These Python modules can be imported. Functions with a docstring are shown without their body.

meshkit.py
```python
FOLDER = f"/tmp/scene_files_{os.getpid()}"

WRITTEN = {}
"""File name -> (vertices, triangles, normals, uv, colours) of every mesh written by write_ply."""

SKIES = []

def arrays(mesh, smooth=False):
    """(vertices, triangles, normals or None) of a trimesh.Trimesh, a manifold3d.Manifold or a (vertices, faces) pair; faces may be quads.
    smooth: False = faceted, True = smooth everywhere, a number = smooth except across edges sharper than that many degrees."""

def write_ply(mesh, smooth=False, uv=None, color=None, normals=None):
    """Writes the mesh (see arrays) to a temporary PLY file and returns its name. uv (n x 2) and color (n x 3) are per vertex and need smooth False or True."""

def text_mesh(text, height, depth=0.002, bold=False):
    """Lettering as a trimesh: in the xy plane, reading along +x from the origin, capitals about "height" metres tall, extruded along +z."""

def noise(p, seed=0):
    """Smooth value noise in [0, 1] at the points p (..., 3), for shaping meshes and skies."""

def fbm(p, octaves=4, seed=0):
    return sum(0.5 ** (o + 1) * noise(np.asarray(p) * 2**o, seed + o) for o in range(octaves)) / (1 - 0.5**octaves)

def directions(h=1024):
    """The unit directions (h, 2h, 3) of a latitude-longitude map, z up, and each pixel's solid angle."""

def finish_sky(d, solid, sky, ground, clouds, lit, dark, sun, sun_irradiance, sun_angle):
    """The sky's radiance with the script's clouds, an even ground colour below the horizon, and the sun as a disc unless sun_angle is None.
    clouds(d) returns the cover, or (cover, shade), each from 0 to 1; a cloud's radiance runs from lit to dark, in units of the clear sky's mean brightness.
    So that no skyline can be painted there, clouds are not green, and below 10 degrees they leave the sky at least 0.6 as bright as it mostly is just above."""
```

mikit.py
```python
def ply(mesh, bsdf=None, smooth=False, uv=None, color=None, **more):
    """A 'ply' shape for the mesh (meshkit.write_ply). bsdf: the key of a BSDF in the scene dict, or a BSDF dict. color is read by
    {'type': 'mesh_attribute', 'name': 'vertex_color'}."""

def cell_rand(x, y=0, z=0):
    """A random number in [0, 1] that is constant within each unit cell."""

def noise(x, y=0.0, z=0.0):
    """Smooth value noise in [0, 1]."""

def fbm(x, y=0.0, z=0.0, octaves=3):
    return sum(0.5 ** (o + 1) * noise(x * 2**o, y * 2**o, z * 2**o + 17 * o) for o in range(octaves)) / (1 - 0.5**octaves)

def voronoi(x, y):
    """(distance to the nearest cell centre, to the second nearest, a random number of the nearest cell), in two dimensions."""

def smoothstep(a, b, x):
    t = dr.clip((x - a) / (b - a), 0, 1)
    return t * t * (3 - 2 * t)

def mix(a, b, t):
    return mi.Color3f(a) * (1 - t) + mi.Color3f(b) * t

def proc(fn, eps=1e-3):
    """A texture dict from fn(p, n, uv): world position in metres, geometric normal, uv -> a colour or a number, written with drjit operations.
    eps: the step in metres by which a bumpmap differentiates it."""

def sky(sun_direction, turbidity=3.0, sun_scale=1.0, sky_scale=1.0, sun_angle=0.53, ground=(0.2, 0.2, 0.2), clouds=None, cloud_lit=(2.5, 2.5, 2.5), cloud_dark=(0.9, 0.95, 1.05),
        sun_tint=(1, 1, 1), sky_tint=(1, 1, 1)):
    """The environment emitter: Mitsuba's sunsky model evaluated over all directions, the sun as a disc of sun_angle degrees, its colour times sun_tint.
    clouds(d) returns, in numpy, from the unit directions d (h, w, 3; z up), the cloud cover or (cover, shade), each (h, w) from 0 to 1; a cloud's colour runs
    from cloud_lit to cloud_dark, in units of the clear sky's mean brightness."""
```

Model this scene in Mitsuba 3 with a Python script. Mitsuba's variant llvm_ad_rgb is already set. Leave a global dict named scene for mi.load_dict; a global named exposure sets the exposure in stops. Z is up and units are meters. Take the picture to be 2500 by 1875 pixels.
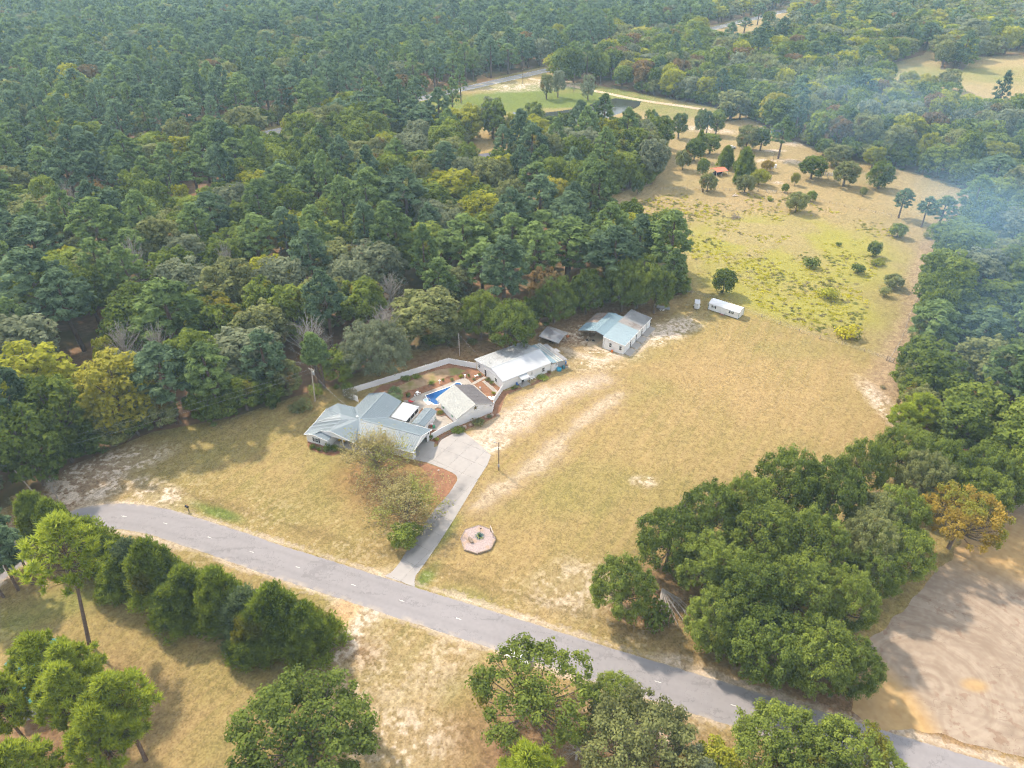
import math, random
import numpy as np, trimesh, drjit as dr, mitsuba as mi, mikit, meshkit
from shapely.geometry import Polygon, LineString, Point, MultiPolygon, box as sbox
from shapely.prepared import prep
from shapely import affinity, ops
T = mi.ScalarTransform4f
scene, labels = {}, {}
# ---------------------------------------------------------------- camera, sky, exposure
PITCH, CAM_H = math.radians(34.3), 110.0
scene['camera'] = {'type': 'perspective', 'fov': 71.60, 'fov_axis': 'x', 'near_clip': 1.0, 'far_clip': 6000.0,
    'to_world': T().look_at(origin=[0, 0, CAM_H], target=[0, math.cos(PITCH) * 100, CAM_H - math.sin(PITCH) * 100], up=[0, 0, 1])}
SUN_EL, SUN_AZ = math.radians(46), math.radians(132)
SUN = [math.cos(SUN_EL) * math.cos(SUN_AZ), math.cos(SUN_EL) * math.sin(SUN_AZ), math.sin(SUN_EL)]
def thin_cloud(d):
    n = meshkit.fbm(d * 3.0 / (0.25 + np.abs(d[..., 2:3])), 4, seed=5)
    return 0.68 + 0.27 * np.clip((n - 0.4) * 3, 0, 1), 0.1
scene['sky'] = mikit.sky(SUN, turbidity=3.5, sun_scale=0.82, sky_scale=1.2, sun_angle=3.0, clouds=thin_cloud, cloud_lit=(2.9, 2.9, 2.95), ground=(0.12, 0.12, 0.08), sun_tint=(0.96, 1.0, 1.08))
exposure = 2.55
# ---------------------------------------------------------------- materials
def rgb(c): return {'type': 'rgb', 'value': [float(x) for x in c]}
def mat(name, color, rough=0.7, spec=0.3, metallic=0.0, bump=None, bscale=1.0):
    c = mikit.proc(color) if callable(color) else rgb(color)
    b = {'type': 'principled', 'base_color': c, 'roughness': rough, 'specular': spec, 'metallic': metallic}
    if bump: b = {'type': 'bumpmap', 'nested': mikit.proc(bump, 0.05), 'scale': bscale, 'bsdf': b}
    scene['m_' + name] = {'type': 'twosided', 'bsdf': b}
def leafmat(name, a, b, c=None, thr=0.62, trans=0.6):
    """Leaves from colour a to b over each clump; trees or boughs of colour c stand among them."""
    def fn(p, n, uv):
        f = 0.5 * mikit.noise(p.x * 0.55, p.y * 0.55, p.z * 0.7) + 0.5 * mikit.noise(p.x * 2.3 + 5, p.y * 2.3, p.z * 2.3)
        big = mikit.noise(p.x * 0.13 + 7, p.y * 0.13, p.z * 0.05)
        t = mikit.smoothstep(0.18, 0.82, 0.62 * f + 0.38 * big)
        col = mikit.mix(a, b, t)
        if c is not None:
            k = mikit.smoothstep(thr, thr + 0.12, mikit.noise(p.x * 0.21 + 31, p.y * 0.21, p.z * 0.12 + 3))
            col = col * (1 - k) + mi.Color3f(c) * k * (0.6 + 0.8 * f)
        return col
    scene['m_' + name] = {'type': 'principledthin', 'base_color': mikit.proc(fn), 'roughness': 0.6, 'diff_trans': 2 * trans * 0.75, 'eta': 1.3}
def tint(base, amt=0.12, sc=1.5, dirt=None, damt=0.0, dsc=0.35):
    base = tuple(base)
    def fn(p, n, uv):
        f = mikit.fbm(p.x * sc, p.y * sc, p.z * sc)
        col = mi.Color3f(base) * (1 - amt + 2 * amt * f)
        if dirt is not None:
            k = mikit.smoothstep(0.5, 0.75, mikit.fbm(p.x * dsc + 3, p.y * dsc, p.z * dsc)) * damt
            col = col * (1 - k) + mi.Color3f(dirt) * k
        return col
    return fn
# ---------------------------------------------------------------- scene entries
count = {}
def numbered(name):
    n = count.get(name, -1) + 1; count[name] = n
    return name if n == 0 else f'{name}_{n:03d}'
def tag(key, label=None, cat=None, group=None, kind=None):
    d = labels.setdefault(key, {})
    for k, v in (('label', label), ('category', cat), ('group', group), ('kind', kind)):
        if v: d[k] = v
    return key
def thing(name, label, cat, group=None):
    return tag(numbered(name), label, cat, group)
def put(name, mesh, m, parent=None, label=None, cat=None, group=None, kind=None, smooth=False, uv=None):
    key = numbered((parent + '__' if parent else '') + name)
    if isinstance(mesh, MB): mesh = mesh.mesh()
    scene[key] = mikit.ply(mesh, 'm_' + m, smooth=smooth) if uv is None else mikit.ply(mesh, 'm_' + m, smooth=smooth, uv=uv)
    if label or cat or group or kind: tag(key, label, cat, group, kind)
    return key
class Frame:
    """A local frame: u along the angle (degrees), v to its left (or right when the angle is beyond 90), z up."""
    def __init__(s, o, ang):
        c, n = math.cos(math.radians(ang)), math.sin(math.radians(ang))
        s.o = np.array(o, float); s.U = np.array([c, n]); s.V = np.array([n, -c]) if ang > 90 else np.array([-n, c])
    def __call__(s, u, v, z=0.0):
        q = s.o + s.U * u + s.V * v
        return np.array([q[0], q[1], z])
WORLD = Frame((0, 0), 0)
class MB:
    """Collects boxes, slabs, bars and tubes for one mesh."""
    def __init__(s): s.v, s.f, s.n = [], [], 0
    def add(s, v, f):
        s.v.append(np.asarray(v, float)); s.f.append(np.asarray(f, int) + s.n); s.n += len(v); return s
    def mesh(s): return trimesh.Trimesh(np.vstack(s.v), np.vstack(s.f), process=False)
    def box(s, fr, u0, u1, v0, v1, z0, z1):
        p = [fr(u, v, z) for z in (z0, z1) for u, v in ((u0, v0), (u1, v0), (u1, v1), (u0, v1))]
        q = [(0, 3, 2, 1), (4, 5, 6, 7), (0, 1, 5, 4), (1, 2, 6, 5), (2, 3, 7, 6), (3, 0, 4, 7)]
        return s.add(p, [t for a, b, c, d in q for t in ((a, b, c), (a, c, d))])
    def prism(s, top, drop):
        """A polygon of 3-D points with the depth drop (a vector) behind it."""
        top = np.asarray(top, float); n = len(top); v = np.vstack([top, top + np.asarray(drop, float)])
        f = [(0, i, i + 1) for i in range(1, n - 1)] + [(n, n + i + 1, n + i) for i in range(1, n - 1)]
        for i in range(n): j = (i + 1) % n; f += [(i, n + i, n + j), (i, n + j, j)]
        return s.add(v, f)
    def bar(s, a, b, w, h=None, up=(0, 0, 1)):
        a, b = np.asarray(a, float), np.asarray(b, float); h = h or w
        d = (b - a) / (np.linalg.norm(b - a) + 1e-9)
        x = np.cross(d, up)
        if np.linalg.norm(x) < 1e-3: x = np.cross(d, (1, 0, 0))
        x /= np.linalg.norm(x); y = np.cross(x, d)
        c = [(-1, -1), (1, -1), (1, 1), (-1, 1)]
        p = [e + x * i * w / 2 + y * j * h / 2 for e in (a, b) for i, j in c]
        q = [(0, 3, 2, 1), (4, 5, 6, 7), (0, 1, 5, 4), (1, 2, 6, 5), (2, 3, 7, 6), (3, 0, 4, 7)]
        return s.add(p, [t for a_, b_, c_, d_ in q for t in ((a_, b_, c_), (a_, c_, d_))])
    def tube(s, pts, rad, sides=7):
        pts = np.asarray(pts, float); rad = np.broadcast_to(rad, (len(pts),))
        t = np.gradient(pts, axis=0); t /= np.linalg.norm(t, axis=1, keepdims=True) + 1e-12
        a = np.cross(t, np.where(np.abs(t[:, 2:]) < 0.9, [0, 0, 1.0], [1.0, 0, 0])); a /= np.linalg.norm(a, axis=1, keepdims=True) + 1e-12
        b = np.cross(t, a); g = np.arange(sides) * 2 * np.pi / sides
        v = pts[:, None] + rad[:, None, None] * (np.cos(g)[None, :, None] * a[:, None] + np.sin(g)[None, :, None] * b[:, None])
        f = []
        for i in range(len(pts) - 1):
            for j in range(sides):
                k = (j + 1) % sides; p0, p1, p2, p3 = i * sides + j, i * sides + k, (i + 1) * sides + k, (i + 1) * sides + j
                f += [(p0, p1, p2), (p0, p2, p3)]
        m = (len(pts) - 1) * sides
        f += [(0, j + 1, j) for j in range(1, sides - 1)] + [(m, m + j, m + j + 1) for j in range(1, sides - 1)]
        return s.add(v.reshape(-1, 3), f)
    def cyl(s, c, r, z0, z1, sides=12, r1=None):
        return s.tube([(c[0], c[1], z0), (c[0], c[1], (z0 + z1) / 2), (c[0], c[1], z1)], [r, (r + (r if r1 is None else r1)) / 2, r if r1 is None else r1], sides)
    def ball(s, c, r, sub=2, noise=0.0, seed=0):
        m = trimesh.creation.icosphere(subdivisions=sub, radius=1.0); v = np.array(m.vertices)
        if noise: v = v * (1 + noise * (meshkit.noise(v * 2.3 + 9.7 * seed, seed) - 0.5))[:, None]
        return s.add(v * np.broadcast_to(r, 3) + np.asarray(c), m.faces)
def sheet(poly, z0, z1, seg=None):
    """A flat sheet or slab over a shapely polygon, from z0 up to z1 (a thin top sheet when z0 is None)."""
    geoms = [g for g in getattr(poly, 'geoms', [poly]) if g.geom_type == 'Polygon' and g.area > 1e-4]
    out = []
    for g in geoms:
        if z0 is None:
            v, f = trimesh.creation.triangulate_polygon(g, engine='earcut')
            out.append(trimesh.Trimesh(np.column_stack([v, np.full(len(v), z1)]), f, process=False))
        else:
            m = trimesh.creation.extrude_polygon(g, z1 - z0, engine='earcut'); m.apply_translation([0, 0, z0]); out.append(m)
    return trimesh.util.concatenate(out)
def smooth_line(pts, step=2.0):
    """A Catmull-Rom curve through the points, resampled."""
    p = np.array([2 * np.array(pts[0]) - pts[1], *pts, 2 * np.array(pts[-1]) - pts[-2]], float); out = []
    for i in range(1, len(p) - 2):
        n = max(2, int(np.linalg.norm(p[i + 1] - p[i]) / step))
        for t in np.arange(n) / n:
            a, b, c, d = p[i - 1], p[i], p[i + 1], p[i + 2]
            out.append(0.5 * (2 * b + (c - a) * t + (2 * a - 5 * b + 4 * c - d) * t * t + (3 * b - a - 3 * c + d) * t ** 3))
    out.append(p[-2]); return np.array(out)
def rough_edge(poly, amp, scale, seed=0, step=0.6):
    ring = np.array(Polygon(poly).exterior.segmentize(step).coords)[:-1]
    c = np.column_stack([ring / scale, np.full(len(ring), seed * 1.7)])
    dx = meshkit.fbm(c, 3, seed) - 0.5; dy = meshkit.fbm(c + 50, 3, seed) - 0.5
    return Polygon(ring + np.column_stack([dx, dy]) * 2 * amp).buffer(0)
# ================================================================ ground
noise, fbm, sstep, mix = mikit.noise, mikit.fbm, mikit.smoothstep, mikit.mix
def blob(x, y, c, rx, ry, ang, soft=0.5):
    ca, sa = math.cos(math.radians(ang)), math.sin(math.radians(ang))
    u = ((x - c[0]) * ca + (y - c[1]) * sa) / rx; v = (-(x - c[0]) * sa + (y - c[1]) * ca) / ry
    return 1 - sstep(1 - soft, 1 + soft, dr.sqrt(u * u + v * v))
def line_d(x, y, pts):
    best = mi.Float(1e9)
    for (ax, ay), (bx, by) in zip(pts[:-1], pts[1:]):
        dx, dy = bx - ax, by - ay; t = dr.clip(((x - ax) * dx + (y - ay) * dy) / (dx * dx + dy * dy), 0, 1)
        best = dr.minimum(best, dr.sqrt(dr.square(x - ax - t * dx) + dr.square(y - ay - t * dy)))
    return best
ROAD_PTS = [(-111.15, 75.99), (-104.45, 91.23), (-100.78, 100.44), (-97.54, 105.83), (-92.62, 109.62), (-85.67, 110.73), (-77.08, 109.34), (-69.10, 106.63), (-60.12, 103.22), (-51.40, 99.70), (-42.55, 96.30), (-30.96, 92.02), (-20.93, 88.16), (-9.95, 84.16), (13.30, 75.53), (24.91, 71.25), (36.72, 66.97), (48.38, 62.69), (59.57, 58.67), (69.68, 55.08), (86.74, 49.38), (112.23, 41.08)]
HIGHWAY_PTS = [(-188.79, 359.73), (-155.33, 400.74), (-137.01, 417.81), (-82.13, 477.29), (-31.45, 533.00), (26.74, 595.70), (89.17, 663.88), (207.51, 812.46), (268.39, 884.85), (348.67, 979.00), (552.13, 1215.69)]
TRACK_A = [(-11.54, 133.74), (-6.62, 134.45), (-1.24, 141.80), (5.53, 151.33), (11.64, 156.42), (17.39, 159.94), (24.86, 163.57)]
TRACK_B = [(-8.39, 113.37), (-4.85, 118.08), (1.00, 123.03), (5.82, 127.58), (9.54, 132.34), (16.05, 141.80), (22.44, 149.68), (29.10, 156.42)]
TRACK_C = [(14.50, 180.33), (20.76, 176.18), (25.85, 173.15), (34.57, 178.24), (44.21, 190.20), (53.00, 197.21)]
SHOULDER_N = [(x, y) for x, y in LineString(ROAD_PTS).parallel_offset(9.0, 'left').simplify(0.4).coords]
SHOULDER_S = [(x, y) for x, y in LineString(ROAD_PTS).parallel_offset(9.0, 'right').simplify(0.4).coords]
ROADX = [tuple(q) for q in LineString(ROAD_PTS).simplify(0.5).coords]
FIELD_EDGE = [(202.67, 307.27), (167.06, 260.55), (144.17, 227.67), (130.56, 200.66), (114.41, 178.07), (101.01, 156.71)]
EDGE_A, EDGE_B = (75.52, 204.33), (108.33, 173.64)
EDGE_L = math.hypot(EDGE_B[0] - EDGE_A[0], EDGE_B[1] - EDGE_A[1])
C_FIELD = (93.99, 251.68)
TRUNKS = [(-31.11, 123.77), (-24.65, 118.78)]
def ground_color(p, n, uv):
    x, y = p.x, p.y
    big = fbm(x * 0.018 + 3, y * 0.018, 0, 3); mid = fbm(x * 0.11, y * 0.11, 4, 3); fine = fbm(x * 1.3, y * 1.3, 9, 3); grit = noise(x * 4.1, y * 4.1)
    # mowing lines run up the big lawn
    a = x * 0.545 + y * 0.838; b = x * 0.838 - y * 0.545
    streak = 0.5 * noise(a * 0.05, b * 0.9, 2) + 0.5 * noise(a * 0.12 + 9, b * 1.9, 5)
    t = sstep(0.25, 0.75, 0.38 * big + 0.26 * mid + 0.36 * streak)
    col = mix((0.368, 0.266, 0.118), (0.280, 0.226, 0.082), t)
    col = mix(col, mi.Color3f(0.40, 0.27, 0.13), 0.25 * sstep(0.5, 0.75, fbm(x * 0.03 + 11, y * 0.03, 2, 2)))
    col = mix(col, mi.Color3f(0.22, 0.215, 0.06), 0.32 * sstep(0.55, 0.75, fbm(x * 0.05 + 41, y * 0.05, 7, 3)))
    # rough unmown grass beyond the field fence, a straight mown edge at it
    side = sstep(-0.25, 0.25, ((x - EDGE_A[0]) * (EDGE_A[1] - EDGE_B[1]) + (y - EDGE_A[1]) * (EDGE_B[0] - EDGE_A[0])) / EDGE_L) * sstep(EDGE_A[0] - 30, EDGE_A[0] - 20, x) * (1 - sstep(235, 255, y))
    col = mix(col, mix((0.27, 0.215, 0.085), (0.33, 0.27, 0.115), fine), 0.9 * side)
    # greener grass
    g = blob(x, y, (-64.08, 111.99), 6, 1.6, -24, 0.6) + blob(x, y, (-15.57, 104.52), 7, 2.2, 60, 0.7) + blob(x, y, (-16.55, 94.66), 3.5, 1.5, 60, 0.7) + 0.5 * blob(x, y, (-8.49, 89.02), 5, 2.5, -20, 0.8)
    g = g + 0.9 * blob(x, y, (42.33, 511.36), 60, 34, -15, 0.4) + 0.9 * blob(x, y, (-13.87, 484.79), 60, 30, 10, 0.4) + 0.7 * blob(x, y, (109.10, 466.40), 30, 18, 0, 0.5) + 0.5 * blob(x, y, (-90.06, 84.78), 14, 4, 25, 0.8)
    g = g + 0.6 * blob(x, y, (351.56, 581.45), 140, 34, -10, 0.6)
    col = mix(col, mi.Color3f(0.13, 0.185, 0.035), dr.clip(g * (0.35 + 1.0 * mid), 0, 0.85))
    # goldenrod field under the weeds
    fld = blob(x, y, (102.80, 251.68), 42, 34, 10, 0.35) + blob(x, y, (94.36, 210.20), 26, 14, -20, 0.5)
    col = mix(col, mix((0.345, 0.305, 0.085), (0.29, 0.27, 0.075), mid), 0.8 * dr.clip(fld, 0, 1))
    gold = fld * sstep(0.36, 0.60, fbm(x * 0.055 + 2, y * 0.055, 1, 4))
    col = mix(col, mix((0.40, 0.36, 0.055), (0.25, 0.255, 0.07), fine), dr.clip(gold, 0, 0.7))
    far = sstep(215, 260, y) * sstep(-10, 30, x)
    col = mix(col, mi.Color3f(0.37, 0.285, 0.155), far * (1 - dr.clip(gold + g, 0, 1)) * 0.55)
    edge = line_d(x, y, FIELD_EDGE)
    col = mix(col, mix((0.34, 0.235, 0.15), (0.42, 0.31, 0.20), fine), 0.75 * (1 - sstep(1.5, 8.0, edge + 5 * (mid - 0.5))))
    # orange leaves dropped by the two yard trees
    lf = dr.maximum(blob(x, y, TRUNKS[0], 10, 7, 20, 0.6), blob(x, y, TRUNKS[1], 12, 8, -10, 0.55))
    col = mix(col, mix((0.26, 0.145, 0.06), (0.33, 0.205, 0.095), fine), dr.clip(lf * (0.55 + 0.7 * mid), 0, 0.9))
    # brown litter under the trees
    lit = blob(x, y, (27.75, 89.02), 10, 7, 40, 0.5) + blob(x, y, (-33.86, 79.78), 10, 3, -20, 0.8) + blob(x, y, (11.05, 58.09), 22, 9, -10, 0.5) + blob(x, y, (-71.66, 64.09), 14, 10, 0, 0.7) + blob(x, y, (56.72, 66.48), 24, 4, -22, 0.7) + blob(x, y, (-102.09, 99.45), 12, 10, 0, 0.6)
    lit = lit + blob(x, y, (28.50, 197.62), 26, 11, 35, 0.5) + blob(x, y, (-14.38, 176.78), 16, 7, 25, 0.5) + 0.8 * blob(x, y, (-100.25, 121.67), 10, 14, 30, 0.5)
    col = mix(col, mix((0.20, 0.105, 0.055), (0.30, 0.19, 0.11), fine), dr.clip(lit * (0.4 + 0.9 * mid), 0, 0.92))
    # ditches beside the road
    dn = line_d(x, y, SHOULDER_N); ds = line_d(x, y, SHOULDER_S)
    ditch = (1 - sstep(0.3, 1.6, dn + 0.9 * (mid - 0.5) * 4)) * 0.55
    col = mix(col, mi.Color3f(0.21, 0.155, 0.065), ditch)
    # bare sand and worn ground
    wob = 5.0 * (mid - 0.5) + 3.5 * (fine - 0.5)
    ta, tb = line_d(x, y, TRACK_A), line_d(x, y, TRACK_B)
    worn = dr.maximum(1 - sstep(2.0, 8.5, ta + wob), 0.6 * (1 - sstep(1.5, 5.5, tb + wob)))
    col = mix(col, mix((0.36, 0.255, 0.15), (0.43, 0.32, 0.205), fine), worn * 0.75)
    s = 0.9 * (1 - sstep(0.4, 5.6, ta + wob * 1.5))
    s = dr.maximum(s, 0.48 * (1 - sstep(0.2, 2.4, tb + wob * 1.0)))
    s = dr.maximum(s, 0.8 * (1 - sstep(0.3, 3.0, line_d(x, y, TRACK_C) + wob)))
    patch = sstep(0.42, 0.62, 0.55 * fbm(x * 0.25, y * 0.25, 3, 3) + 0.45 * fine)
    for c, rx, ry, an, w in (((-5.73, 135.16), 5, 3, 30, 1.0), ((-95.10, 126.48), 12, 5, 30, 0.9), ((-96.31, 120.11), 8, 6, 10, 0.9), ((-80.95, 118.59), 10, 3, -25, 0.7), ((11.96, 90.67), 8, 7, 30, 0.42), ((47.75, 190.30), 13, 5, 35, 0.8),
            ((26.19, 175.51), 12, 6, 20, 0.6), ((23.32, 188.88), 9, 5, 30, 0.7), ((-29.79, 84.78), 10, 4.5, 60, 1.0), ((-30.75, 78.81), 6, 3, 60, 1.0), ((-22.85, 73.27), 9, 8, 20, 0.3), ((-11.88, 75.99), 9, 5, 60, 0.3), ((97.96, 148.33), 3, 14, 5, 0.6), ((30.10, 121.67), 3, 2, 0, 0.5),
            ((-1.31, 329.15), 10, 5, 0, 0.5), ((129.07, 363.12), 5, 3, 0, 0.8), ((141.13, 361.88), 6, 4, 0, 0.8), ((125.21, 328.76), 3, 2, 0, 0.9), ((135.59, 381.24), 9, 2.5, 0, 0.8), ((157.80, 392.28), 10, 5, -20, 0.7), ((17.91, 540.57), 40, 14, 20, 0.7), ((111.36, 422.37), 16, 6, -20, 0.7), ((21.29, 64.09), 8, 5, 0, 0.6), ((-18.03, 61.03), 8, 6, 0, 0.5), ((30.06, 74.17), 5, 2, -20, 0.6), ((39.35, 301.45), 10, 2.5, 30, 0.6)):
        s = dr.maximum(s, w * blob(x, y, c, rx, ry, an, 0.55) * (0.35 + 0.9 * patch))
    rd = line_d(x, y, ROADX)
    s = dr.maximum(s, 0.75 * (1 - sstep(0.1, 1.3, dr.abs(rd - 4.1) + (fine - 0.5) * 2.4 + (mid - 0.45) * 2.0)))
    s = dr.maximum(s, 0.14 * sstep(0.56, 0.70, fine * 0.6 + mid * 0.4) * (1 - sstep(8, 22, rd)))
    col = mix(col, mix((0.54, 0.43, 0.32), (0.66, 0.57, 0.47), fine), dr.clip(s * (0.55 + 0.75 * fine), 0, 0.95))
    orange = blob(x, y, (-31.29, 85.82), 6, 2.6, 60, 0.5)
    col = mix(col, mi.Color3f(0.52, 0.34, 0.17), dr.clip(orange * (0.3 + fine), 0, 0.8))
    return col * (0.40 + 0.38 * fine + 0.32 * grit)
mat('ground', ground_color, 0.95, 0.1, bump=lambda p, n, uv: fbm(p.x * 1.7, p.y * 1.7, 0, 3), bscale=0.10)
def put_structure(name, mesh, m, label=None, parent=None, smooth=False, kind='structure'):
    k = put(name, mesh, m, parent, smooth=smooth)
    if parent is None: tag(k, label, kind=kind)
    return k
def ground_mesh():
    xs = np.concatenate([np.linspace(-2600, -300, 12), np.arange(-290, 300, 10.0), np.linspace(310, 2600, 12)])
    ys = np.concatenate([np.linspace(-600, -20, 6), np.arange(-10, 500, 10.0), np.linspace(520, 3600, 14)])
    X, Y = np.meshgrid(xs, ys); v = np.column_stack([X.ravel(), Y.ravel(), np.zeros(X.size)]); w = len(xs)
    i, j = np.meshgrid(np.arange(len(ys) - 1), np.arange(w - 1), indexing='ij'); a = (i * w + j).ravel()
    return trimesh.Trimesh(v, np.vstack([np.column_stack([a, a + 1, a + w + 1]), np.column_stack([a, a + w + 1, a + w])]), process=False)
put_structure('ground', ground_mesh(), 'ground', 'dry tan and olive lawn, field and wood ground')
# ---------------------------------------------------------------- roads
def asphalt(p, n, uv):
    f = fbm(p.x * 2.2, p.y * 2.2, 0, 3); big = fbm(p.x * 0.12, p.y * 0.12, 3, 3)
    rd = line_d(p.x, p.y, ROADX)
    wheel = 0.5 * (1 - sstep(0.0, 0.8, dr.abs(rd - 1.8)))
    col = mix((0.225, 0.214, 0.222), (0.275, 0.260, 0.268), 0.5 * f + 0.5 * big) * (1 - 0.10 * wheel)
    crack = sstep(0.06, 0.0, dr.abs(noise(p.x * 0.35 + 2 * f, p.y * 0.35) - 0.5))
    col = col * (1 - 0.16 * crack)
    sandy = sstep(0.35, 0.9, fbm(p.x * 0.9, p.y * 0.9, 5, 3)) * sstep(2.9, 4.0, rd)
    return mix(col, mi.Color3f(0.48, 0.40, 0.31), 0.6 * sandy)
mat('asphalt', asphalt, 0.9, 0.2)
mat('highway', tint((0.28, 0.27, 0.265), 0.12, 0.3), 0.9, 0.2)
mat('paint', tint((0.55, 0.55, 0.53), 0.15, 5), 0.6)
mat('yellow_paint', tint((0.55, 0.40, 0.08), 0.15, 5), 0.6)
road_line = smooth_line(ROAD_PTS, 2.0)
road_poly = rough_edge(LineString(road_line).buffer(3.75, cap_style='flat').exterior.coords, 0.16, 1.2, 3)
put_structure('road', sheet(road_poly, None, 0.012), 'asphalt', 'grey country road crossing the front of the property')
for i, c in enumerate([(-83.79, 111.01), (-73.87, 108.85), (-63.08, 104.82), (-53.02, 100.69), (-42.56, 96.64), (-30.85, 92.10), (-20.90, 88.26), (-9.90, 84.20), (1.83, 79.78), (13.28, 75.49), (24.88, 71.31), (36.69, 67.02), (48.33, 62.77), (59.59, 58.74), (70.27, 54.88)]):
    s = LineString(road_line); d = s.project(Point(c)); a, b = s.interpolate(d - 0.55), s.interpolate(d + 0.55)
    put('centre_dash', sheet(LineString([a, b]).buffer(0.06, cap_style='flat'), None, 0.018), 'paint', 'road')
hw = smooth_line(HIGHWAY_PTS, 8.0)
put_structure('highway', sheet(LineString(hw).buffer(5.2, cap_style='flat'), None, 0.012), 'highway', 'pale highway passing through the far woods')
put('centre_line', sheet(LineString(hw).buffer(0.22, cap_style='flat'), None, 0.03), 'yellow_paint', 'highway')
for o in (4.0, -4.0): put('edge_line', sheet(LineString(hw).parallel_offset(o).buffer(0.13, cap_style='flat'), None, 0.03), 'paint', 'highway')
mat('track_sand', tint((0.42, 0.33, 0.23), 0.2, 0.8, (0.3, 0.24, 0.13), 0.5, 0.5), 0.95, 0.1)
mat('red_clay', tint((0.40, 0.24, 0.12), 0.2, 0.6), 0.95, 0.1)
dirt = smooth_line([(12.19, 566.33), (24.99, 554.57), (35.94, 546.96), (50.65, 530.51), (68.22, 513.21), (84.81, 496.88), (104.38, 482.94), (123.03, 469.66)], 6.0)
put_structure('farm_track', sheet(rough_edge(LineString(dirt).buffer(2.4, cap_style='flat').exterior.coords, 0.9, 4, 5, 2), None, 0.008), 'track_sand', 'pale dirt track leading from the highway past the pond')
put_structure('highway_turnout', sheet(rough_edge([(-25.02, 543.23), (-17.99, 548.85), (-10.93, 560.40), (-17.72, 568.33), (-24.84, 580.62), (-26.62, 572.38)], 2.0, 6, 8, 3), None, 0.006), 'red_clay', 'bare clay turnout beside the highway')
track2 = smooth_line([(8.36, 381.41), (20.93, 387.38), (33.14, 383.95), (41.63, 369.10), (50.00, 339.32), (64.58, 325.88)], 5)
put_structure('yard_track', sheet(rough_edge(LineString(track2).buffer(1.7, cap_style='flat').exterior.coords, 0.8, 3, 6, 1.5), None, 0.008), 'track_sand', 'dirt track along the back of the far yard')
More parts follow.
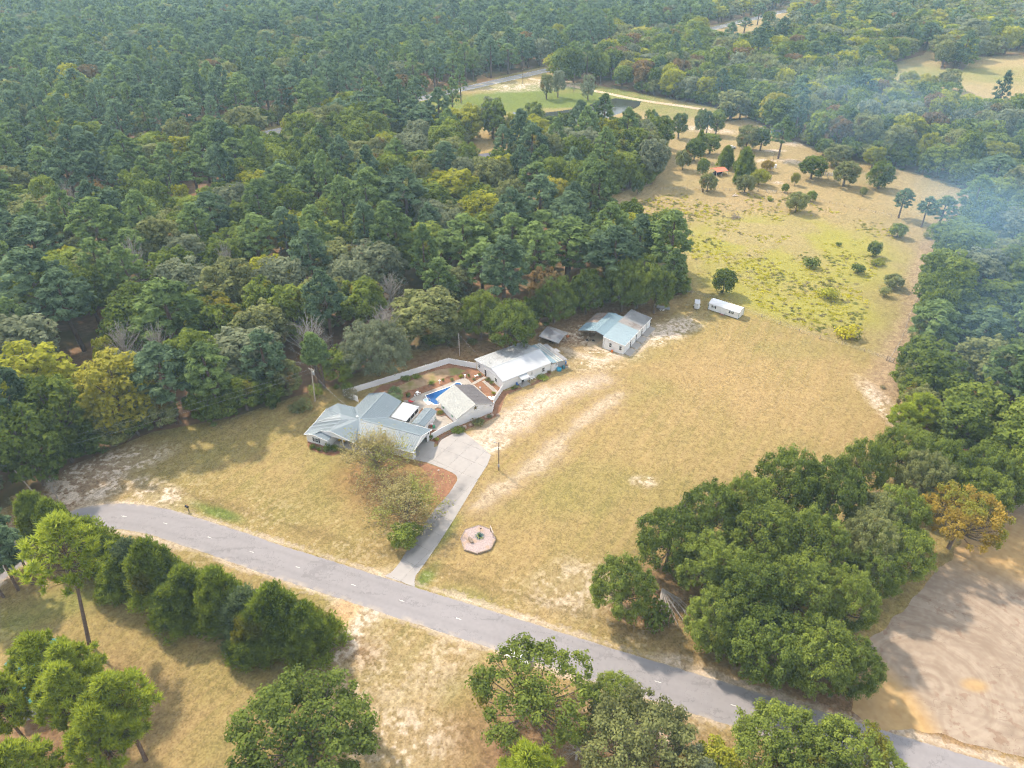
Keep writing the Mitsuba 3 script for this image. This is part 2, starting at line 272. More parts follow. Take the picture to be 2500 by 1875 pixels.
# ---------------------------------------------------------------- sandy lot, lower right
LOT_C = (70.95, 70.65)
def sand_lot(p, n, uv):
    x, y = p.x, p.y
    fine = fbm(x * 1.2, y * 1.2, 0, 3); mid = fbm(x * 0.16, y * 0.16, 2, 3)
    r = dr.sqrt(dr.square(x - LOT_C[0]) + dr.square(y - LOT_C[1])) + 2.5 * (mid - 0.5)
    ruts = noise(r * 1.6, mid * 2) * 0.6 + 0.4 * noise(r * 3.7, 1)
    col = mix((0.235, 0.180, 0.134), (0.345, 0.280, 0.218), sstep(0.2, 0.8, 0.35 * fine + 0.30 * mid + 0.35 * ruts))
    rr = dr.sqrt(dr.square(x - LOT_C[0] - 6) + dr.square(y - LOT_C[1] + 9)) + 1.2 * (mid - 0.5); k = mi.Float(0)
    for R0 in (8.0, 9.7, 17.0, 18.7, 21.5, 23.2, 30.0, 31.7): k = dr.maximum(k, (1 - sstep(0.10, 0.55, dr.abs(rr - R0))) * sstep(0.35, 0.6, noise(x * 0.06 + R0, y * 0.06, R0)))
    r2 = dr.abs((x - LOT_C[0]) * 0.45 + (y - LOT_C[1]) * 0.89 + 3 * (mid - 0.5))
    for R0 in (2.0, 3.7, 12.0, 13.7): k = dr.maximum(k, (1 - sstep(0.10, 0.55, dr.abs(r2 - R0))) * sstep(0.4, 0.6, noise(x * 0.05 + R0, y * 0.05, 3)))
    col = mix(col, mi.Color3f(0.18, 0.135, 0.10), 0.30 * k * (0.4 + fine))
    deb = sstep(0.60, 0.72, fbm(x * 0.9 + 3, y * 0.9, 8, 4)) * sstep(0.45, 0.65, mid)
    col = mix(col, mi.Color3f(0.17, 0.09, 0.05), 0.4 * deb)
    twig = sstep(0.035, 0.0, dr.abs(noise(x * 0.8 + 3 * mid, y * 1.7, 6) - 0.5)) * sstep(0.5, 0.7, noise(x * 0.3, y * 0.3, 4))
    col = mix(col, mi.Color3f(0.13, 0.09, 0.06), 0.5 * twig)
    o = blob(x, y, (60.92, 66.48), 6.5, 11.5, 15, 0.35) + blob(x, y, (103.36, 101.95), 19, 10, -10, 0.5) + 0.8 * blob(x, y, (78.41, 70.65), 2, 1.2, 0, 0.6)
    col = mix(col, mix((0.33, 0.205, 0.085), (0.43, 0.30, 0.14), fine), dr.clip(o * (0.65 + 0.5 * mid), 0, 0.92))
    return col
mat('sand_lot', sand_lot, 0.95, 0.1, bump=lambda p, n, uv: fbm(p.x * 1.1, p.y * 1.1, 0, 4), bscale=0.12)
put_structure('sand_lot', sheet(rough_edge([(58.57, 71.08), (56.18, 66.08), (58.53, 61.78), (63.85, 62.93), (81.34, 58.09), (110.75, 53.93), (135.65, 93.50), (124.75, 114.14), (111.25, 116.34), (99.29, 108.52), (82.08, 93.50), (73.14, 85.82), (65.80, 80.75), (61.35, 75.99)], 1.3, 4, 11), None, 0.007), 'sand_lot', 'bare graded sand lot with tyre ruts and scattered twigs')
# ---------------------------------------------------------------- woodland floor, pond
def floor_color(p, n, uv):
    f = fbm(p.x * 0.9, p.y * 0.9, 0, 3); m = fbm(p.x * 0.08, p.y * 0.08, 3, 3)
    return mix(mix((0.135, 0.088, 0.055), (0.25, 0.155, 0.09), f), (0.10, 0.105, 0.04), sstep(0.45, 0.7, m) * 0.6)
mat('woodland_floor', floor_color, 0.95, 0.1)
# ================================================================ materials of the buildings
def siding(base, step=0.20):
    def fn(p, n, uv):
        z = p.z / step; e = z - dr.floor(z)
        return mi.Color3f(base) * (0.94 + 0.10 * fbm(p.x * 0.7, p.y * 0.7, p.z * 0.9)) * (1 - 0.13 * sstep(0.86, 0.98, e))
    return fn
mat('siding', siding((0.678, 0.691, 0.704)), 0.6)
mat('white_metal', tint((0.669, 0.682, 0.695), 0.06, 0.8, (0.42, 0.48, 0.44), 0.25), 0.5)
mat('vinyl', tint((0.678, 0.695, 0.713), 0.05, 0.7), 0.45)
mat('trim', tint((0.711, 0.720, 0.729), 0.04, 2), 0.5)
mat('blue_roof', tint((0.147, 0.189, 0.220), 0.07, 0.35, (0.145, 0.185, 0.215), 0.35, 0.25), 0.42, 0.5)
mat('blue_rib', tint((0.189, 0.235, 0.269), 0.06, 0.5), 0.42, 0.5)
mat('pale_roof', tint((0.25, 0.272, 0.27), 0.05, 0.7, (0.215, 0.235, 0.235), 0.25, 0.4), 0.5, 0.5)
mat('pale_sky', tint((0.285, 0.365, 0.405), 0.06, 0.4), 0.42, 0.5)
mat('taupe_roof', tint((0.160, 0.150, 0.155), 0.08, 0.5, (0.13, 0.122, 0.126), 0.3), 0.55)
mat('white_roof', tint((0.420, 0.441, 0.466), 0.07, 0.5, (0.40, 0.40, 0.42), 0.35, 0.16), 0.45, 0.5)
mat('stained_roof', tint((0.336, 0.353, 0.370), 0.14, 0.5, (0.17, 0.17, 0.18), 0.9, 0.13), 0.5, 0.5)
mat('sky_roof', tint((0.193, 0.275, 0.324), 0.06, 0.4, (0.18, 0.25, 0.29), 0.4, 0.3), 0.42, 0.5)
mat('tan_panel', tint((0.440, 0.400, 0.344), 0.08, 0.8), 0.5)
mat('grey_roof', tint((0.243, 0.248, 0.257), 0.16, 0.8, (0.20, 0.19, 0.18), 0.6, 0.5), 0.55, 0.4)
mat('worn_roof', tint((0.281, 0.264, 0.255), 0.22, 0.9, (0.15, 0.12, 0.10), 0.8, 0.7), 0.7, 0.3)
mat('rust_roof', tint((0.24, 0.20, 0.18), 0.2, 0.7, (0.20, 0.10, 0.07), 0.8, 0.4), 0.8, 0.2)
mat('old_roof', tint((0.30, 0.30, 0.31), 0.25, 0.8, (0.13, 0.12, 0.13), 0.8, 0.35), 0.7, 0.3)
mat('glass', (0.03, 0.04, 0.05), 0.08, 0.8)
mat('dark', (0.03, 0.03, 0.035), 0.7)
mat('shutter', (0.03, 0.035, 0.04), 0.6)
mat('brick', tint((0.30, 0.15, 0.11), 0.2, 4), 0.85)
mat('timber', tint((0.24, 0.19, 0.15), 0.25, 2.5), 0.85)
mat('pole_wood', tint((0.20, 0.15, 0.115), 0.25, 2.5), 0.85)
mat('steel', (0.45, 0.46, 0.47), 0.4, 0.5, 0.6)
mat('rust', tint((0.26, 0.10, 0.05), 0.25, 6), 0.8)
def conc(base, stain):
    def fn(p, n, uv):
        f = fbm(p.x * 1.3, p.y * 1.3, 0, 3); m = fbm(p.x * 0.22, p.y * 0.22, 4, 3)
        col = mix(base, tuple(0.88 * c for c in base), f)
        k = sstep(0.50, 0.72, 0.55 * m + 0.45 * fbm(p.x * 0.6, p.y * 0.6, 7, 3)) * stain
        return mix(col, mi.Color3f(0.21, 0.20, 0.20), k)
    return fn
mat('concrete', conc((0.328, 0.307, 0.287), 0.35), 0.85)
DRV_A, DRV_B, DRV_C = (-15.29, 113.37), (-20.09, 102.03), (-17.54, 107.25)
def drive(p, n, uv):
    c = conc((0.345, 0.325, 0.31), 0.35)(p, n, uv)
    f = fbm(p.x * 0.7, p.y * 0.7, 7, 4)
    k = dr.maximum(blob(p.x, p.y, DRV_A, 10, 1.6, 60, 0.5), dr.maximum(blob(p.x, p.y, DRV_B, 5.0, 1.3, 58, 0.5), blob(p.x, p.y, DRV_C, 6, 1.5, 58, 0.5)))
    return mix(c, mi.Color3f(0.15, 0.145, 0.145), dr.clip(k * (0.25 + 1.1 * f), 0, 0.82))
mat('drive', drive, 0.85)
mat('deck', conc((0.361, 0.324, 0.283), 0.15), 0.85)
mat('pool_water', tint((0.005, 0.077, 0.261), 0.10, 0.8), 0.10, 0.6)
mat('pool_step', tint((0.42, 0.60, 0.62), 0.05, 1), 0.4)
mat('mulch', tint((0.230, 0.117, 0.066), 0.28, 2.2, (0.17, 0.088, 0.052), 0.6, 1.1), 0.95)
mat('stone', tint((0.33, 0.27, 0.24), 0.25, 3), 0.9)
mat('edging', tint((0.20, 0.17, 0.15), 0.2, 3), 0.9)
for n_, c_ in (('yellow', (0.62, 0.42, 0.03)), ('red', (0.55, 0.04, 0.05)), ('orange', (0.60, 0.16, 0.04)), ('blue', (0.05, 0.14, 0.36)), ('turquoise', (0.04, 0.30, 0.45)), ('teal', (0.05, 0.17, 0.22)),
               ('green', (0.04, 0.25, 0.13)), ('white', (0.78, 0.78, 0.77)), ('grey', (0.32, 0.33, 0.34)), ('brown', (0.20, 0.12, 0.07))): mat('p_' + n_, c_, 0.5, 0.4)
mat('orange_roof', tint((0.55, 0.20, 0.12), 0.1, 0.6), 0.5)
mat('brown_roof', tint((0.36, 0.17, 0.11), 0.15, 0.6), 0.6)
mat('shingle', tint((0.20, 0.20, 0.225), 0.15, 1.2), 0.8)
mat('tealwall', tint((0.05, 0.21, 0.26), 0.1, 1), 0.6)
mat('teal_roof', tint((0.03, 0.24, 0.27), 0.1, 0.6, (0.05, 0.14, 0.14), 0.4), 0.45, 0.5)
# ---------------------------------------------------------------- building helpers
def roof_plane(parent, fr, pts, m, rib=None, space=0.55, thick=0.09, name='roof_plane', rib_m=None, label=None):
    """One plane of a roof (u, v, z corners), with standing ribs running along the (u, v) direction rib."""
    P3 = np.array([fr(*p) for p in pts]); key = put(name, MB().prism(P3, (0, 0, -thick)), m, parent, label=label)
    if rib is not None:
        uv = np.array([p[:2] for p in pts], float); poly = Polygon(uv).buffer(-0.04)
        d = np.array(rib, float) / np.hypot(*rib); q = np.array([-d[1], d[0]]); lo, hi = (uv @ q).min(), (uv @ q).max()
        A = np.column_stack([uv, np.ones(len(uv))]); co = np.linalg.lstsq(A, np.array([p[2] for p in pts], float), rcond=None)[0]
        b = MB(); s = lo + space * 0.5
        while s < hi:
            for g in getattr(poly.intersection(LineString([q * s - d * 60, q * s + d * 60])), 'geoms', [poly.intersection(LineString([q * s - d * 60, q * s + d * 60]))]):
                if g.length > 0.2:
                    e = [fr(x, y, co @ (x, y, 1) + 0.012) for x, y in (g.coords[0], g.coords[-1])]; b.bar(e[0], e[1], 0.09, 0.09)
            s += space
        if b.v: put('roof_rib', b, rib_m or m, parent if parent.count('__') else key, kind='stuff')
    return key
def wall_run(parent, fr, pts, z0, z1, m, th=0.16, closed=True, name='wall', skip=()):
    pts = list(pts); n = len(pts)
    for i in range(n if closed else n - 1):
        if i in skip: continue
        a, b = pts[i], pts[(i + 1) % n]
        put(name, MB().bar(fr(a[0], a[1], (z0 + z1) / 2), fr(b[0], b[1], (z0 + z1) / 2), th, z1 - z0), m, parent)
def window(parent, fr, a, b, z0, z1, shutters=False, frame='trim', out=1, mull=2, name='window', label=None):
    """A window in the wall from (u, v) a to b, its frame standing out of the wall by a few centimetres."""
    A, B = fr(*a), fr(*b); d = (B - A) / np.linalg.norm(B - A); nrm = np.array([d[1], -d[0], 0]) * out; W = np.linalg.norm(B - A)
    f = MB(); c = 0.10; o = nrm * 0.10; zc = (z0 + z1) / 2
    for s in (A, B): f.bar(s + o + (0, 0, z0), s + o + (0, 0, z1), c, 0.07, nrm)
    for z in (z0, z1): f.bar(A + o + (0, 0, z) - d * 0.05, B + o + (0, 0, z) + d * 0.05, 0.07, c)
    f.bar(A + o + (0, 0, zc), B + o + (0, 0, zc), 0.06, 0.07)
    w = put(name, f, frame, parent, label=label)
    q = A + (B - A) / 2 + nrm * 0.085
    put('pane', MB().bar(A + nrm * 0.088 + d * 0.04 + (0, 0, zc), B + nrm * 0.088 - d * 0.04 + (0, 0, zc), 0.012, z1 - z0 - 0.08), 'glass', w)
    if shutters:
        for s, k in ((A, -1), (B, 1)):
            e = s + d * k * 0.27 + nrm * 0.10
            put('shutter', MB().bar(e - d * 0.19 + (0, 0, zc), e + d * 0.19 + (0, 0, zc), 0.05, z1 - z0 + 0.06), 'shutter', w)
    return w
def door(parent, fr, a, b, z0, z1, m='trim', out=1, name='door', label=None, knob=True):
    A, B = fr(*a), fr(*b); d = (B - A) / np.linalg.norm(B - A); nrm = np.array([d[1], -d[0], 0]) * out
    k = put(name, MB().bar(A + nrm * 0.10 + (0, 0, (z0 + z1) / 2), B + nrm * 0.10 + (0, 0, (z0 + z1) / 2), 0.06, z1 - z0), m, parent, label=label)
    if knob: put('handle', MB().ball(B - d * 0.12 + nrm * 0.17 + (0, 0, z0 + 0.95), 0.05, 1), 'steel', k)
    f = MB()
    for s in (A - d * 0.05, B + d * 0.05): f.bar(s + nrm * 0.09 + (0, 0, z0), s + nrm * 0.09 + (0, 0, z1 + 0.05), 0.09, 0.08, nrm)
    f.bar(A - d * 0.1 + nrm * 0.09 + (0, 0, z1 + 0.07), B + d * 0.1 + nrm * 0.09 + (0, 0, z1 + 0.07), 0.08, 0.09)
    put('frame', f, 'trim', k); return k
def gable_tri(parent, fr, pts, m, th, name='gable_wall', label=None):
    P3 = np.array([fr(*p) for p in pts]); n = np.cross(P3[1] - P3[0], P3[2] - P3[0]); n /= np.linalg.norm(n)
    return put(name, MB().prism(P3, n * th), m, parent, label=label)
def gutter(parent, fr, a, b, m='trim', name='fascia', h=0.16):
    put(name, MB().bar(fr(*a), fr(*b), 0.07, h), m, parent)
# ================================================================ the main house
H = Frame((-23.24, 128.64), 157.8)
house = thing('house', 'white ranch house with grey-blue ribbed metal roof at the top of the driveway', 'house')
wall_run(house, H, [(0.5, 0.6), (21.3, 0.6), (21.35, -3.4), (27.6, -3.4), (28.0, 6.6), (27.2, 9.7), (22.2, 9.8), (22.2, 16.7), (13.0, 16.7), (13.0, 9.1), (0.5, 9.1)], 0.35, 2.56, 'siding', skip=(10,))
put('foundation', MB().bar(H(6.6, 0.62, 0.18), H(21.3, 0.62, 0.18), 0.22, 0.36).bar(H(21.35, -3.42, 0.18), H(27.62, -3.42, 0.18), 0.24, 0.36).bar(H(27.62, -3.4, 0.18), H(28.02, 6.6, 0.18), 0.24, 0.36), 'brick', house)
put('foundation', MB().bar(H(0.5, 0.6, 0.18), H(6.5, 0.6, 0.18), 0.17, 0.36).bar(H(0.5, 9.1, 0.18), H(13.0, 9.1, 0.18), 0.17, 0.36).bar(H(13.0, 9.1, 0.18), H(13.0, 16.7, 0.18), 0.17, 0.36).bar(H(22.2, 9.8, 0.18), H(22.2, 16.7, 0.18), 0.17, 0.36), 'siding', house)
Kp, K2, Hb, Fp = (21.35, 2.7, 4.40), (23.0, 4.75, 4.35), (17.3, 4.55, 4.42), (21.3, -2.1, 4.28)
VF, PR = (14.9, 0.0, 2.62), (14.85, -2.1, 2.62)
roof_plane(house, H, [(0, 0, 2.62), (0, 4.6, 4.40), Hb, VF], 'blue_roof', (0, 1), rib_m='blue_rib')
roof_plane(house, H, [Hb, VF, PR, Fp, Kp], 'blue_roof', (1, 0.02), rib_m='blue_rib')
roof_plane(house, H, [Kp, Fp, (24.9, -2.1, 3.36), (25.2, -3.85, 3.30), (28.0, -3.8, 2.62), (28.3, 0.9, 2.62), K2], 'blue_roof', (1, 0.02), rib_m='blue_rib')
roof_plane(house, H, [(25.2, -3.85, 3.30), (24.9, -2.1, 3.35), (21.2, -2.12, 2.62), (21.1, -3.85, 2.60)], 'blue_roof', (1, 0), rib_m='blue_rib')
roof_plane(house, H, [(28.3, 0.9, 2.62), (29.0, 6.9, 2.62), K2], 'blue_roof', (1, -0.15), rib_m='blue_rib')
roof_plane(house, H, [K2, (29.0, 6.9, 2.62), (27.7, 10.3, 2.62), (22.6, 10.5, 2.62), Hb], 'blue_roof', (0.45, 1), rib_m='blue_rib')
roof_plane(house, H, [K2, Hb, Kp], 'blue_roof', None)
roof_plane(house, H, [Hb, (22.6, 10.5, 2.62), (22.55, 17.25, 2.62), (17.55, 17.15, 4.40)], 'blue_roof', (1, 0), rib_m='blue_rib')
roof_plane(house, H, [Hb, (17.55, 17.15, 4.40), (12.75, 17.2, 2.62), (12.4, 9.75, 2.62)], 'blue_roof', (1, 0), rib_m='blue_rib')
roof_plane(house, H, [(0, 9.6, 2.62), (0, 4.6, 4.40), Hb, (12.4, 9.75, 2.62)], 'blue_roof', (0, 1), rib_m='blue_rib')
rc = MB()
for a, b in (((0, 4.6, 4.43), Hb), (Hb, (17.55, 17.15, 4.43)), (Hb, Kp), (Kp, K2), (Kp, Fp), (Hb, (22.6, 10.5, 2.68)), (Hb, (14.9, 0, 2.68)), (Hb, (12.4, 9.75, 2.68)), (K2, (28.3, 0.9, 2.68)), (K2, (29.0, 6.9, 2.68))):
    rc.bar(H(a[0], a[1], a[2] + 0.03), H(b[0], b[1], b[2] + 0.03), 0.28, 0.05)
put('ridge_cap', rc, 'blue_rib', house)
put('roof_patch', MB().prism([H(18.1, 5.6, 4.22), H(19.9, 6.9, 3.66), H(19.5, 5.7, 3.92), H(18.3, 4.9, 4.42)], (0, 0, 0.05)), 'white_roof', house, label='pale patch beside the ridge junction')
gable_tri(house, H, [(PR[0] + 0.4, -1.98, 2.56), (25.2, -1.98, 2.56), (25.0, -1.98, 3.22), (21.3, -1.98, 4.16)], 'siding', 0.1, label='white porch gable facing the road')
gable_tri(house, H, [(21.35, -3.48, 2.56), (27.6, -3.48, 2.56), (25.2, -3.48, 3.2)], 'siding', 0.1)
gable_tri(house, H, [(12.9, 16.8, 2.56), (22.3, 16.8, 2.56), (17.5, 16.8, 4.28)], 'siding', 0.1)
gable_tri(house, H, [(0.45, 0.4, 2.56), (0.45, 9.2, 2.56), (0.45, 4.6, 4.28)], 'siding', 0.1, label='white gable over the garage opening')
put('garage_header', MB().box(H, 0.40, 0.58, 1.7, 7.7, 2.25, 2.55), 'trim', house)
for v0, v1 in ((0.52, 1.7), (7.7, 9.18)): put('garage_pillar', MB().box(H, 0.41, 0.57, v0, v1, 0.0, 2.25), 'siding', house)
put('garage_wall', MB().bar(H(6.5, 0.7, 1.4), H(6.5, 9.0, 1.4), 0.12, 2.3), 'siding', house)
put('garage_floor', sheet(Polygon([tuple(H(u, v)[:2]) for u, v in ((-2.38, 0.7), (-2.38, 5.3), (-1.2, 8.3), (6.4, 9.0), (6.4, 0.75))]), 0.0, 0.05), 'concrete', house)
gutter(house, H, (0, -0.03, 2.56), (14.9, -0.03, 2.56)); gutter(house, H, (0, 9.63, 2.56), (12.4, 9.77, 2.56)); gutter(house, H, (28.05, -3.8, 2.56), (28.33, 0.9, 2.56)); gutter(house, H, (28.33, 0.9, 2.56), (29.03, 6.9, 2.56))
for a, b in ((PR, Fp), (Fp, (24.9, -2.1, 3.36)), ((25.2, -3.86, 3.3), (28.0, -3.82, 2.62)), ((25.2, -3.86, 3.3), (21.1, -3.86, 2.6)), ((-0.04, 0, 2.62), (-0.04, 4.6, 4.4)), ((-0.04, 4.6, 4.4), (-0.04, 9.6, 2.62))):
    gutter(house, H, (a[0], a[1], a[2] - 0.05), (b[0], b[1], b[2] - 0.05), name='barge_board')
put('porch_floor', MB().box(H, 6.8, 21.2, -2.2, 0.5, 0.0, 0.42), 'concrete', house)
for u in (7.2, 10.8, 14.6, 18.2): put('porch_post', MB().box(H, u - 0.08, u + 0.08, -2.05, -1.9, 0.42, 2.52), 'trim', house)
window(house, H, (25.3, -3.48), (24.2, -3.48), 1.0, 2.2, True, label='front window with black shutters')
for u in (19.5, 10.5): window(house, H, (u + 1.2, 0.52), (u, 0.52), 0.95, 2.2, True)
door(house, H, (16.6, 0.52), (15.6, 0.52), 0.42, 2.45, 'p_brown')
put('wall_lamp', MB().box(H, 0.28, 0.40, 8.3, 8.5, 2.1, 2.45), 'dark', house)
for u, v, z in ((9.0, 6.4, 3.75), (14.6, 13.0, 3.35), (19.6, 8.6, 3.2), (5.0, 3.0, 3.8), (24.5, 7.0, 3.4)): put('vent_pipe', MB().tube([H(u, v, z - .2), H(u, v, z + .45)], .07, 7).bar(H(u - .16, v, z + .05), H(u + .16, v, z + .05), .32, .03), 'p_grey', house)
# porch chairs with yellow cushions
for i, (u, v) in enumerate(((19.9, -1.0), (18.6, -1.2))):
    c = thing('porch_chair', ('dark porch chair with a yellow cushion beside the front room', 'dark porch chair with a yellow cushion, second one along the porch')[i], 'chair', 'chairs on the front porch')
    put('seat', MB().box(H, u, u + 0.6, v, v + 0.6, 0.80, 0.88), 'dark', c); put('cushion', MB().box(H, u + 0.04, u + 0.56, v + 0.02, v + 0.56, 0.885, 1.0), 'p_yellow', c)
    put('backrest', MB().box(H, u, u + 0.6, v + 0.6, v + 0.68, 0.70, 1.45), 'p_yellow', c)
    for a in (0.03, 0.53):
        for b in (0.03, 0.55): put('leg', MB().box(H, u + a, u + a + 0.05, v + b, v + b + 0.05, 0.42, 0.80), 'dark', c)
# patio cover and storage building behind the house
pc = thing('patio_cover', 'white corrugated patio roof on posts behind the house', 'patio cover')
k = put('roof_panel', MB().prism([H(12.0, 10.35, 2.60), H(12.4, 17.15, 2.60), H(7.75, 17.35, 2.28), H(7.8, 10.4, 2.28)], (0, 0, -0.06)), 'white_roof', pc)
b = MB()
for v in np.arange(10.6, 17.2, 0.62): b.bar(H(12.1, v, 2.655), H(7.85, v, 2.34), 0.24, 0.10)
put('corrugation', b, 'white_roof', k, kind='stuff')
for v in (10.6, 12.8, 15.0, 17.1): put('post', MB().box(H, 7.95, 8.07, v, v + 0.12, 0.0, 2.22), 'trim', pc)
put('screen', MB().box(H, 8.0, 8.04, 10.75, 17.05, 0.9, 2.1), 'dark', pc); put('knee_wall', MB().box(H, 7.97, 8.08, 10.75, 17.0, 0.0, 0.85), 'siding', pc)
put('back_wall', MB().box(H, 11.9, 12.0, 10.5, 17.0, 0.0, 2.5), 'siding', pc)
sb = thing('storage_building', 'narrow white storage building with blue-grey gable roof beside the patio cover', 'shed')
wall_run(sb, H, [(3.0, 10.6), (6.0, 10.6), (6.0, 17.0), (3.0, 17.0)], 0, 2.15, 'siding')
roof_plane(sb, H, [(6.3, 10.4, 2.2), (4.25, 10.4, 2.75), (4.25, 17.35, 2.75), (6.3, 17.35, 2.2)], 'blue_roof', (1, 0), rib_m='blue_rib')
roof_plane(sb, H, [(2.6, 10.4, 2.2), (4.25, 10.4, 2.75), (4.25, 17.35, 2.75), (2.6, 17.35, 2.2)], 'blue_roof', (1, 0), rib_m='blue_rib')
for v in (10.62, 17.0): gable_tri(sb, H, [(3.0, v, 2.15), (6.0, v, 2.15), (4.25, v, 2.68)], 'siding', 0.06)
put('ridge_cap', MB().bar(H(4.25, 10.4, 2.80), H(4.25, 17.35, 2.80), 0.25, 0.04), 'blue_rib', sb); door(sb, H, (2.92, 15.2), (2.92, 16.1), 0.05, 2.0, 'trim')
# ================================================================ pool house
PH = Frame((-13.91, 141.93), 124.9)
ph = thing('pool_house', 'white gabled pool house with a rusty star on its end wall', 'building')
wall_run(ph, PH, [(0.25, 0.55), (0.25, 10.8), (8.7, 10.8), (8.7, 0.55)], 0, 2.6, 'siding')
gable_tri(ph, PH, [(0.17, 0.50, 2.55), (0.17, 10.85, 2.55), (0.17, 5.75, 4.72)], 'siding', -0.1); gable_tri(ph, PH, [(8.7, 0.50, 2.55), (8.7, 10.85, 2.55), (8.7, 5.75, 4.72)], 'siding', -0.1)
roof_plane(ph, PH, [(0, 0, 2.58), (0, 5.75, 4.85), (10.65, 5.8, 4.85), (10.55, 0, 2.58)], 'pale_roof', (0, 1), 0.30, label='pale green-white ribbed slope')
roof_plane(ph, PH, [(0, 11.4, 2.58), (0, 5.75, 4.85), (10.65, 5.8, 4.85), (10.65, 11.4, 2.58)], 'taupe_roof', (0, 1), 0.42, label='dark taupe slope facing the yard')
for a, b in (((-0.04, 0, 2.55), (-0.04, 5.75, 4.82)), ((-0.04, 5.75, 4.82), (-0.04, 11.4, 2.55))): gutter(ph, PH, a, b, 'p_grey', 'barge_board', 0.14)
for u, v in ((10.2, 0.45), (10.2, 10.8), (10.2, 5.7)): put('post', MB().box(PH, u, u + 0.13, v, v + 0.13, 0, 2.6 if v != 5.7 else 4.6), 'trim', ph)
for u in (7.7, 3.2): window(ph, PH, (u, 0.55), (u - 0.7, 0.55), 1.3, 1.8, frame='p_green', out=1)
put('wall_lamp', MB().box(PH, 0.0, 0.16, 10.35, 10.5, 2.1, 2.45), 'dark', ph)
st = []
for i in range(10):
    r = 0.78 if i % 2 == 0 else 0.31; t = math.radians(90 + 36 * i); st.append((5.75 + r * math.cos(t), 3.55 + r * math.sin(t)))
m = MB(); c0 = PH(0.02, 5.75, 3.55); out = [PH(0.10, a, b) for a, b in st]; v = [c0] + out; m.add(v, [(0, i + 1, (i + 1) % 10 + 1) for i in range(10)])
m.add([PH(0.115, 5.75, 3.55)] + out, [(0, (i + 1) % 10 + 1, i + 1) for i in range(10)])
put('barn_star', m, 'rust', label='rusty brown metal star hanging on the pool house gable', cat='star')
# ================================================================ long white building
WB = Frame((-2.46, 158.15), 35.0)
wb = thing('white_building', 'long white metal outbuilding with pale gable roof behind the pool', 'building')
wall_run(wb, WB, [(0.15, 0.2), (16.4, 0.2), (16.4, 13.4), (0.15, 13.4)], 0, 2.85, 'siding')
wall_run(wb, WB, [(16.5, 0.1), (21.2, -0.2), (21.3, 8.6), (16.5, 8.6)], 0, 2.5, 'siding', skip=(3,))
gable_tri(wb, WB, [(0.08, 0.15, 2.85), (0.08, 13.4, 2.85), (0.08, 10.0, 3.15), (0.08, 5.65, 4.2)], 'siding', -0.1)
gable_tri(wb, WB, [(16.42, 0.15, 2.85), (16.42, 13.4, 2.85), (16.42, 10.0, 3.15), (16.42, 5.65, 4.2)], 'siding', 0.06)
roof_plane(wb, WB, [(-0.1, -0.1, 2.9), (-0.1, 5.65, 4.32), (16.75, 5.7, 4.32), (16.4, -0.1, 2.9)], 'white_roof', (0, 1), 0.5, label='white front roof slope')
roof_plane(wb, WB, [(-0.1, 10.0, 3.2), (-0.1, 5.65, 4.32), (16.75, 5.7, 4.32), (16.9, 10.0, 3.2)], 'stained_roof', (0, 1), 0.5, label='dark-stained back roof slope under the trees')
roof_plane(wb, WB, [(-0.3, 14.0, 2.88), (-0.2, 10.02, 3.19), (16.9, 10.02, 3.19), (17.0, 14.0, 2.88)], 'stained_roof', (0, 1), 0.5)
put('ridge_cap', MB().bar(WB(-0.1, 5.67, 4.37), WB(16.75, 5.7, 4.37), 0.3, 0.04), 'white_roof', wb)
def addz(u, v): return 3.0 - 0.075 * (u - 16.45) + 0.05 * min(v, 9)
for i, (u0, u1, m_) in enumerate(((16.5, 18.1, 'sky_roof'), (18.1, 18.5, 'tan_panel'), (18.5, 18.9, 'sky_roof'), (18.9, 19.3, 'tan_panel'), (19.3, 19.7, 'sky_roof'), (19.7, 20.1, 'tan_panel'), (20.1, 21.6, 'grey_roof'))):
    v1 = 10.0 if u0 < 20 else 8.8
    pl = [(u0, -0.45 - 0.10 * (u0 - 16.5), addz(u0, -0.4)), (u1, -0.45 - 0.10 * (u1 - 16.5), addz(u1, -0.4)), (u1, v1, addz(u1, v1)), (u0, v1, addz(u0, v1))]
    roof_plane(wb, WB, pl, m_, (0, 1), 0.4, name='addition_roof_panel')
put('side_porch_roof', MB().prism([WB(21.6, 5.6, 2.9), WB(22.5, 5.5, 2.8), WB(22.5, 3.5, 2.75), WB(21.6, 3.5, 2.8)], (0, 0, -0.06)), 'grey_roof', wb)
put('addition_wall_panel', MB().bar(WB(18.7, -0.14, 1.2), WB(21.2, -0.34, 1.2), 0.06, 2.3), 'p_grey', wb, label='bluish-grey end wall panel')
window(wb, WB, (13.2, 0.12), (14.2, 0.12), 0.9, 2.2, out=1); window(wb, WB, (0.07, 3.9), (0.07, 2.7), 1.0, 2.2)
window(wb, WB, (0.07, 12.2), (0.07, 11.2), 1.1, 2.2); door(wb, WB, (0.07, 8.9), (0.07, 8.1), 0.0, 2.1, 'glass')
door(wb, WB, (16.55, 0.02), (17.6, -0.04), 0.0, 2.2, 'white_metal', label='pale grey side door'); put('door_arch', MB().tube([WB(17.08 + 0.6 * math.cos(t), -0.14, 2.3 + 0.3 * math.sin(t)) for t in np.linspace(0, math.pi, 9)], 0.09, 6), 'p_brown', wb)
put('wall_vent', MB().box(WB, 18.0, 18.45, -0.18, -0.06, 1.4, 2.1), 'p_grey', wb)
door(wb, WB, (6.2, 0.12), (7.1, 0.12), 0.2, 2.2, 'glass', label='glazed front door under the awning')
put('wall_cross', MB().box(WB, 9.72, 9.84, 0.02, 0.10, 1.25, 2.2).box(WB, 9.50, 10.06, 0.03, 0.09, 1.78, 1.9), 'p_grey', wb, label='small grey cross on the front wall')
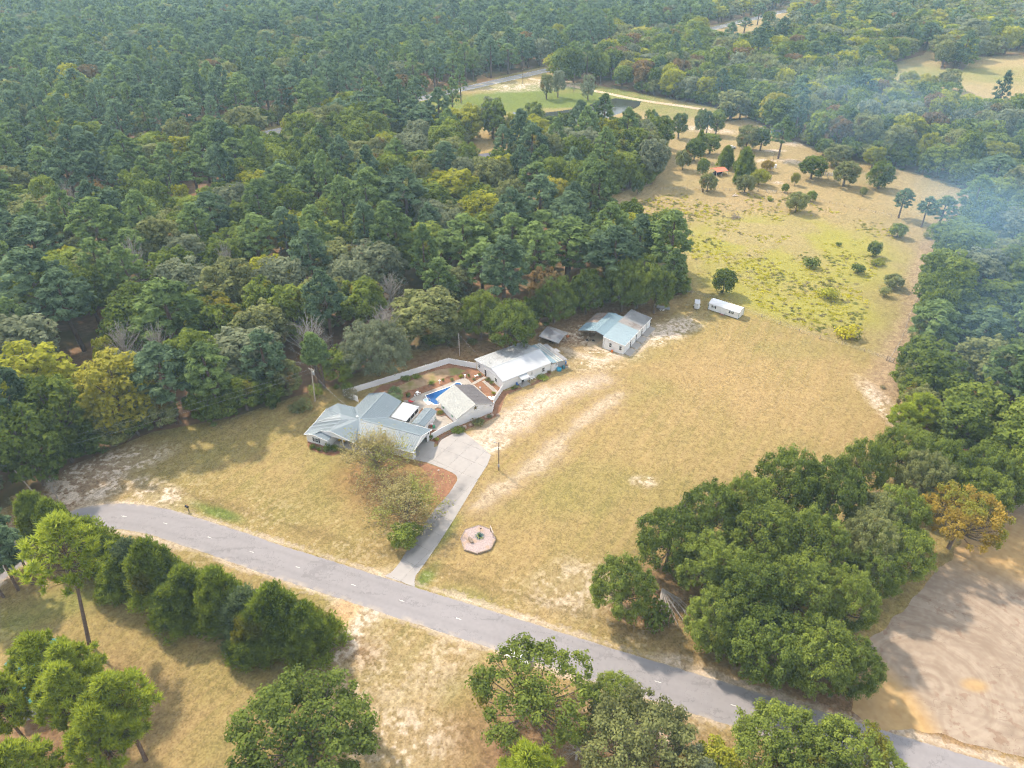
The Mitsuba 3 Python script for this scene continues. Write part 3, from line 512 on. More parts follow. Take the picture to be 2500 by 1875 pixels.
aw = thing('entrance_awning', 'white metal awning on dark posts over the front door of the long white building', 'awning')
roof_plane(aw, WB, [(5.2, 0.10, 2.62), (8.0, 0.10, 2.62), (8.0, -1.6, 2.25), (5.2, -1.6, 2.25)], 'white_roof', (0, 1), 0.35, thick=0.06, name='canopy')
for u in (5.3, 7.9): put('post', MB().box(WB, u - 0.05, u + 0.05, -1.55, -1.45, 0.16, 2.2), 'dark', aw)
put('step_slab', MB().box(WB, 5.0, 7.9, -1.9, 0.08, 0, 0.15), 'concrete', aw)
put('vent_pipe', MB().tube([WB(1.6, 9.0, 3.3), WB(1.6, 9.0, 4.3)], 0.07, 7).box(WB, 1.3, 1.9, 8.9, 9.1, 4.3, 4.36), 'steel', label='thin vent pipe standing on the back roof of the long white building', cat='vent pipe')
bn = thing('garden_bench', 'white slatted bench against the front wall of the long white building', 'bench')
for z, v in ((0.48, -0.55), (0.9, -0.15)):
    for i in range(3): put('slat', MB().box(WB, 8.7, 10.6, v + (0.16 * i if z < 0.6 else 0.0), v + (0.16 * i + 0.12 if z < 0.6 else 0.05), z + (0 if z < 0.6 else 0.16 * i - 0.2), z + (0.05 if z < 0.6 else 0.16 * i - 0.08)), 'p_white', bn)
for u in (8.72, 9.6, 10.5): put('leg', MB().box(WB, u, u + 0.08, -0.55, -0.08, 0.0, 0.47), 'p_white', bn)
def barrel(name, fr, u, v, r, h, m, label, cat):
    c = fr(u, v); t = thing(name, label, cat)
    put('body', MB().tube([(c[0], c[1], z) for z in (0.0, h * 0.1, h * 0.5, h * 0.9, h)], [r * 0.85, r * 0.98, r, r * 0.98, r * 0.86], 14), m, t, smooth=40)
    put('lid', MB().cyl(c, r * 0.9, h + 0.002, h + 0.06, 14), m, t, smooth=40); return t
barrel('tub', WB, 18.6, -0.95, 0.72, 0.75, 'p_turquoise', 'round turquoise tub by the side door of the long white building', 'tub')
barrel('rubbish_bin', WB, 20.2, -0.95, 0.38, 0.95, 'p_teal', 'dark teal bin beside the turquoise tub', 'bin')
barrel('blue_barrel', WB, 22.1, 0.6, 0.36, 0.95, 'p_blue', 'dark blue barrel round the end corner of the long white building', 'barrel')
cr = thing('stacked_crate', 'grey crate stacked by the dark teal bin', 'crate'); put('side', MB().box(WB, 20.8, 21.6, -1.1, -0.5, 0.0, 0.7), 'p_grey', cr); put('lid', MB().box(WB, 20.75, 21.65, -1.15, -0.45, 0.7, 0.76), 'p_brown', cr)
bc = thing('blue_chair', 'blue plastic chair left of the awning by the white wall', 'chair')
put('seat', MB().box(WB, 4.2, 4.75, -0.75, -0.2, 0.42, 0.47), 'p_blue', bc); put('backrest', MB().box(WB, 4.2, 4.75, -0.2, -0.14, 0.47, 1.05), 'p_blue', bc)
for a in (4.22, 4.68):
    for v in (-0.73, -0.2): put('leg', MB().box(WB, a, a + 0.05, v, v + 0.05, 0, 0.42), 'p_blue', bc)
# ================================================================ lean-to by the trees
LT = Frame((9.64, 184.19), -27.0)
lt = thing('open_lean_to', 'low open lean-to with weathered curved metal roof between the trees', 'lean-to')
lp = [(8.00, 183.93), (13.82, 180.40), (15.69, 183.41), (17.02, 185.64), (11.47, 189.34), (10.58, 188.40), (10.03, 187.22)]
lz = [1.9, 1.5, 2.4, 2.1, 2.3, 2.6, 2.5]
L3 = [np.array([*q, z]) for q, z in zip(lp, lz)]
def quad(parent, name, pts, m, th=0.06, label=None): return put(name, MB().prism(pts, (0, 0, -th)), m, parent, label=label)
quad(lt, 'roof_plane', [L3[0], L3[1], L3[2], L3[5]], 'old_roof'); quad(lt, 'roof_plane', [L3[5], L3[2], L3[3], L3[4]], 'worn_roof')
rb = MB()
for t in np.linspace(0.03, 0.97, 14): rb.bar(L3[0] * (1 - t) + L3[1] * t + (0, 0, .02), L3[5] * (1 - t) + L3[2] * t + (0, 0, .02), 0.05, 0.04)
put('roof_rib', rb, 'old_roof', lt, kind='stuff')
for q, z in ((L3[0], 1.8), (L3[1], 1.4), (L3[3], 2.0), (L3[4], 2.2)):
    c = L3[0] * 0.25 + L3[1] * 0.25 + L3[3] * 0.25 + L3[4] * 0.25; e = q + (c - q) * 0.07
    put('post', MB().bar((e[0], e[1], 0), (e[0], e[1], z), 0.12), 'timber', lt)
put('beam', MB().bar(L3[0] + (0.1, 0.1, -.15), L3[1] + (-.1, 0.1, -.15), 0.12), 'timber', lt)
tr = thing('utility_trailer', 'dark flat trailer parked under the open lean-to', 'trailer')
put('bed', MB().box(LT, 0.6, 4.2, 0.3, 1.9, 0.55, 0.65), 'dark', tr)
for u in (2.0, 2.9): put('wheel', MB().tube([LT(u, 0.1, 0.3), LT(u, 0.28, 0.3)], 0.3, 12), 'dark', tr)
put('drawbar', MB().bar(LT(0.6, 1.1, 0.55), LT(-0.8, 1.1, 0.45), 0.1), 'steel', tr)
# ================================================================ garage row with carport
GB = Frame((32.65, 176.61), 57.7)
gb = thing('garage_building', 'white metal garage row with blue and grey shed roof and four roller doors', 'garage')
wall_run(gb, GB, [(0.05, 0.1), (19.6, 0.1), (19.6, 6.8), (0.05, 6.8)], 0, 2.95, 'siding')
gable_tri(gb, GB, [(-0.02, 0.05, 2.95), (-0.02, 6.85, 2.95), (-0.02, 6.85, 3.9)], 'siding', -0.08); gable_tri(gb, GB, [(19.6, 0.05, 2.95), (19.6, 6.85, 2.95), (19.6, 6.85, 3.9)], 'siding', 0.08)
put('upper_wall', MB().box(GB, 0.0, 19.6, 6.74, 6.86, 2.95, 3.88), 'siding', gb)
for u0, u1, m_, lab in ((-0.15, 5.2, 'pale_sky', None), (5.2, 10.2, 'pale_sky', None), (10.2, 13.2, 'worn_roof', 'rusty worn strip of roof'), (13.2, 19.8, 'grey_roof', 'grey weathered roof at the far end')):
    roof_plane(gb, GB, [(u0, -0.15, 3.0), (u0, 6.9, 4.0), (u1, 6.9, 4.0), (u1, -0.15, 3.0)], m_, (0, 1), 0.45, name='roof_panel', label=lab)
gutter(gb, GB, (-0.15, -0.18, 2.94), (19.8, -0.18, 2.94)); gutter(gb, GB, (-0.18, -0.15, 2.94), (-0.18, 6.9, 3.94))
for i, (u0, u1) in enumerate(((0.5, 4.2), (4.9, 8.3), (9.0, 12.4), (13.2, 18.9))):
    n = 6
    d_ = numbered(gb + '__roller_door')
    scene[d_] = mikit.ply(MB().box(GB, u0, u1, -0.02, 0.02, 0.05, 2.5).mesh(), 'm_trim')
    for k in range(5): put('slat', MB().box(GB, u0 + 0.02, u1 - 0.02, -0.05, -0.018, 0.08 + k * 0.48, 0.08 + k * 0.48 + 0.44), 'vinyl', d_)
for u in (4.55, 8.65, 12.8, 16.2, 19.4): put('door_post', MB().box(GB, u - 0.09, u + 0.09, -0.10, 0.02, 0.0, 2.9), 'dark', gb)
for u0, u1, w in ((0.1, 4.0, 2.1), (4.7, 8.1, 2.2), (8.7, 12.2, 2.2), (12.9, 19.3, 1.9)): put('ramp', MB().prism([GB(u0, -w, 0.06), GB(u1, -w, 0.06), GB(u1, -0.06, 0.30), GB(u0, -0.06, 0.30)], (0, 0, -0.06)), 'concrete', gb)
for v in (4.75, 1.55): window(gb, GB, (-0.03, v), (-0.03, v - 0.85), 1.15, 2.55, frame='trim', label='dark sash window')
put('downpipe', MB().bar(GB(-0.1, 6.45, 0.2), GB(-0.1, 6.45, 3.7), 0.09), 'p_grey', gb)
cp = thing('carport', 'open carport with blue metal gable roof joined to the garage row', 'carport')
roof_plane(cp, GB, [(0.55, 6.95, 3.95), (0.9, 9.7, 4.5), (13.9, 9.6, 4.5), (14.0, 6.95, 3.95)], 'sky_roof', (0, 1), 0.45)
roof_plane(cp, GB, [(0.95, 12.35, 3.9), (0.9, 9.7, 4.5), (13.9, 9.6, 4.5), (14.2, 12.0, 3.9)], 'sky_roof', (0, 1), 0.45)
roof_plane(cp, GB, [(1.9, 16.2, 2.25), (1.2, 12.4, 3.75), (7.0, 12.3, 3.75), (7.5, 16.3, 2.25)], 'sky_roof', (0, 1), 0.45, name='lean_to_roof')
roof_plane(cp, GB, [(7.5, 16.3, 2.25), (7.0, 12.3, 3.75), (14.2, 12.1, 3.75), (14.8, 16.3, 2.25)], 'rust_roof', (0, 1), 0.45, name='lean_to_roof', label='rusted half of the lean-to roof')
put('ridge_cap', MB().bar(GB(0.9, 9.7, 4.55), GB(13.9, 9.6, 4.55), 0.3, 0.04), 'sky_roof', cp)
for u in (1.3, 5.5, 9.7, 13.8):
    put('post', MB().bar(GB(u, 12.2, 0), GB(u, 12.2, 3.8), 0.12), 'timber', cp); put('post', MB().bar(GB(u + 0.6, 16.0, 0), GB(u + 0.6, 16.0, 2.2), 0.12), 'timber', cp)
    put('rafter', MB().bar(GB(u - 0.3, 7.1, 3.85), GB(u - 0.3, 12.2, 3.75), 0.12), 'timber', cp)
put('gable_board', MB().bar(GB(0.9, 7.0, 3.86), GB(0.9, 9.7, 4.4), 0.06, 0.16).bar(GB(0.9, 9.7, 4.4), GB(0.95, 12.3, 3.82), 0.06, 0.16), 'p_grey', cp)
put('carport_floor', sheet(rough_edge([tuple(GB(u, v)[:2]) for u, v in ((-1.5, 7.0), (13.5, 7.0), (13.5, 12.5), (-1.0, 11.5))], 0.6, 2, 4), None, 0.010), 'track_sand', kind='structure', label='pale bare earth under the carport')
for i, (u, v, lab) in enumerate(((2.2, 11.0, 'round metal lid leaning in the carport'), (3.0, 12.6, 'dark tyre lying beside the carport post'))):
    c = GB(u - 1.5 * i, v); tt = thing('old_tyre', ('dark tyre lying inside the carport', 'dark tyre lying beside the carport post')[i], 'tyre')
    put('tread', trimesh.creation.torus(0.32, 0.13, 18, 8).apply_translation([c[0], c[1], 0.13]), 'dark', tt, smooth=40)
for fr, p_, lab in ((GB, (-0.7, 3.4), 'orange pot standing by the garage end wall'), (GB, (0.6, 20.6), 'orange can standing at the open lean-to')):
    c = fr(*p_) if p_[1] < 10 else np.array([*(16.87, 186.31), 0]); t_ = thing('orange_pot', lab, 'pot')
    put('body', MB().tube([(c[0], c[1], z) for z in (0.0, 0.25, 0.6)], [0.22, 0.30, 0.34], 12), 'p_orange', t_, smooth=40); put('rim', MB().cyl(c, 0.37, 0.6, 0.68, 12), 'p_orange', t_, smooth=40)
# ================================================================ white shed and cargo trailer by the field
WS = Frame((71.67, 197.50), 141.2)
ws = thing('white_shed', 'long white portable shed with barn roof beside the field fence', 'shed')
put('skid', MB().box(WS, 0.2, 10.1, 0.4, 0.6, 0.0, 0.22).box(WS, 0.2, 10.1, 3.2, 3.4, 0.0, 0.22), 'timber', ws)
wall_run(ws, WS, [(0.08, 0.08), (10.25, 0.08), (10.25, 3.85), (0.08, 3.85)], 0.22, 2.5, 'white_metal', 0.12)
prof = [(-0.12, 2.46), (0.55, 2.92), (1.25, 3.18), (2.0, 3.27), (2.75, 3.18), (3.4, 2.92), (4.05, 2.46)]
for (v0, z0), (v1, z1) in zip(prof[:-1], prof[1:]): roof_plane(ws, WS, [(-0.1, v0, z0), (-0.1, v1, z1), (10.4, v1, z1), (10.4, v0, z0)], 'vinyl', None, thick=0.05)
for u in (0.05, 10.22): gable_tri(ws, WS, [(u, v, z - 0.06) for v, z in prof if 0 < v < 4] + [(u, 3.85, 2.45), (u, 0.1, 2.45)], 'white_metal', 0.04)
for u in (8.2, 2.2): window(ws, WS, (u + 0.6, 0.02), (u, 0.02), 1.35, 2.05, True, out=1, label='small window with dark shutters')
door(ws, WS, (5.8, 0.02), (4.85, 0.02), 0.28, 2.3, 'vinyl', label='white door in the middle of the long side'); put('step', MB().box(WS, 4.7, 6.0, -0.75, -0.1, 0.0, 0.2), 'brick', ws)
for u, v in ((-0.0, 0.0), (10.33, 0.0), (-0.0, 3.92), (10.33, 3.92)): put('corner_trim', MB().box(WS, u - 0.05, u + 0.05, v - 0.05, v + 0.05, 0.22, 2.45), 'p_teal', ws)
CT = Frame((60.76, 203.69), 78.0)
ct = thing('cargo_trailer', 'small white enclosed cargo trailer with a V nose beside the long white shed', 'trailer')
nose = [(0.25, 0.0), (0.25, 0.85), (0.25, 1.7)]
box_pts = [(0.25, 0.05), (-0.35, 0.85), (0.25, 1.65), (3.0, 1.65), (3.0, 0.05)]
put('body', sheet(Polygon([tuple(CT(*q)[:2]) for q in box_pts]), 0.45, 2.25), 'vinyl', ct); put('roof', sheet(Polygon([tuple(CT(*q)[:2]) for q in box_pts]).buffer(0.06), 2.25, 2.32), 'white_roof', ct)
put('nose_trim', MB().bar(CT(-0.37, 0.85, 0.45), CT(-0.37, 0.85, 2.2), 0.12), 'p_grey', ct)
for v in (-0.12, 1.72): put('wheel', MB().tube([CT(1.7, v, 0.33), CT(1.7, v + 0.15, 0.33)], 0.33, 14), 'dark', ct); put('fender', MB().box(CT, 1.25, 2.15, v - 0.02, v + 0.18, 0.68, 0.74), 'vinyl', ct)
put('drawbar', MB().bar(CT(-0.3, 0.85, 0.45), CT(-1.2, 0.85, 0.42), 0.1), 'dark', ct)
FT = Frame((49.99, 203.03), 160)
ft = thing('flat_trailer', 'flat trailer with white wheels parked at the edge of the trees', 'trailer')
put('deck', MB().box(FT, -0.8, 3.4, 0, 2.0, 0.6, 0.72), 'grey_roof', ft)
for u in (1.0, 1.9):
    for v in (-0.18, 2.02): put('wheel', MB().tube([FT(u, v, 0.32), FT(u, v + 0.16, 0.32)], 0.32, 12), 'p_white', ft)
put('drawbar', MB().bar(FT(3.4, 1.0, 0.6), FT(4.8, 1.0, 0.5), 0.1), 'dark', ft)
# ================================================================ far houses and sheds
def simple_house(name, label, fr, L, W, hz, rz, roof_m, wall_m, wins=3, cat='house', over=0.4, ribs=False, open_end=False):
    h = thing(name, label, cat)
    wall_run(h, fr, [(0, 0), (L, 0), (L, W), (0, W)], 0, hz, wall_m, skip=(3,) if open_end else ())
    for s in (0, 1):
        v = -over if s == 0 else W + over; z = hz - over * (rz - hz) / (W / 2)
        roof_plane(h, fr, [(-over, v, z), (-over, W / 2, rz), (L + over, W / 2, rz), (L + over, v, z)], roof_m, (0, 1) if ribs else None, 0.5)
    for u in (0, L): gable_tri(h, fr, [(u, 0, hz), (u, W, hz), (u, W / 2, rz - 0.1)], wall_m, 0.06)
    for i in range(wins): u = L * (i + 0.6) / wins; window(h, fr, (u - 0.5, -0.06), (u + 0.5, -0.06), 0.9, 2.1)
    return h
gh = simple_house('brick_house', 'white house with grey shingle roof half hidden in the middle woods', Frame((-17.49, 352.21), 20), 17, 9, 2.8, 5.2, 'shingle', 'siding', 4)
put('chimney', MB().box(Frame((-17.49, 352.21), 20), 10, 11, 5, 6, 4.5, 6.2), 'brick', gh)
TH = Frame((156.00, 405.36), 148)
th = thing('teal_house', 'teal house with grey roof and open carport at the edge of the smoky woods', 'house')
tl = Frame((155.11, 403.87), 128)
wall_run(th, tl, [(5.0, 0.5), (13.0, 0.5), (13.0, 9.5), (5.0, 9.5)], 0, 2.9, 'tealwall')
roof_plane(th, tl, [(-0.4, -0.4, 2.8), (-0.4, 5, 4.6), (13.4, 5, 4.6), (13.4, -0.4, 2.8)], 'shingle', None)
roof_plane(th, tl, [(-0.4, 10.4, 2.8), (-0.4, 5, 4.6), (13.4, 5, 4.6), (13.4, 10.4, 2.8)], 'shingle', None)
gable_tri(th, tl, [(0, 0, 2.8), (0, 10, 2.8), (0, 5, 4.5)], 'tealwall', 0.1, label='teal carport gable'); gable_tri(th, tl, [(13.0, 0, 2.8), (13.0, 10, 2.8), (13.0, 5, 4.5)], 'tealwall', 0.1)
roof_plane(th, tl, [(6, -3.0, 2.9), (6, 3.0, 4.2), (8.6, 3.0, 4.25), (8.6, -3.0, 3.0)], 'shingle', None, name='porch_roof')
for v in (0.2, 5, 9.8): put('post', MB().box(tl, 0.1, 0.3, v - 0.1, v + 0.1, 0, 2.8), 'trim', th)
window(th, tl, (10.5, 0.42), (9.4, 0.42), 0.9, 2.1, out=1); window(th, tl, (12.4, 0.42), (11.6, 0.42), 0.9, 2.1, out=1)
simple_house('grey_outhouse', 'small grey outhouse under the trees right of the teal house', Frame((169.83, 391.57), 20), 3.2, 3.6, 2.3, 3.2, 'white_roof', 'p_grey', 0, 'shed')
OC = Frame((98.15, 337.93), 22)
oc = thing('orange_carport', 'metal carport with an orange roof over a dark boat in the far yard', 'carport')
for s in (0, 1): roof_plane(oc, OC, [(-0.2, -0.3 if s == 0 else 6.0, 2.3), (-0.2, 2.85, 3.2), (6.4, 2.85, 3.2), (6.4, -0.3 if s == 0 else 6.0, 2.3)], 'orange_roof', (0, 1), 0.5)
OC2 = OC
for u in (0, 3.1, 6.2):
    for v in (0, 5.7): put('post', MB().bar(OC(u, v, 0), OC(u, v, 2.35), 0.12), 'trim', oc)
bt = thing('covered_boat', 'dark covered boat parked under the orange carport roof', 'boat')
put('hull', MB().tube([OC(0.3, 2.6, 0.7), OC(1.5, 2.6, 0.75), OC(3.5, 2.6, 0.8), OC(5.6, 2.6, 0.85)], [0.9, 1.0, 0.85, 0.15], 10), 'dark', bt, smooth=40); put('cover', MB().ball(OC(2.0, 2.6, 1.4), (1.1, 0.9, 0.5), 2), 'p_blue', bt, smooth=True)
RH = Frame((138.77, 542.11), 10)
simple_house('red_roof_house', 'brick house with a red-orange metal roof deep in the far woods', RH, 16, 9, 3.2, 5.6, 'orange_roof', 'brick', 4, ribs=True)
simple_house('brick_gable_house', 'small brick gable house among the far trees near the highway', Frame((326.96, 784.56), 25), 9, 11, 3.2, 6.6, 'shingle', 'brick', 2)
simple_house('long_barn', 'long low barn with rusty red wall at the top of the far field', Frame((370.52, 763.11), 8), 46, 9, 3.0, 4.6, 'brown_roof', 'p_brown', 5, 'barn')
simple_house('hidden_house', 'pale roofed house showing only a gable between far trees', Frame((213.26, 581.45), 15), 9, 8, 3.0, 5.4, 'white_roof', 'siding', 2)
simple_house('roadside_house', 'white house beside the highway half hidden behind the tall trees', Frame((51.19, 611.20), 15), 10, 7, 3.0, 5.0, 'grey_roof', 'siding', 3)
TB = Frame((-80.01, 64.92), 130)
tb = simple_house('teal_roof_house', 'building with a ribbed teal metal roof hidden under the pines in the lower left corner', Frame((-78.98, 64.16), 128), 11, 8, 2.8, 4.4, 'teal_roof', 'p_grey', 0, 'house', ribs=True)
RP = Frame((146.20, 331.95), -14)
rp = thing('ruined_shed', 'collapsed shed with bare rafters between two trees in the far yard', 'shed')
for u in (0, 3.2, 6.4):
    for v in (0, 4): put('post', MB().bar(RP(u, v, 0), RP(u, v, 2.6 + 0.2 * v / 4), 0.18), 'timber', rp)
for i in range(9): put('rafter', MB().bar(RP(i * 0.8, -0.5, 2.6 + 0.1 * (i % 3)), RP(i * 0.8 + 0.3, 4.6, 3.1 - 0.25 * (i % 2)), 0.22, 0.12), 'grey_roof', rp)
for v in (0, 2, 4): put('purlin', MB().bar(RP(-0.5, v, 2.75), RP(7, v, 2.85), 0.14), 'timber', rp)
# ================================================================ driveway, yard, pool
drv = Polygon([(-25.10, 94.13), (-23.88, 95.06), (-22.76, 97.10), (-21.47, 100.77), (-18.93, 107.36), (-16.86, 112.79), (-15.33, 115.40), (-14.00, 117.96), (-12.51, 122.08), (-12.78, 123.54), (-13.84, 124.63), (-16.11, 126.13), (-20.69, 128.58), (-21.77, 129.25), (-19.83, 133.39), (-18.25, 134.30), (-17.42, 136.74), (-14.85, 139.17), (-11.97, 139.84), (-8.48, 135.73), (-5.00, 130.95), (-5.87, 127.24), (-7.54, 123.03), (-12.58, 109.32), (-15.44, 102.03), (-18.21, 95.76), (-18.96, 94.27), (-19.06, 92.89), (-18.82, 91.44)]).difference(road_poly.buffer(0.02))
put_structure('driveway', sheet(drv, None, 0.016), 'edging', 'pale concrete driveway with dark stains from road to carport')
dax = 57.5; ca, sa = math.cos(math.radians(dax)), math.sin(math.radians(dax)); o = np.array((-21.77, 92.89))
def slabs(poly, o, ang, du, dv, z0, z1, m, parent, name, gap=0.025, v0=-40, v1=40, u1=80):
    rot = affinity.rotate(affinity.translate(poly, -o[0], -o[1]), -ang, origin=(0, 0))
    x0, y0, x1, y1 = rot.bounds
    for i in range(int(math.floor(x0 / du)), int(x1 / du) + 1):
        for j in range(int(math.floor(y0 / dv)), int(y1 / dv) + 1):
            c = rot.intersection(sbox(i * du + gap, j * dv + gap, (i + 1) * du - gap, (j + 1) * dv - gap))
            if c.area < 0.15: continue
            c = affinity.translate(affinity.rotate(c, ang, origin=(0, 0)), o[0], o[1])
            put(name, sheet(c, z0, z1), m, parent)
slabs(drv, o, dax, 4.6, 4.2, 0.018, 0.05, 'drive', 'driveway', 'slab')
# mulch beds, pool deck and lawn of the fenced yard
YARD = [(-35.93, 160.49), (-32.11, 162.30), (-18.18, 171.78), (-10.26, 169.17), (-8.10, 166.19), (-7.33, 164.88), (-2.50, 158.18), (-2.89, 157.13), (-4.51, 153.02), (-5.19, 148.08), (-13.72, 141.66), (-20.40, 138.22), (-24.48, 145.21), (-28.98, 153.69), (-34.21, 157.13), (-38.39, 155.74)]
put_structure('yard_mulch', sheet(rough_edge(YARD, 0.05, 2, 3), None, 0.010), 'mulch', 'orange-brown mulch beds inside the white fence')
yl = rough_edge([(-33.21, 158.53), (-29.38, 161.76), (-23.98, 166.95), (-20.37, 168.67), (-16.23, 169.56), (-13.09, 168.09), (-14.76, 166.19), (-17.98, 164.88), (-21.42, 161.76), (-24.50, 159.96), (-28.85, 157.48), (-30.23, 155.74)], 0.5, 2, 5)
def yard_lawn(p, n, uv):
    f = fbm(p.x * 1.1, p.y * 1.1, 0, 3); m = fbm(p.x * 0.25, p.y * 0.25, 2, 3)
    return mix(mix((0.26, 0.17, 0.10), (0.36, 0.26, 0.17), f), mix((0.16, 0.15, 0.05), (0.24, 0.21, 0.08), f), sstep(0.4, 0.6, m))
mat('yard_lawn', yard_lawn, 0.95, 0.1)
put_structure('yard_lawn', sheet(yl, None, 0.015), 'yard_lawn', 'patchy small lawn between fence and pool')
POOL = Polygon([(-23.11, 155.74), (-16.80, 159.96), (-15.30, 161.76), (-14.48, 161.76), (-13.94, 161.21), (-14.07, 159.96), (-16.11, 155.74), (-18.12, 153.52), (-18.99, 152.18), (-19.72, 151.51), (-20.63, 151.84), (-21.18, 152.51), (-22.22, 153.19), (-22.50, 154.03)]).buffer(0.35).buffer(-0.35)
WELL = Polygon([(-23.45, 153.69), (-22.55, 154.47), (-22.22, 153.19), (-21.17, 152.45), (-22.08, 151.74)]).buffer(0.1)
deck = Polygon([(-27.38, 153.52), (-26.11, 155.40), (-21.54, 158.53), (-16.56, 162.30), (-13.20, 164.40), (-12.01, 163.22), (-11.00, 161.39), (-10.25, 160.67), (-6.54, 155.06), (-13.09, 151.68), (-18.26, 150.35), (-20.03, 149.54), (-19.32, 146.95), (-17.19, 146.64), (-14.80, 143.81), (-16.65, 142.12), (-19.23, 140.60), (-21.09, 141.51), (-23.50, 150.35), (-24.68, 146.95), (-28.95, 153.52)])
walk1 = Polygon([(-11.31, 161.47), (-7.95, 164.88), (-7.11, 164.32), (-10.37, 161.03)]).union(Polygon([(-8.28, 162.41), (-7.58, 162.92), (-5.26, 159.96), (-3.39, 156.96), (-3.88, 156.02), (-5.83, 158.53), (-7.10, 160.67)]))
hp = Polygon([tuple(PH(u, v)[:2]) for u, v in ((0.4, 0.6), (8.6, 0.6), (8.6, 10.7), (0.4, 10.7))])
put_structure('pool_deck', sheet(deck.difference(POOL.buffer(0.02)).difference(WELL.buffer(0.02)), None, 0.022), 'edging', 'pale concrete deck round the pool and patio')
slabs(deck.difference(POOL.buffer(0.25)).difference(WELL.buffer(0.1)).difference(hp), np.array((-23.06, 153.69)), 33, 3.4, 3.4, 0.024, 0.05, 'deck', 'pool_deck', 'slab')
put_structure('garden_walk', sheet(walk1, None, 0.026), 'edging', 'pale concrete path from pool to the long white building')
slabs(walk1, np.array((-11.31, 161.47)), 33, 1.8, 1.8, 0.028, 0.055, 'deck', 'garden_walk', 'slab')
pool = thing('swimming_pool', 'bright blue swimming pool with a white step end beside the pool house', 'pool')
put('water', sheet(POOL, None, 0.03), 'pool_water', pool)
put('coping', sheet(POOL.buffer(0.25).difference(POOL), 0.02, 0.075), 'trim', pool)
put('step_well', sheet(WELL, None, 0.04), 'pool_step', pool); put('step_rim', sheet(WELL.buffer(0.22).difference(WELL).difference(POOL), 0.03, 0.09), 'trim', pool)
for q in ((640, 690), (655, 715)): put('handrail', MB().tube([np.array([*(-22.47, 153.69), 0.05]) + (0.3 * (q[0] - 640) / 15, 0, 0), np.array([*(-22.47, 153.69), 0.8]) + (0.3 * (q[0] - 640) / 15, 0.1, 0), np.array([*(-22.01, 153.02), 0.8]) + (0.3 * (q[0] - 640) / 15, 0, 0), np.array([*(-22.01, 153.02), 0.05]) + (0.3 * (q[0] - 640) / 15, 0, 0)], 0.035, 6), 'steel', pool)
# round planter by the patio
pb = rough_edge([(-20.17, 149.63), (-19.41, 150.19), (-18.78, 149.70), (-17.02, 146.95), (-18.12, 146.32), (-19.40, 146.73)], 0.1, 1, 2)
put_structure('patio_bed', sheet(pb, 0.02, 0.06), 'mulch', 'curved mulch bed with low yellow plants beside the patio')
ed = np.array(pb.exterior.coords); em = MB()
for a, b in zip(ed[:-1:1], ed[1::1]):
    if np.linalg.norm(a - b) > 0.02: em.bar((*a, 0.09), (*b, 0.09), 0.14, 0.16)
put('stone_edging', em, 'edging', 'patio_bed', kind='stuff')
# outer beds along the fence and house
FB = rough_edge([(-20.36, 137.78), (-17.18, 139.40), (-13.71, 141.51), (-9.83, 144.43), (-5.19, 148.14), (-4.90, 148.40), (-4.51, 152.68), (-2.60, 157.65), (2.44, 159.60), (2.63, 159.07), (-1.58, 155.74), (-2.16, 153.69), (-3.08, 148.72), (-4.00, 146.48), (-7.34, 143.65), (-11.53, 140.90), (-12.41, 140.00), (-14.41, 139.40), (-15.99, 138.22), (-17.15, 136.76), (-17.99, 134.74), (-18.64, 135.03), (-20.01, 136.03)], 0.25, 1.5, 7)
put_structure('fence_bed', sheet(FB, None, 0.012), 'mulch', 'long mulch bed outside the white fence')
MB2 = rough_edge([(-20.67, 128.38), (-15.88, 125.93), (-13.61, 124.44), (-12.77, 123.35), (-12.60, 122.08), (-14.01, 118.08), (-15.46, 115.40), (-16.35, 116.28), (-17.61, 121.14), (-20.61, 125.60), (-22.59, 127.91)], 0.2, 1.5, 8)
put_structure('drive_bed', sheet(MB2, None, 0.012), 'mulch', 'orange mulch bed along the driveway bend')
HB = rough_edge([(-50.17, 135.42), (-49.69, 135.70), (-45.77, 133.57), (-41.77, 132.45), (-41.30, 131.89), (-42.65, 130.65), (-44.34, 131.06), (-46.86, 132.03), (-49.40, 133.71)], 0.2, 1.5, 9)
put_structure('front_bed', sheet(HB, None, 0.012), 'mulch', 'mulch bed with clipped shrubs under the front window')
put_structure('white_bed', sheet(rough_edge([(4.80, 160.48), (7.65, 164.03), (10.10, 167.12), (11.18, 166.84), (10.82, 165.71), (8.71, 163.20), (5.41, 160.48)], 0.2, 1.5, 4), None, 0.012), 'mulch', 'mulch bed with ground cover along the long white building')
slope_walk = [(-18.10, 135.03), (-17.70, 136.76), (-16.03, 138.81), (-14.43, 139.70)]
put('stone_edging', MB().tube([(*q, 0.08) for q in smooth_line(slope_walk, 0.6)], 0.12, 6), 'edging', 'fence_bed', kind='stuff')
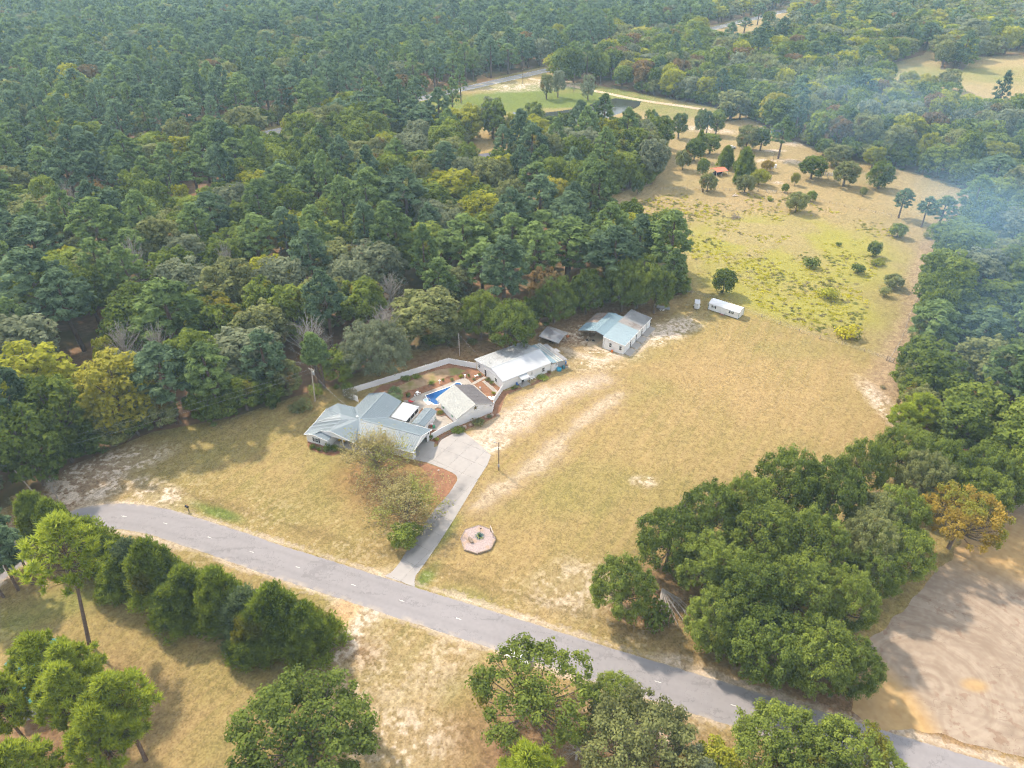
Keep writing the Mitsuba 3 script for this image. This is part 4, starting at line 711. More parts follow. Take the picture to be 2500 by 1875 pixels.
# ================================================================ white vinyl fence
def vinyl_fence(name, pts, label, h=1.85, pitch=2.44, rail_lights=False):
    t = thing(name, label, 'fence', None)
    for a, b in zip(pts[:-1], pts[1:]):
        a, b = np.array(a), np.array(b); L = np.linalg.norm(b - a); n = max(1, round(L / pitch)); d = (b - a) / L; ang = math.degrees(math.atan2(d[1], d[0])); fr = Frame(a, ang if ang <= 90 else ang)
        for i in range(n + 1):
            q = a + d * L * i / n
            p_ = put('post', MB().bar((*q, 0), (*q, h + 0.08), 0.15, up=(d[0], d[1], 0)), 'trim', t)
            put('post_cap', MB().add([(q[0] + s * .1, q[1] + r * .1, h + .08) for s, r in ((-1, -1), (1, -1), (1, 1), (-1, 1))] + [(q[0], q[1], h + .2)], [(0, 1, 4), (1, 2, 4), (2, 3, 4), (3, 0, 4), (0, 2, 1), (0, 3, 2)]), 'trim', p_)
            if i < n:
                r = a + d * L * (i + 1) / n; s0, s1 = q + d * 0.09, r - d * 0.09
                pn = put('panel', MB().bar((*s0, h * .5), (*s1, h * .5), 0.045, h - 0.14), 'vinyl', t)
                put('rail', MB().bar((*s0, h - 0.05), (*s1, h - 0.05), 0.09, 0.12).bar((*s0, 0.12), (*s1, 0.12), 0.09, 0.12), 'trim', pn)
    return t
F0, F1, F2 = (-45.08, 155.59), (-18.17, 171.66), (-10.26, 169.05)
vinyl_fence('vinyl_fence', [F0, (-30.32, 164.32), F1], 'long white vinyl fence between the pool yard and the woods')
vinyl_fence('vinyl_fence', [F1, F2], 'short white vinyl fence from the yard corner to the long white building')
vinyl_fence('vinyl_fence', [F0, (-40.75, 152.73)], 'white vinyl fence from the yard corner to the back of the house')
vinyl_fence('vinyl_fence', [tuple(H(-0.1, 9.1)[:2]), (-17.37, 139.40), tuple(PH(0.3, 0.5)[:2])], 'white vinyl fence between garage and pool house above the driveway')
vinyl_fence('vinyl_fence', [tuple(PH(0.2, 10.9)[:2]), (-4.60, 152.51), tuple(WB(0.1, 0.1)[:2])], 'white vinyl fence stepping from the pool house to the long white building')
# ================================================================ octagonal planter with agave
oc8 = [(-10.70, 103.86), (-9.87, 106.51), (-7.06, 107.79), (-4.66, 106.70), (-3.34, 103.86), (-4.38, 100.92), (-7.11, 99.73), (-9.69, 100.74)]
pl = thing('octagon_planter', 'eight-sided timber-edged gravel planter on the front lawn', 'planter')
mat('pea_gravel', tint((0.34, 0.275, 0.265), 0.3, 7, (0.36, 0.24, 0.14), 0.6, 0.6), 0.9)
put('gravel', sheet(Polygon(oc8), 0.0, 0.14), 'pea_gravel', pl)
for i in range(8):
    a, b = np.array(oc8[i]), np.array(oc8[(i + 1) % 8])
    if i == 0: a = a + (a - b) * 0.05
    for k in range(2 if i in (4, 5, 6) else 1): put('timber', MB().bar((*a, 0.12 + 0.2 * k - 0.02), (*(b - (b - a) * 0.03 + (a - b) * (0.04 * (i % 2))), 0.10 + 0.2 * k), 0.2, 0.19), 'timber', pl)
hr = thing('hitching_rail', 'wooden hitching rail at the corner of the octagonal planter', 'rail')
mat('rail_wood', tint((0.42, 0.36, 0.31), 0.2, 3), 0.8)
hp0, hp1 = np.array((-4.53, 106.06)), np.array((-3.96, 104.38))
for q in (hp0, hp1): put('post', MB().bar((*q, 0), (*q, 1.45), 0.14), 'timber', hr)
put('top_rail', MB().bar((*(hp0 - (hp1 - hp0) * 0.12), 1.52), (*(hp1 + (hp1 - hp0) * 0.12), 1.52), 0.15), 'rail_wood', hr)
rng = np.random.default_rng(4)
mat('agave', tint((0.09, 0.17, 0.16), 0.2, 2), 0.5); mat('agave_edge', (0.42, 0.42, 0.14), 0.5)
ag = thing('agave', 'large variegated blue-green agave in the middle of the octagonal planter', 'plant')
c = np.array([*(-6.79, 104.54), 0.14]); em = MB()
for i in range(44):
    az = i * 2.399; el = math.radians(8 + 74 * (i / 44)); L = 1.3 - 0.35 * i / 44 + rng.uniform(-.1, .1); d = np.array([math.cos(az) * math.cos(el), math.sin(az) * math.cos(el), math.sin(el)]); s = np.array([-math.sin(az), math.cos(az), 0])
    up = np.cross(s, d) * -1; tt = np.array([0.02, 0.35, 0.7, 1.0]); w = np.array([0.07, 0.13, 0.09, 0.004])
    sp = [c + d * L * t - np.array([0, 0, 0.28 * L * t * t * math.cos(el)]) for t in tt]
    m = MB(); v = []
    for q, ww in zip(sp, w): v += [q - s * ww, q + up * 0.02, q + s * ww]
    f = []
    for k in range(3):
        a = 3 * k; f += [(a, a + 1, a + 4), (a, a + 4, a + 3), (a + 1, a + 2, a + 5), (a + 1, a + 5, a + 4)]
    m.add(v, f); put('leaf', m, 'agave' if i % 5 else 'agave_edge', ag)
rk = thing('tree_stump', 'weathered wooden stump chunk lying on the planter gravel', 'stump')
c = (-8.54, 103.24); put('trunk', MB().tube([np.array([*(-8.90, 103.98), 0.38]), np.array([*c, 0.36]), np.array([*(-8.19, 102.68), 0.34])], [0.3, 0.33, 0.28], 9), 'timber', rk, smooth=40); put('root', MB().tube([np.array([*(-8.25, 102.87), 0.4]), np.array([*(-7.78, 102.81), 0.35])], [0.12, 0.05], 6), 'timber', rk)
bd = thing('garden_figure', 'small dark bird figure on a stake behind the agave', 'garden figure')
c = np.array([*(-6.60, 105.61), 0]); put('stake', MB().bar(c, c + (0, 0, 1.3), 0.05), 'dark', bd); put('body', MB().ball(c + (0, 0, 1.38), (0.22, 0.10, 0.10), 1).bar(c + (0.1, 0, 1.4), c + (0.34, 0, 1.5), 0.07), 'dark', bd)
# ================================================================ poles and wires
def pole(name, base, h, label, r=0.14, arm=None, lamp=False, cat='pole', m='pole_wood', lean=(0, 0), cans=0):
    t = thing(name, label, cat, None); b = np.array([*base, 0.0]); top = b + (lean[0], lean[1], h)
    put('shaft', MB().tube([b, (b + top) / 2, top], [r, r * 0.88, r * 0.75], 9), m, t, smooth=50)
    if arm:
        d = np.array([math.cos(math.radians(arm)), math.sin(math.radians(arm)), 0]); q = top - (0, 0, 0.35)
        put('crossarm', MB().bar(q - d * 1.1, q + d * 1.1, 0.11), m, t)
        for s in (-1.0, -0.4, 0.4, 1.0): put('insulator', MB().cyl((q + d * s)[:2], 0.05, q[2] + 0.05, q[2] + 0.22, 7), 'p_white', t)
    for i in range(cans): put('transformer', MB().cyl((top + (0.36, 0.0 + 0.3 * i, 0))[:2], 0.26, top[2] - 1.9, top[2] - 0.95, 12), 'p_grey', t, smooth=40)
    if lamp: put('lamp_arm', MB().bar(top - (0, 0, .3), top + (-0.9, 0, 0.05), 0.06), 'steel', t); put('lamp', MB().ball(top + (-0.95, 0, 0), (0.26, 0.16, 0.12), 1), 'p_grey', t)
    return top
P0 = pole('utility_pole', (-52.27, 153.13), 10.2, 'weathered utility pole with transformer at the wood edge left of the house', 0.17, arm=150, cans=1, m='rail_wood', lean=(0.5, 0.3))
P1 = pole('light_pole', (-3.10, 125.49), 8.4, 'dark wooden light pole standing on the sandy track by the driveway', 0.13, lamp=True, lean=(0.1, 0))
put('meter_box', MB().box(Frame((-3.10, 125.49), 0), -0.2, 0.2, -0.28, -0.14, 1.2, 1.9), 'p_grey', 'light_pole')
P2 = pole('leaning_pole', (-104.52, 115.41), 8.5, 'leaning pale pole at the left wood edge near the road bend', 0.14, m='rail_wood', lean=(-2.6, 0.4))
P3 = pole('service_pole', (-15.31, 175.99), 7.5, 'grey service pole in the clearing behind the fence corner', 0.13, m='rail_wood')
P4 = pole('highway_pole', (7.77, 545.09), 10.5, 'tall pole with crossarm beside the highway above the meadow', 0.20, arm=30); P5 = pole('highway_pole', (42.85, 520.01), 11.5, 'tall bare pole on the meadow by the dirt track', 0.2)
P6 = pole('highway_pole', (226.03, 804.13), 10.5, 'pole with crossarm beside the highway at the top of the picture', 0.22, arm=30)
P7 = pole('yard_lamp', (127.99, 349.28), 8.0, 'thin lamp pole on the far lawn by the yellow shrub', 0.12, lamp=True); P8 = pole('yard_lamp', (122.52, 331.95), 6.0, 'shorter thin lamp pole nearer the farm fence on the far lawn', 0.11, lamp=True)
def wire(name, a, b, sag, label, r=0.014):
    t = np.linspace(0, 1, 24)[:, None]; p = np.array(a) * (1 - t) + np.array(b) * t; p[:, 2] -= sag * 4 * (t * (1 - t))[:, 0]
    put(name, MB().tube(p, r, 4), 'steel', label=label, cat='wire')
wire('power_line', P0 + (0, 0, -.2), P2 + (-30, -6, 1), 1.6, 'upper power line running left from the utility pole along the woods'); wire('power_line', P0 + (0.4, -.3, -.9), P2 + (-30, -9, 0), 1.8, 'lower power line running left from the utility pole along the woods')
wire('service_wire', P0 + (0, 0, -1.2), H(24.5, 9.6, 3.2), 0.6, 'drooping service cable from utility pole to the house roof', 0.035)
wire('service_wire', P3 + (0, 0, -.2), WB(1.0, 9.5, 3.6), 0.3, 'cable from the clearing pole to the long white building roof')
# mailbox
mb_ = thing('mailbox', 'black mailbox on a post beside the road bend', 'mailbox'); c = np.array((-70.36, 112.11)); FM = Frame(c, 155)
put('post', MB().box(FM, -0.06, 0.06, -0.06, 0.06, 0, 1.1), 'dark', mb_); put('box', MB().tube([FM(-0.15, 0, 1.25), FM(0.65, 0, 1.28)], 0.24, 10), 'dark', mb_, smooth=40); put('flag', MB().box(FM, 0.3, 0.34, 0.26, 0.30, 1.3, 1.7), 'p_red', mb_)
# garden things in the yard
tb_ = thing('patio_table', 'small round white table on the deck by the mulch bed', 'table'); c = (-25.42, 156.14); put('top', MB().cyl(c, 0.5, 0.72, 0.77, 16), 'p_white', tb_); put('pedestal', MB().cyl(c, 0.08, 0.05, 0.72, 8, 0.06).cyl(c, 0.3, 0.05, 0.09, 10), 'p_white', tb_)
for i, q in enumerate(((-26.03, 155.35), (-24.75, 156.38), (-25.52, 157.08))):
    s = thing('garden_stool', ('white stool left of the small round table', 'white stool right of the small round table', 'white stool behind the small round table')[i], 'stool', 'stools round the white table'); put('seat', MB().cyl(q, 0.22, 0.42, 0.47, 12), 'p_white', s)
    for a in range(3): put('leg', MB().bar((q[0] + .16 * math.cos(a * 2.1), q[1] + .16 * math.sin(a * 2.1), .05), (q[0] + .1 * math.cos(a * 2.1), q[1] + .1 * math.sin(a * 2.1), .42), .05), 'p_white', s)
def lounger(name, q, ang, m, label):
    fr = Frame(q, ang); t = thing(name, label, 'lounger'); put('seat', MB().box(fr, 0, 1.3, 0, 0.65, 0.32, 0.42), m, t); put('backrest', MB().prism([fr(1.3, 0, 0.42), fr(1.9, 0, 0.95), fr(1.9, 0.65, 0.95), fr(1.3, 0.65, 0.42)], (0, 0, -0.09)), m, t)
    for u in (0.1, 1.2):
        for v in (0.03, 0.57): put('leg', MB().box(fr, u, u + .05, v, v + .05, 0.05, 0.32), 'p_white', t)
lounger('sun_lounger', (-27.60, 152.73), -35, 'p_red', 'red sun lounger on the deck behind the patio cover')
cr_ = thing('stone_cross', 'white stone garden cross in the mulch bed above the pool', 'cross'); q = np.array((-19.86, 161.32)); put('upright', MB().bar((*q, 0), (*q, 1.5), 0.18), 'p_white', cr_); put('arm', MB().bar((q[0] - .38, q[1], 1.1), (q[0] + .38, q[1], 1.1), 0.17), 'p_white', cr_)
for i, (q, lab) in enumerate((((-13.11, 164.70), 'white stone urn at the far corner of the pool deck'), ((-4.93, 154.03), 'white urn beside the folded white panel by the fence'), ((-8.65, 158.53), 'small grey statue in the mulch bed beside the path'))):
    u = thing('garden_urn', lab, 'urn'); put('base', MB().cyl(q, 0.2, 0, 0.3, 8, 0.12), 'p_white' if i < 2 else 'p_grey', u); put('bowl', MB().cyl(q, 0.12, 0.3, 0.8, 10, 0.33), 'p_white' if i < 2 else 'p_grey', u, smooth=40)
gbn = thing('stone_bench', 'small pale stone bench in the mulch near the long white building', 'bench'); fr = Frame((-10.31, 164.32), 30); put('seat', MB().box(fr, 0, 1.35, 0, 0.45, 0.4, 0.5), 'p_white', gbn)
for u in (0.15, 1.05): put('leg', MB().box(fr, u, u + .15, 0.05, 0.4, 0, 0.4), 'p_white', gbn)
wp = thing('spa_cover', 'white folded panel lying by the fence behind the pool house', 'panel'); put('slab', MB().prism([np.array([*q, 0.3]) for q in [(-6.53, 154.88), (-5.85, 155.23), (-4.82, 153.69), (-5.50, 153.35)]], (0, 0, -0.25)), 'p_white', wp)
for i, (q, m_, lab) in enumerate((((-20.21, 142.12), 'p_red', 'red and white toy frame stacked at the patio corner'), ((-19.70, 141.66), 'p_green', 'green box at the patio corner by the fence'), ((-20.73, 141.66), 'p_brown', 'brown box against the storage building'), ((-19.99, 144.90), 'p_green', 'green potted plant stand on the patio'))):
    b = thing('storage_box', lab, 'box'); fr = Frame(q, 20 * i); put('body', MB().box(fr, -.3, .3, -.25, .25, 0.05, 0.65 if i else 0.9), m_, b); put('lid', MB().box(fr, -.33, .33, -.28, .28, 0.65 if i else 0.9, 0.71 if i else 0.96), 'p_white' if i == 0 else m_, b)
mat('boulder', tint((0.36, 0.27, 0.22), 0.25, 2.5), 0.9)
for i, (q, r, lab) in enumerate((((-5.21, 146.73), .55, 'rounded brown boulder nearest the fence corner in the outer bed'), ((-6.57, 146.00), .5, 'rounded brown boulder beside the grass tuft in the outer bed'), ((-3.63, 146.95), .45, 'flat boulder outside the mulch bed by the lawn'), ((-11.95, 141.66), .6, 'brown boulder at the driveway end of the outer bed'), ((-10.50, 142.58), .5, 'brown boulder left of the large grass clump'))):
    put('boulder', MB().ball((*q, r * .35), (r, r * .85, r * .75), 2, 0.5, i), 'boulder', label=lab, cat='boulder', smooth=30)
sg = thing('yard_sign', 'small white marker on a stake in the driveway mulch bed', 'sign'); q = np.array((-16.94, 124.18)); put('stake', MB().bar((*q, 0), (*q, 1.2), .07), 'timber', sg); put('board', MB().bar((q[0] - .25, q[1], 1.15), (q[0] + .25, q[1], 1.25), .05, .25), 'p_white', sg)
# ================================================================ farm fences and gate
def wire_fence(name, pts, label, pitch=6.0, h=1.2):
    t = thing(name, label, 'fence'); L = LineString(pts); n = int(L.length / pitch); prev = None
    for i in range(n + 1):
        q = L.interpolate(L.length * i / n); q = np.array([q.x, q.y]); put('post', MB().bar((*q, 0), (q[0] + .05, q[1], h), 0.12), 'timber', t)
    b = MB()
    for z in (0.35, 0.75, 1.1):
        cs = [L.interpolate(L.length * i / n) for i in range(n + 1)]
        for a, c in zip(cs[:-1], cs[1:]): b.bar((a.x, a.y, z), (c.x, c.y, z), 0.02)
    put('wire', b, 'steel', t, kind='stuff')
wire_fence('wire_fence', [(55.03, 219.31), (59.57, 216.97), (62.97, 213.86), (66.71, 211.93), (75.40, 202.94), (81.50, 196.92)] + [(86.84, 191.04), (95.35, 183.79), (101.22, 180.32), (108.33, 173.64)], 'wire fence on posts between mown lawn and goldenrod field')
wire_fence('wire_fence', [(108.74, 172.99), (117.10, 183.79), (128.39, 201.89), (140.46, 219.02), (150.26, 232.33)], 'wire fence climbing the right edge of the field beside the trees')
wire_fence('wire_fence', [(67.88, 318.97), (85.89, 320.61), (96.34, 317.99), (109.37, 317.34), (120.66, 314.77), (130.85, 309.41), (138.82, 301.79), (151.50, 291.61), (159.32, 286.04)], 'wire fence across the top of the goldenrod field')
def gate(name, a, b, label, bars=4, h=1.3):
    t = thing(name, label, 'gate'); a, b = np.array(a), np.array(b)
    for q in (a, b): put('post', MB().bar((*q, 0), (*q, h + .5), .16), 'timber', t)
    for i in range(bars): put('rail', MB().bar((*a, .3 + i * (h - .3) / (bars - 1)), (*b, .3 + i * (h - .3) / (bars - 1)), .07), 'steel', t)
gate('farm_gate', (59.54, 216.81), (60.88, 215.98), 'open timber gate frame at the left end of the field fence', 2); gate('farm_gate', (109.50, 317.97), (112.43, 316.97), 'pale gate in the fence below the far yard trees'); gate('farm_gate', (115.43, 315.68), (119.84, 314.70), 'metal gate right of the pale gate below the far yard'); gate('farm_gate', (108.16, 173.25), (109.53, 171.96), 'small gate at the lower right corner of the field')
# far yard things
fb = thing('propane_tank', 'white tank and blue cover beside the far lamp pole', 'tank'); q = np.array((130.65, 351.62)); put('tank', MB().cyl(q, 0.55, 0, 1.6, 10), 'p_white', fb); put('base_slab', MB().box(Frame(q, 0), -2.2, 0.3, -.4, .4, 0, .35), 'p_white', fb)
rt = thing('rusty_barrel', 'rusty barrel at the fence left of the small trees', 'barrel'); q = (86.81, 316.48); put('body', MB().cyl(q, 0.45, 0, 1.5, 10), 'rust', rt)
sc_ = thing('scrap_boards', 'pale heap of boards at the top edge of the goldenrod field', 'boards')
for i in range(4): q = np.array((100.30, 310.61)); put('plank', MB().bar((q[0] - 2 + .4 * i, q[1] - .5 + .3 * i, .2 + .1 * i), (q[0] + 1.2 - .3 * i, q[1] + .2 + .3 * i, .5 + .5 * (i == 3)), .35, .06), 'rail_wood', sc_)
def car(name, base, ang, m, label, cat='car', z=1.0):
    fr = Frame(base, ang); t = thing(name, label, cat)
    side = [(-2.3, .45), (-2.3, .85), (-2.15, 1.0), (-1.5, 1.05), (-0.9, 1.5), (0.6, 1.55), (1.3, 1.1), (2.2, .95), (2.35, .7), (2.3, .4)]
    put('body', MB().prism([fr(u, -.85, q) for u, q in side], fr(0, .85, 0) - fr(0, -.85, 0)), m, t); put('windscreen', MB().prism([fr(.68, -.75, 1.5), fr(.68, .75, 1.5), fr(1.25, .75, 1.16), fr(1.25, -.75, 1.16)], (0, 0, .03)), 'glass', t)
    for s in (-.865, .85): put('side_window', MB().prism([fr(-1.35, s, 1.08), fr(-.88, s, 1.42), (fr(.55, s, 1.47)), fr(1.1, s, 1.12)], fr(0, .015, 0) - fr(0, 0, 0)), 'glass', t)
    for u in (-1.45, 1.45):
        for s in (-.9, .72): put('wheel', MB().tube([fr(u, s, .33), fr(u, s + .18, .33)], .33, 14), 'dark', t)
    for s in (-.6, .6): put('headlight', MB().box(fr, 2.3, 2.37, s - .15, s + .15, .68, .82), 'p_white', t)
car('parked_car', (1.14, 75.62), -24, 'p_white', 'white car on the road verge hidden behind the loose oak tree'); car('parked_car', (-2.00, 346.95), 10, 'p_white', 'pale car beside the house in the middle woods'); car('parked_car', (117.18, 384.63), 15, 'p_white', 'white car behind the round trees of the far yard')
# ================================================================ leaves and bark
leafmat('pine_dark', (0.055, 0.092, 0.052), (0.235, 0.33, 0.175))
leafmat('pine_green', (0.078, 0.122, 0.045), (0.285, 0.385, 0.125))
leafmat('pine_bright', (0.15, 0.2, 0.02), (0.46, 0.53, 0.068))
leafmat('oak_dark', (0.055, 0.084, 0.021), (0.235, 0.3, 0.062))
leafmat('oak_green', (0.07, 0.105, 0.024), (0.32, 0.385, 0.075), (0.21, 0.19, 0.03), 0.80)
leafmat('oak_olive', (0.115, 0.128, 0.05), (0.34, 0.365, 0.14), (0.22, 0.16, 0.055), 0.76)
leafmat('oak_grey', (0.12, 0.14, 0.08), (0.31, 0.345, 0.205))
leafmat('yellow_green', (0.18, 0.2, 0.022), (0.47, 0.475, 0.065))
leafmat('yellow', (0.22, 0.215, 0.03), (0.47, 0.44, 0.08), (0.22, 0.25, 0.04), 0.72)
leafmat('rust', (0.14, 0.1, 0.045), (0.31, 0.21, 0.09), (0.19, 0.16, 0.06), 0.7)
leafmat('orange', (0.26, 0.19, 0.03), (0.5, 0.37, 0.08), (0.28, 0.28, 0.05), 0.5)
leafmat('cedar', (0.058, 0.095, 0.018), (0.34, 0.42, 0.056), (0.19, 0.19, 0.03), 0.78)
leafmat('cedar_grey', (0.08, 0.115, 0.055), (0.24, 0.31, 0.13))
leafmat('weed', (0.312, 0.305, 0.026), (0.598, 0.552, 0.052), (0.19, 0.21, 0.05), 0.62)
leafmat('palm', (0.16, 0.22, 0.09), (0.42, 0.5, 0.23))
leafmat('straw', (0.174, 0.160, 0.087), (0.351, 0.312, 0.182))
mat('bark', tint((0.15, 0.115, 0.09), 0.3, 2.5), 0.9)
mat('pine_bark', tint((0.13, 0.09, 0.07), 0.3, 2.5), 0.9)
mat('pale_bark', tint((0.34, 0.31, 0.28), 0.25, 2.5), 0.9)
# ================================================================ tree meshes
def leaves(P, N, size, rng, aspect=1.0, quad=False, needle=False):
    """One small face per point: a triangle, or a bent pair when quad."""
    n = len(P); N = N + rng.normal(0, 0.45, (n, 3)); N /= np.linalg.norm(N, axis=1, keepdims=True) + 1e-9
    r = rng.normal(0, 1, (n, 3)); a = np.cross(N, r); a /= np.linalg.norm(a, axis=1, keepdims=True) + 1e-9; b = np.cross(N, a)
    if needle: a, b, N = N, a, b
    s = (size * rng.uniform(0.6, 1.4, n))[:, None]
    a, b = a * s * aspect, b * s / aspect
    if quad:
        v = np.stack([P - a, P - b * 0.7 + N * s * .12, P + a, P + b * 0.8 - N * s * .12], 1).reshape(-1, 3); i = np.arange(n)[:, None] * 4
        return v, np.vstack([i + [0, 1, 2], i + [0, 2, 3]])
    v = np.stack([P - a - b * 0.6, P + a - b * 0.5, P + b * 1.1], 1).reshape(-1, 3)
    return v, np.arange(n * 3).reshape(-1, 3)
def sph(rng, n):
    d = rng.normal(0, 1, (n, 3)); return d / np.linalg.norm(d, axis=1, keepdims=True)
def lobed(lobes, n, size, rng, up=0.35, shell=(0.7, 1.05), aspect=1.0, quad=False, flat=1.0, needle=False):
    """Leaves over rounded boughs (x, y, z, r), thinner underneath."""
    w = np.array([l[3] ** 2 for l in lobes]); w /= w.sum(); V, F, k = [], [], 0
    for (x, y, z, r), q in zip(lobes, w):
        m = max(6, int(n * q)); d = sph(rng, m); d = d[(d[:, 2] > -0.25) | (rng.random(m) < 0.45)]; m = len(d)
        rad = r * rng.uniform(*shell, m) * (0.82 + 0.36 * meshkit.noise(d * 2.2 + (x, y, z)))
        P = np.array([x, y, z]) + d * rad[:, None] * (1, 1, flat)
        v, f = leaves(P, d + (0, 0, up), size, rng, aspect, quad, needle); V.append(v); F.append(f + k); k += len(v)
    return trimesh.Trimesh(np.vstack(V), np.vstack(F), process=False)
def limbs(mb, base, lobes, r0, rng, zf, k=12, sides=5):
    for x, y, z, r in lobes[:k]:
        s = np.array([0, 0, zf * rng.uniform(.75, 1.25)]); e = np.array([x, y, z]); mid = s * .5 + e * .5 + (0, 0, -.10 * np.hypot(x, y)) + rng.normal(0, .15, 3)
        mb.tube([s, mid, e], [r0 * .45, r0 * .28, r0 * .10], sides)
def broadleaf(seed, R, h, nl, n, size, quad=False, zc=0.62, squash=0.78, shell=(0.7, 1.05), k=12, openness=0.70, low=-0.45, lob=(.22, .38)):
    rng = np.random.default_rng(seed); L = []
    for i in range(nl):
        el = math.asin(low + (1 - low) * (i + .5) / nl); az = i * 2.399 + rng.uniform(-.5, .5); q = R * openness * rng.uniform(.8, 1.12)
        L.append((q * math.cos(az) * math.cos(el), q * math.sin(az) * math.cos(el), h * zc + q * squash * math.sin(el), R * rng.uniform(*lob)))
    order = rng.permutation(nl); L = [L[i] for i in order]
    crown = lobed(L + [(0, 0, h * zc, R * .5)], n, size, rng, quad=quad, shell=shell)
    top = crown.vertices[:, 2].max(); crown.vertices[:, 2] *= h / top
    L = [(x, y, z * h / top, r) for x, y, z, r in L]
    t = MB(); r0 = 0.022 * h; lean = rng.normal(0, .12, 2); t.tube([(0, 0, -.2), (lean[0], lean[1], h * .22), (lean[0] * 2, lean[1] * 2, h * zc)], [r0 * 1.25, r0, r0 * .5], 7); limbs(t, 0, L, r0, rng, h * .35, k)
    return t.mesh(), crown
def pine(seed, R, h, nl, n, size, c0=0.5, k=10, quad=False, dome=1.0, tuft=0.30, aspect=1.5, tr=0.0145):
    rng = np.random.default_rng(seed); L = []
    for i in range(nl):
        t = (i + .5) / nl; z = h * (c0 + (0.95 - c0) * t); prof = (math.sin(math.pi * min(1, 0.18 + 0.80 * t ** .85)) ** .7) * (1.0 if t < .8 else dome)
        q = R * prof * math.sqrt(rng.uniform(.15, 1.0)); az = i * 2.399 + rng.uniform(-.6, .6)
        L.append((q * math.cos(az), q * math.sin(az), z + .10 * q, R * tuft * rng.uniform(.75, 1.2)))
    L.append((0, 0, h * .965, R * .28))
    order = rng.permutation(len(L)); L = [L[i] for i in order]
    crown = lobed(L, n, size, rng, up=.5, shell=(.25, 1.1), aspect=aspect, quad=quad, flat=.72, needle=quad)
    t = MB(); r0 = tr * h; lean = rng.normal(0, .25, 2); t.tube([(0, 0, -.2), (lean[0], lean[1], h * .45), (0, 0, h * .93)], [r0 * 1.3, r0, r0 * .25], 7)
    for x, y, z, r in L[:k]:
        t.tube([(0, 0, z - .35 * math.hypot(x, y)), (x * .6, y * .6, z - .1 * math.hypot(x, y)), (x, y, z)], [r0 * .3, r0 * .2, r0 * .08], 4)
    return t.mesh(), crown
def cedar(seed, R, h, nl, n, size, quad=True):
    rng = np.random.default_rng(seed); L = []
    for i in range(nl):
        t = (i + .5) / nl; q = R * (1 - t) ** .46 * rng.uniform(.38, 1.22); az = i * 2.399 + rng.uniform(-.7, .7)
        L.append((q * math.cos(az), q * math.sin(az), h * (.10 + .86 * t), R * rng.uniform(.15, .30) * (1.1 - .5 * t)))
    crown = lobed(L, n, size, rng, up=.9, shell=(.2, 1.25), aspect=1.7, quad=quad, flat=1.5, needle=True)
    top = crown.vertices[:, 2].max(); crown.vertices[:, 2] *= h / top; crown.vertices[:, 2] = np.maximum(crown.vertices[:, 2], .05)
    t = MB(); t.tube([(0, 0, -.2), (0, 0, h * .5), (0, 0, h * .92)], [.028 * h, .018 * h, .004 * h], 7); limbs(t, 0, L, .015 * h, rng, h * .25, 10)
    return t.mesh(), crown
def shrub(seed, R, h, n, size, quad=True, nl=9):
    rng = np.random.default_rng(seed); L = [(R * .5 * math.cos(i * 2.4) * rng.uniform(.5, 1.1), R * .5 * math.sin(i * 2.4) * rng.uniform(.5, 1.1), h * rng.uniform(.35, .72), R * rng.uniform(.35, .5)) for i in range(nl)]
    c = lobed(L, n, size, rng, quad=quad); c.vertices[:, 2] = np.maximum(c.vertices[:, 2], .03); c.vertices[:, 2] *= h / c.vertices[:, 2].max()
    t = MB()
    for x, y, z, r in L[:4]: t.tube([(0, 0, 0), (x * .4, y * .4, z * .4), (x, y, z)], [.05 * h, .03 * h, .01 * h], 5)
    return t.mesh(), c
def sparse(seed, R, h, n, size, nb=60, zf=0.25):
    """An open crown: many fine branches, few leaves."""
    rng = np.random.default_rng(seed); t = MB(); tips = []; r0 = .020 * h
    t.tube([(0, 0, -.2), (.1, 0, h * .3), (.1, .15, h * .72)], [r0 * 1.2, r0 * .9, r0 * .3], 7)
    for i in range(nb):
        az = i * 2.399 + rng.uniform(-.4, .4); u = (i + .5) / nb; s = np.array([.1, .05, h * (zf + .42 * u)]); el = math.radians(18 + 55 * u + rng.uniform(-14, 14)); l = R * (1.12 - .38 * u) * rng.uniform(.7, 1.1)
        d = np.array([math.cos(az) * math.cos(el), math.sin(az) * math.cos(el), math.sin(el)]); e = s + d * l; m = s + d * l * .5 + (0, 0, -.05 * l) + rng.normal(0, .08 * R * .3, 3)
        t.tube([s, m, e], [r0 * .34, r0 * .2, r0 * .06], 4)
        for j in range(3):
            f = rng.uniform(.45, .95); b = s + (e - s) * f; dd = d + rng.normal(0, .55, 3) + (0, 0, .25); dd /= np.linalg.norm(dd); te = b + dd * l * .42; t.tube([b, (b + te) / 2, te], [r0 * .13, r0 * .09, r0 * .03], 3); tips += [(b, te)]
    i = rng.integers(0, len(tips), n); f = rng.uniform(.3, 1.15, n)[:, None]; A = np.array([a for a, b in tips])[i]; B = np.array([b for a, b in tips])[i]
    P = A + (B - A) * f + rng.normal(0, .05 * R, (n, 3)); v, fc = leaves(P, np.array([0, 0, .6]) + rng.normal(0, .5, (n, 3)), size, rng, 1.1, True)
    return t.mesh(), trimesh.Trimesh(v, fc, process=False)
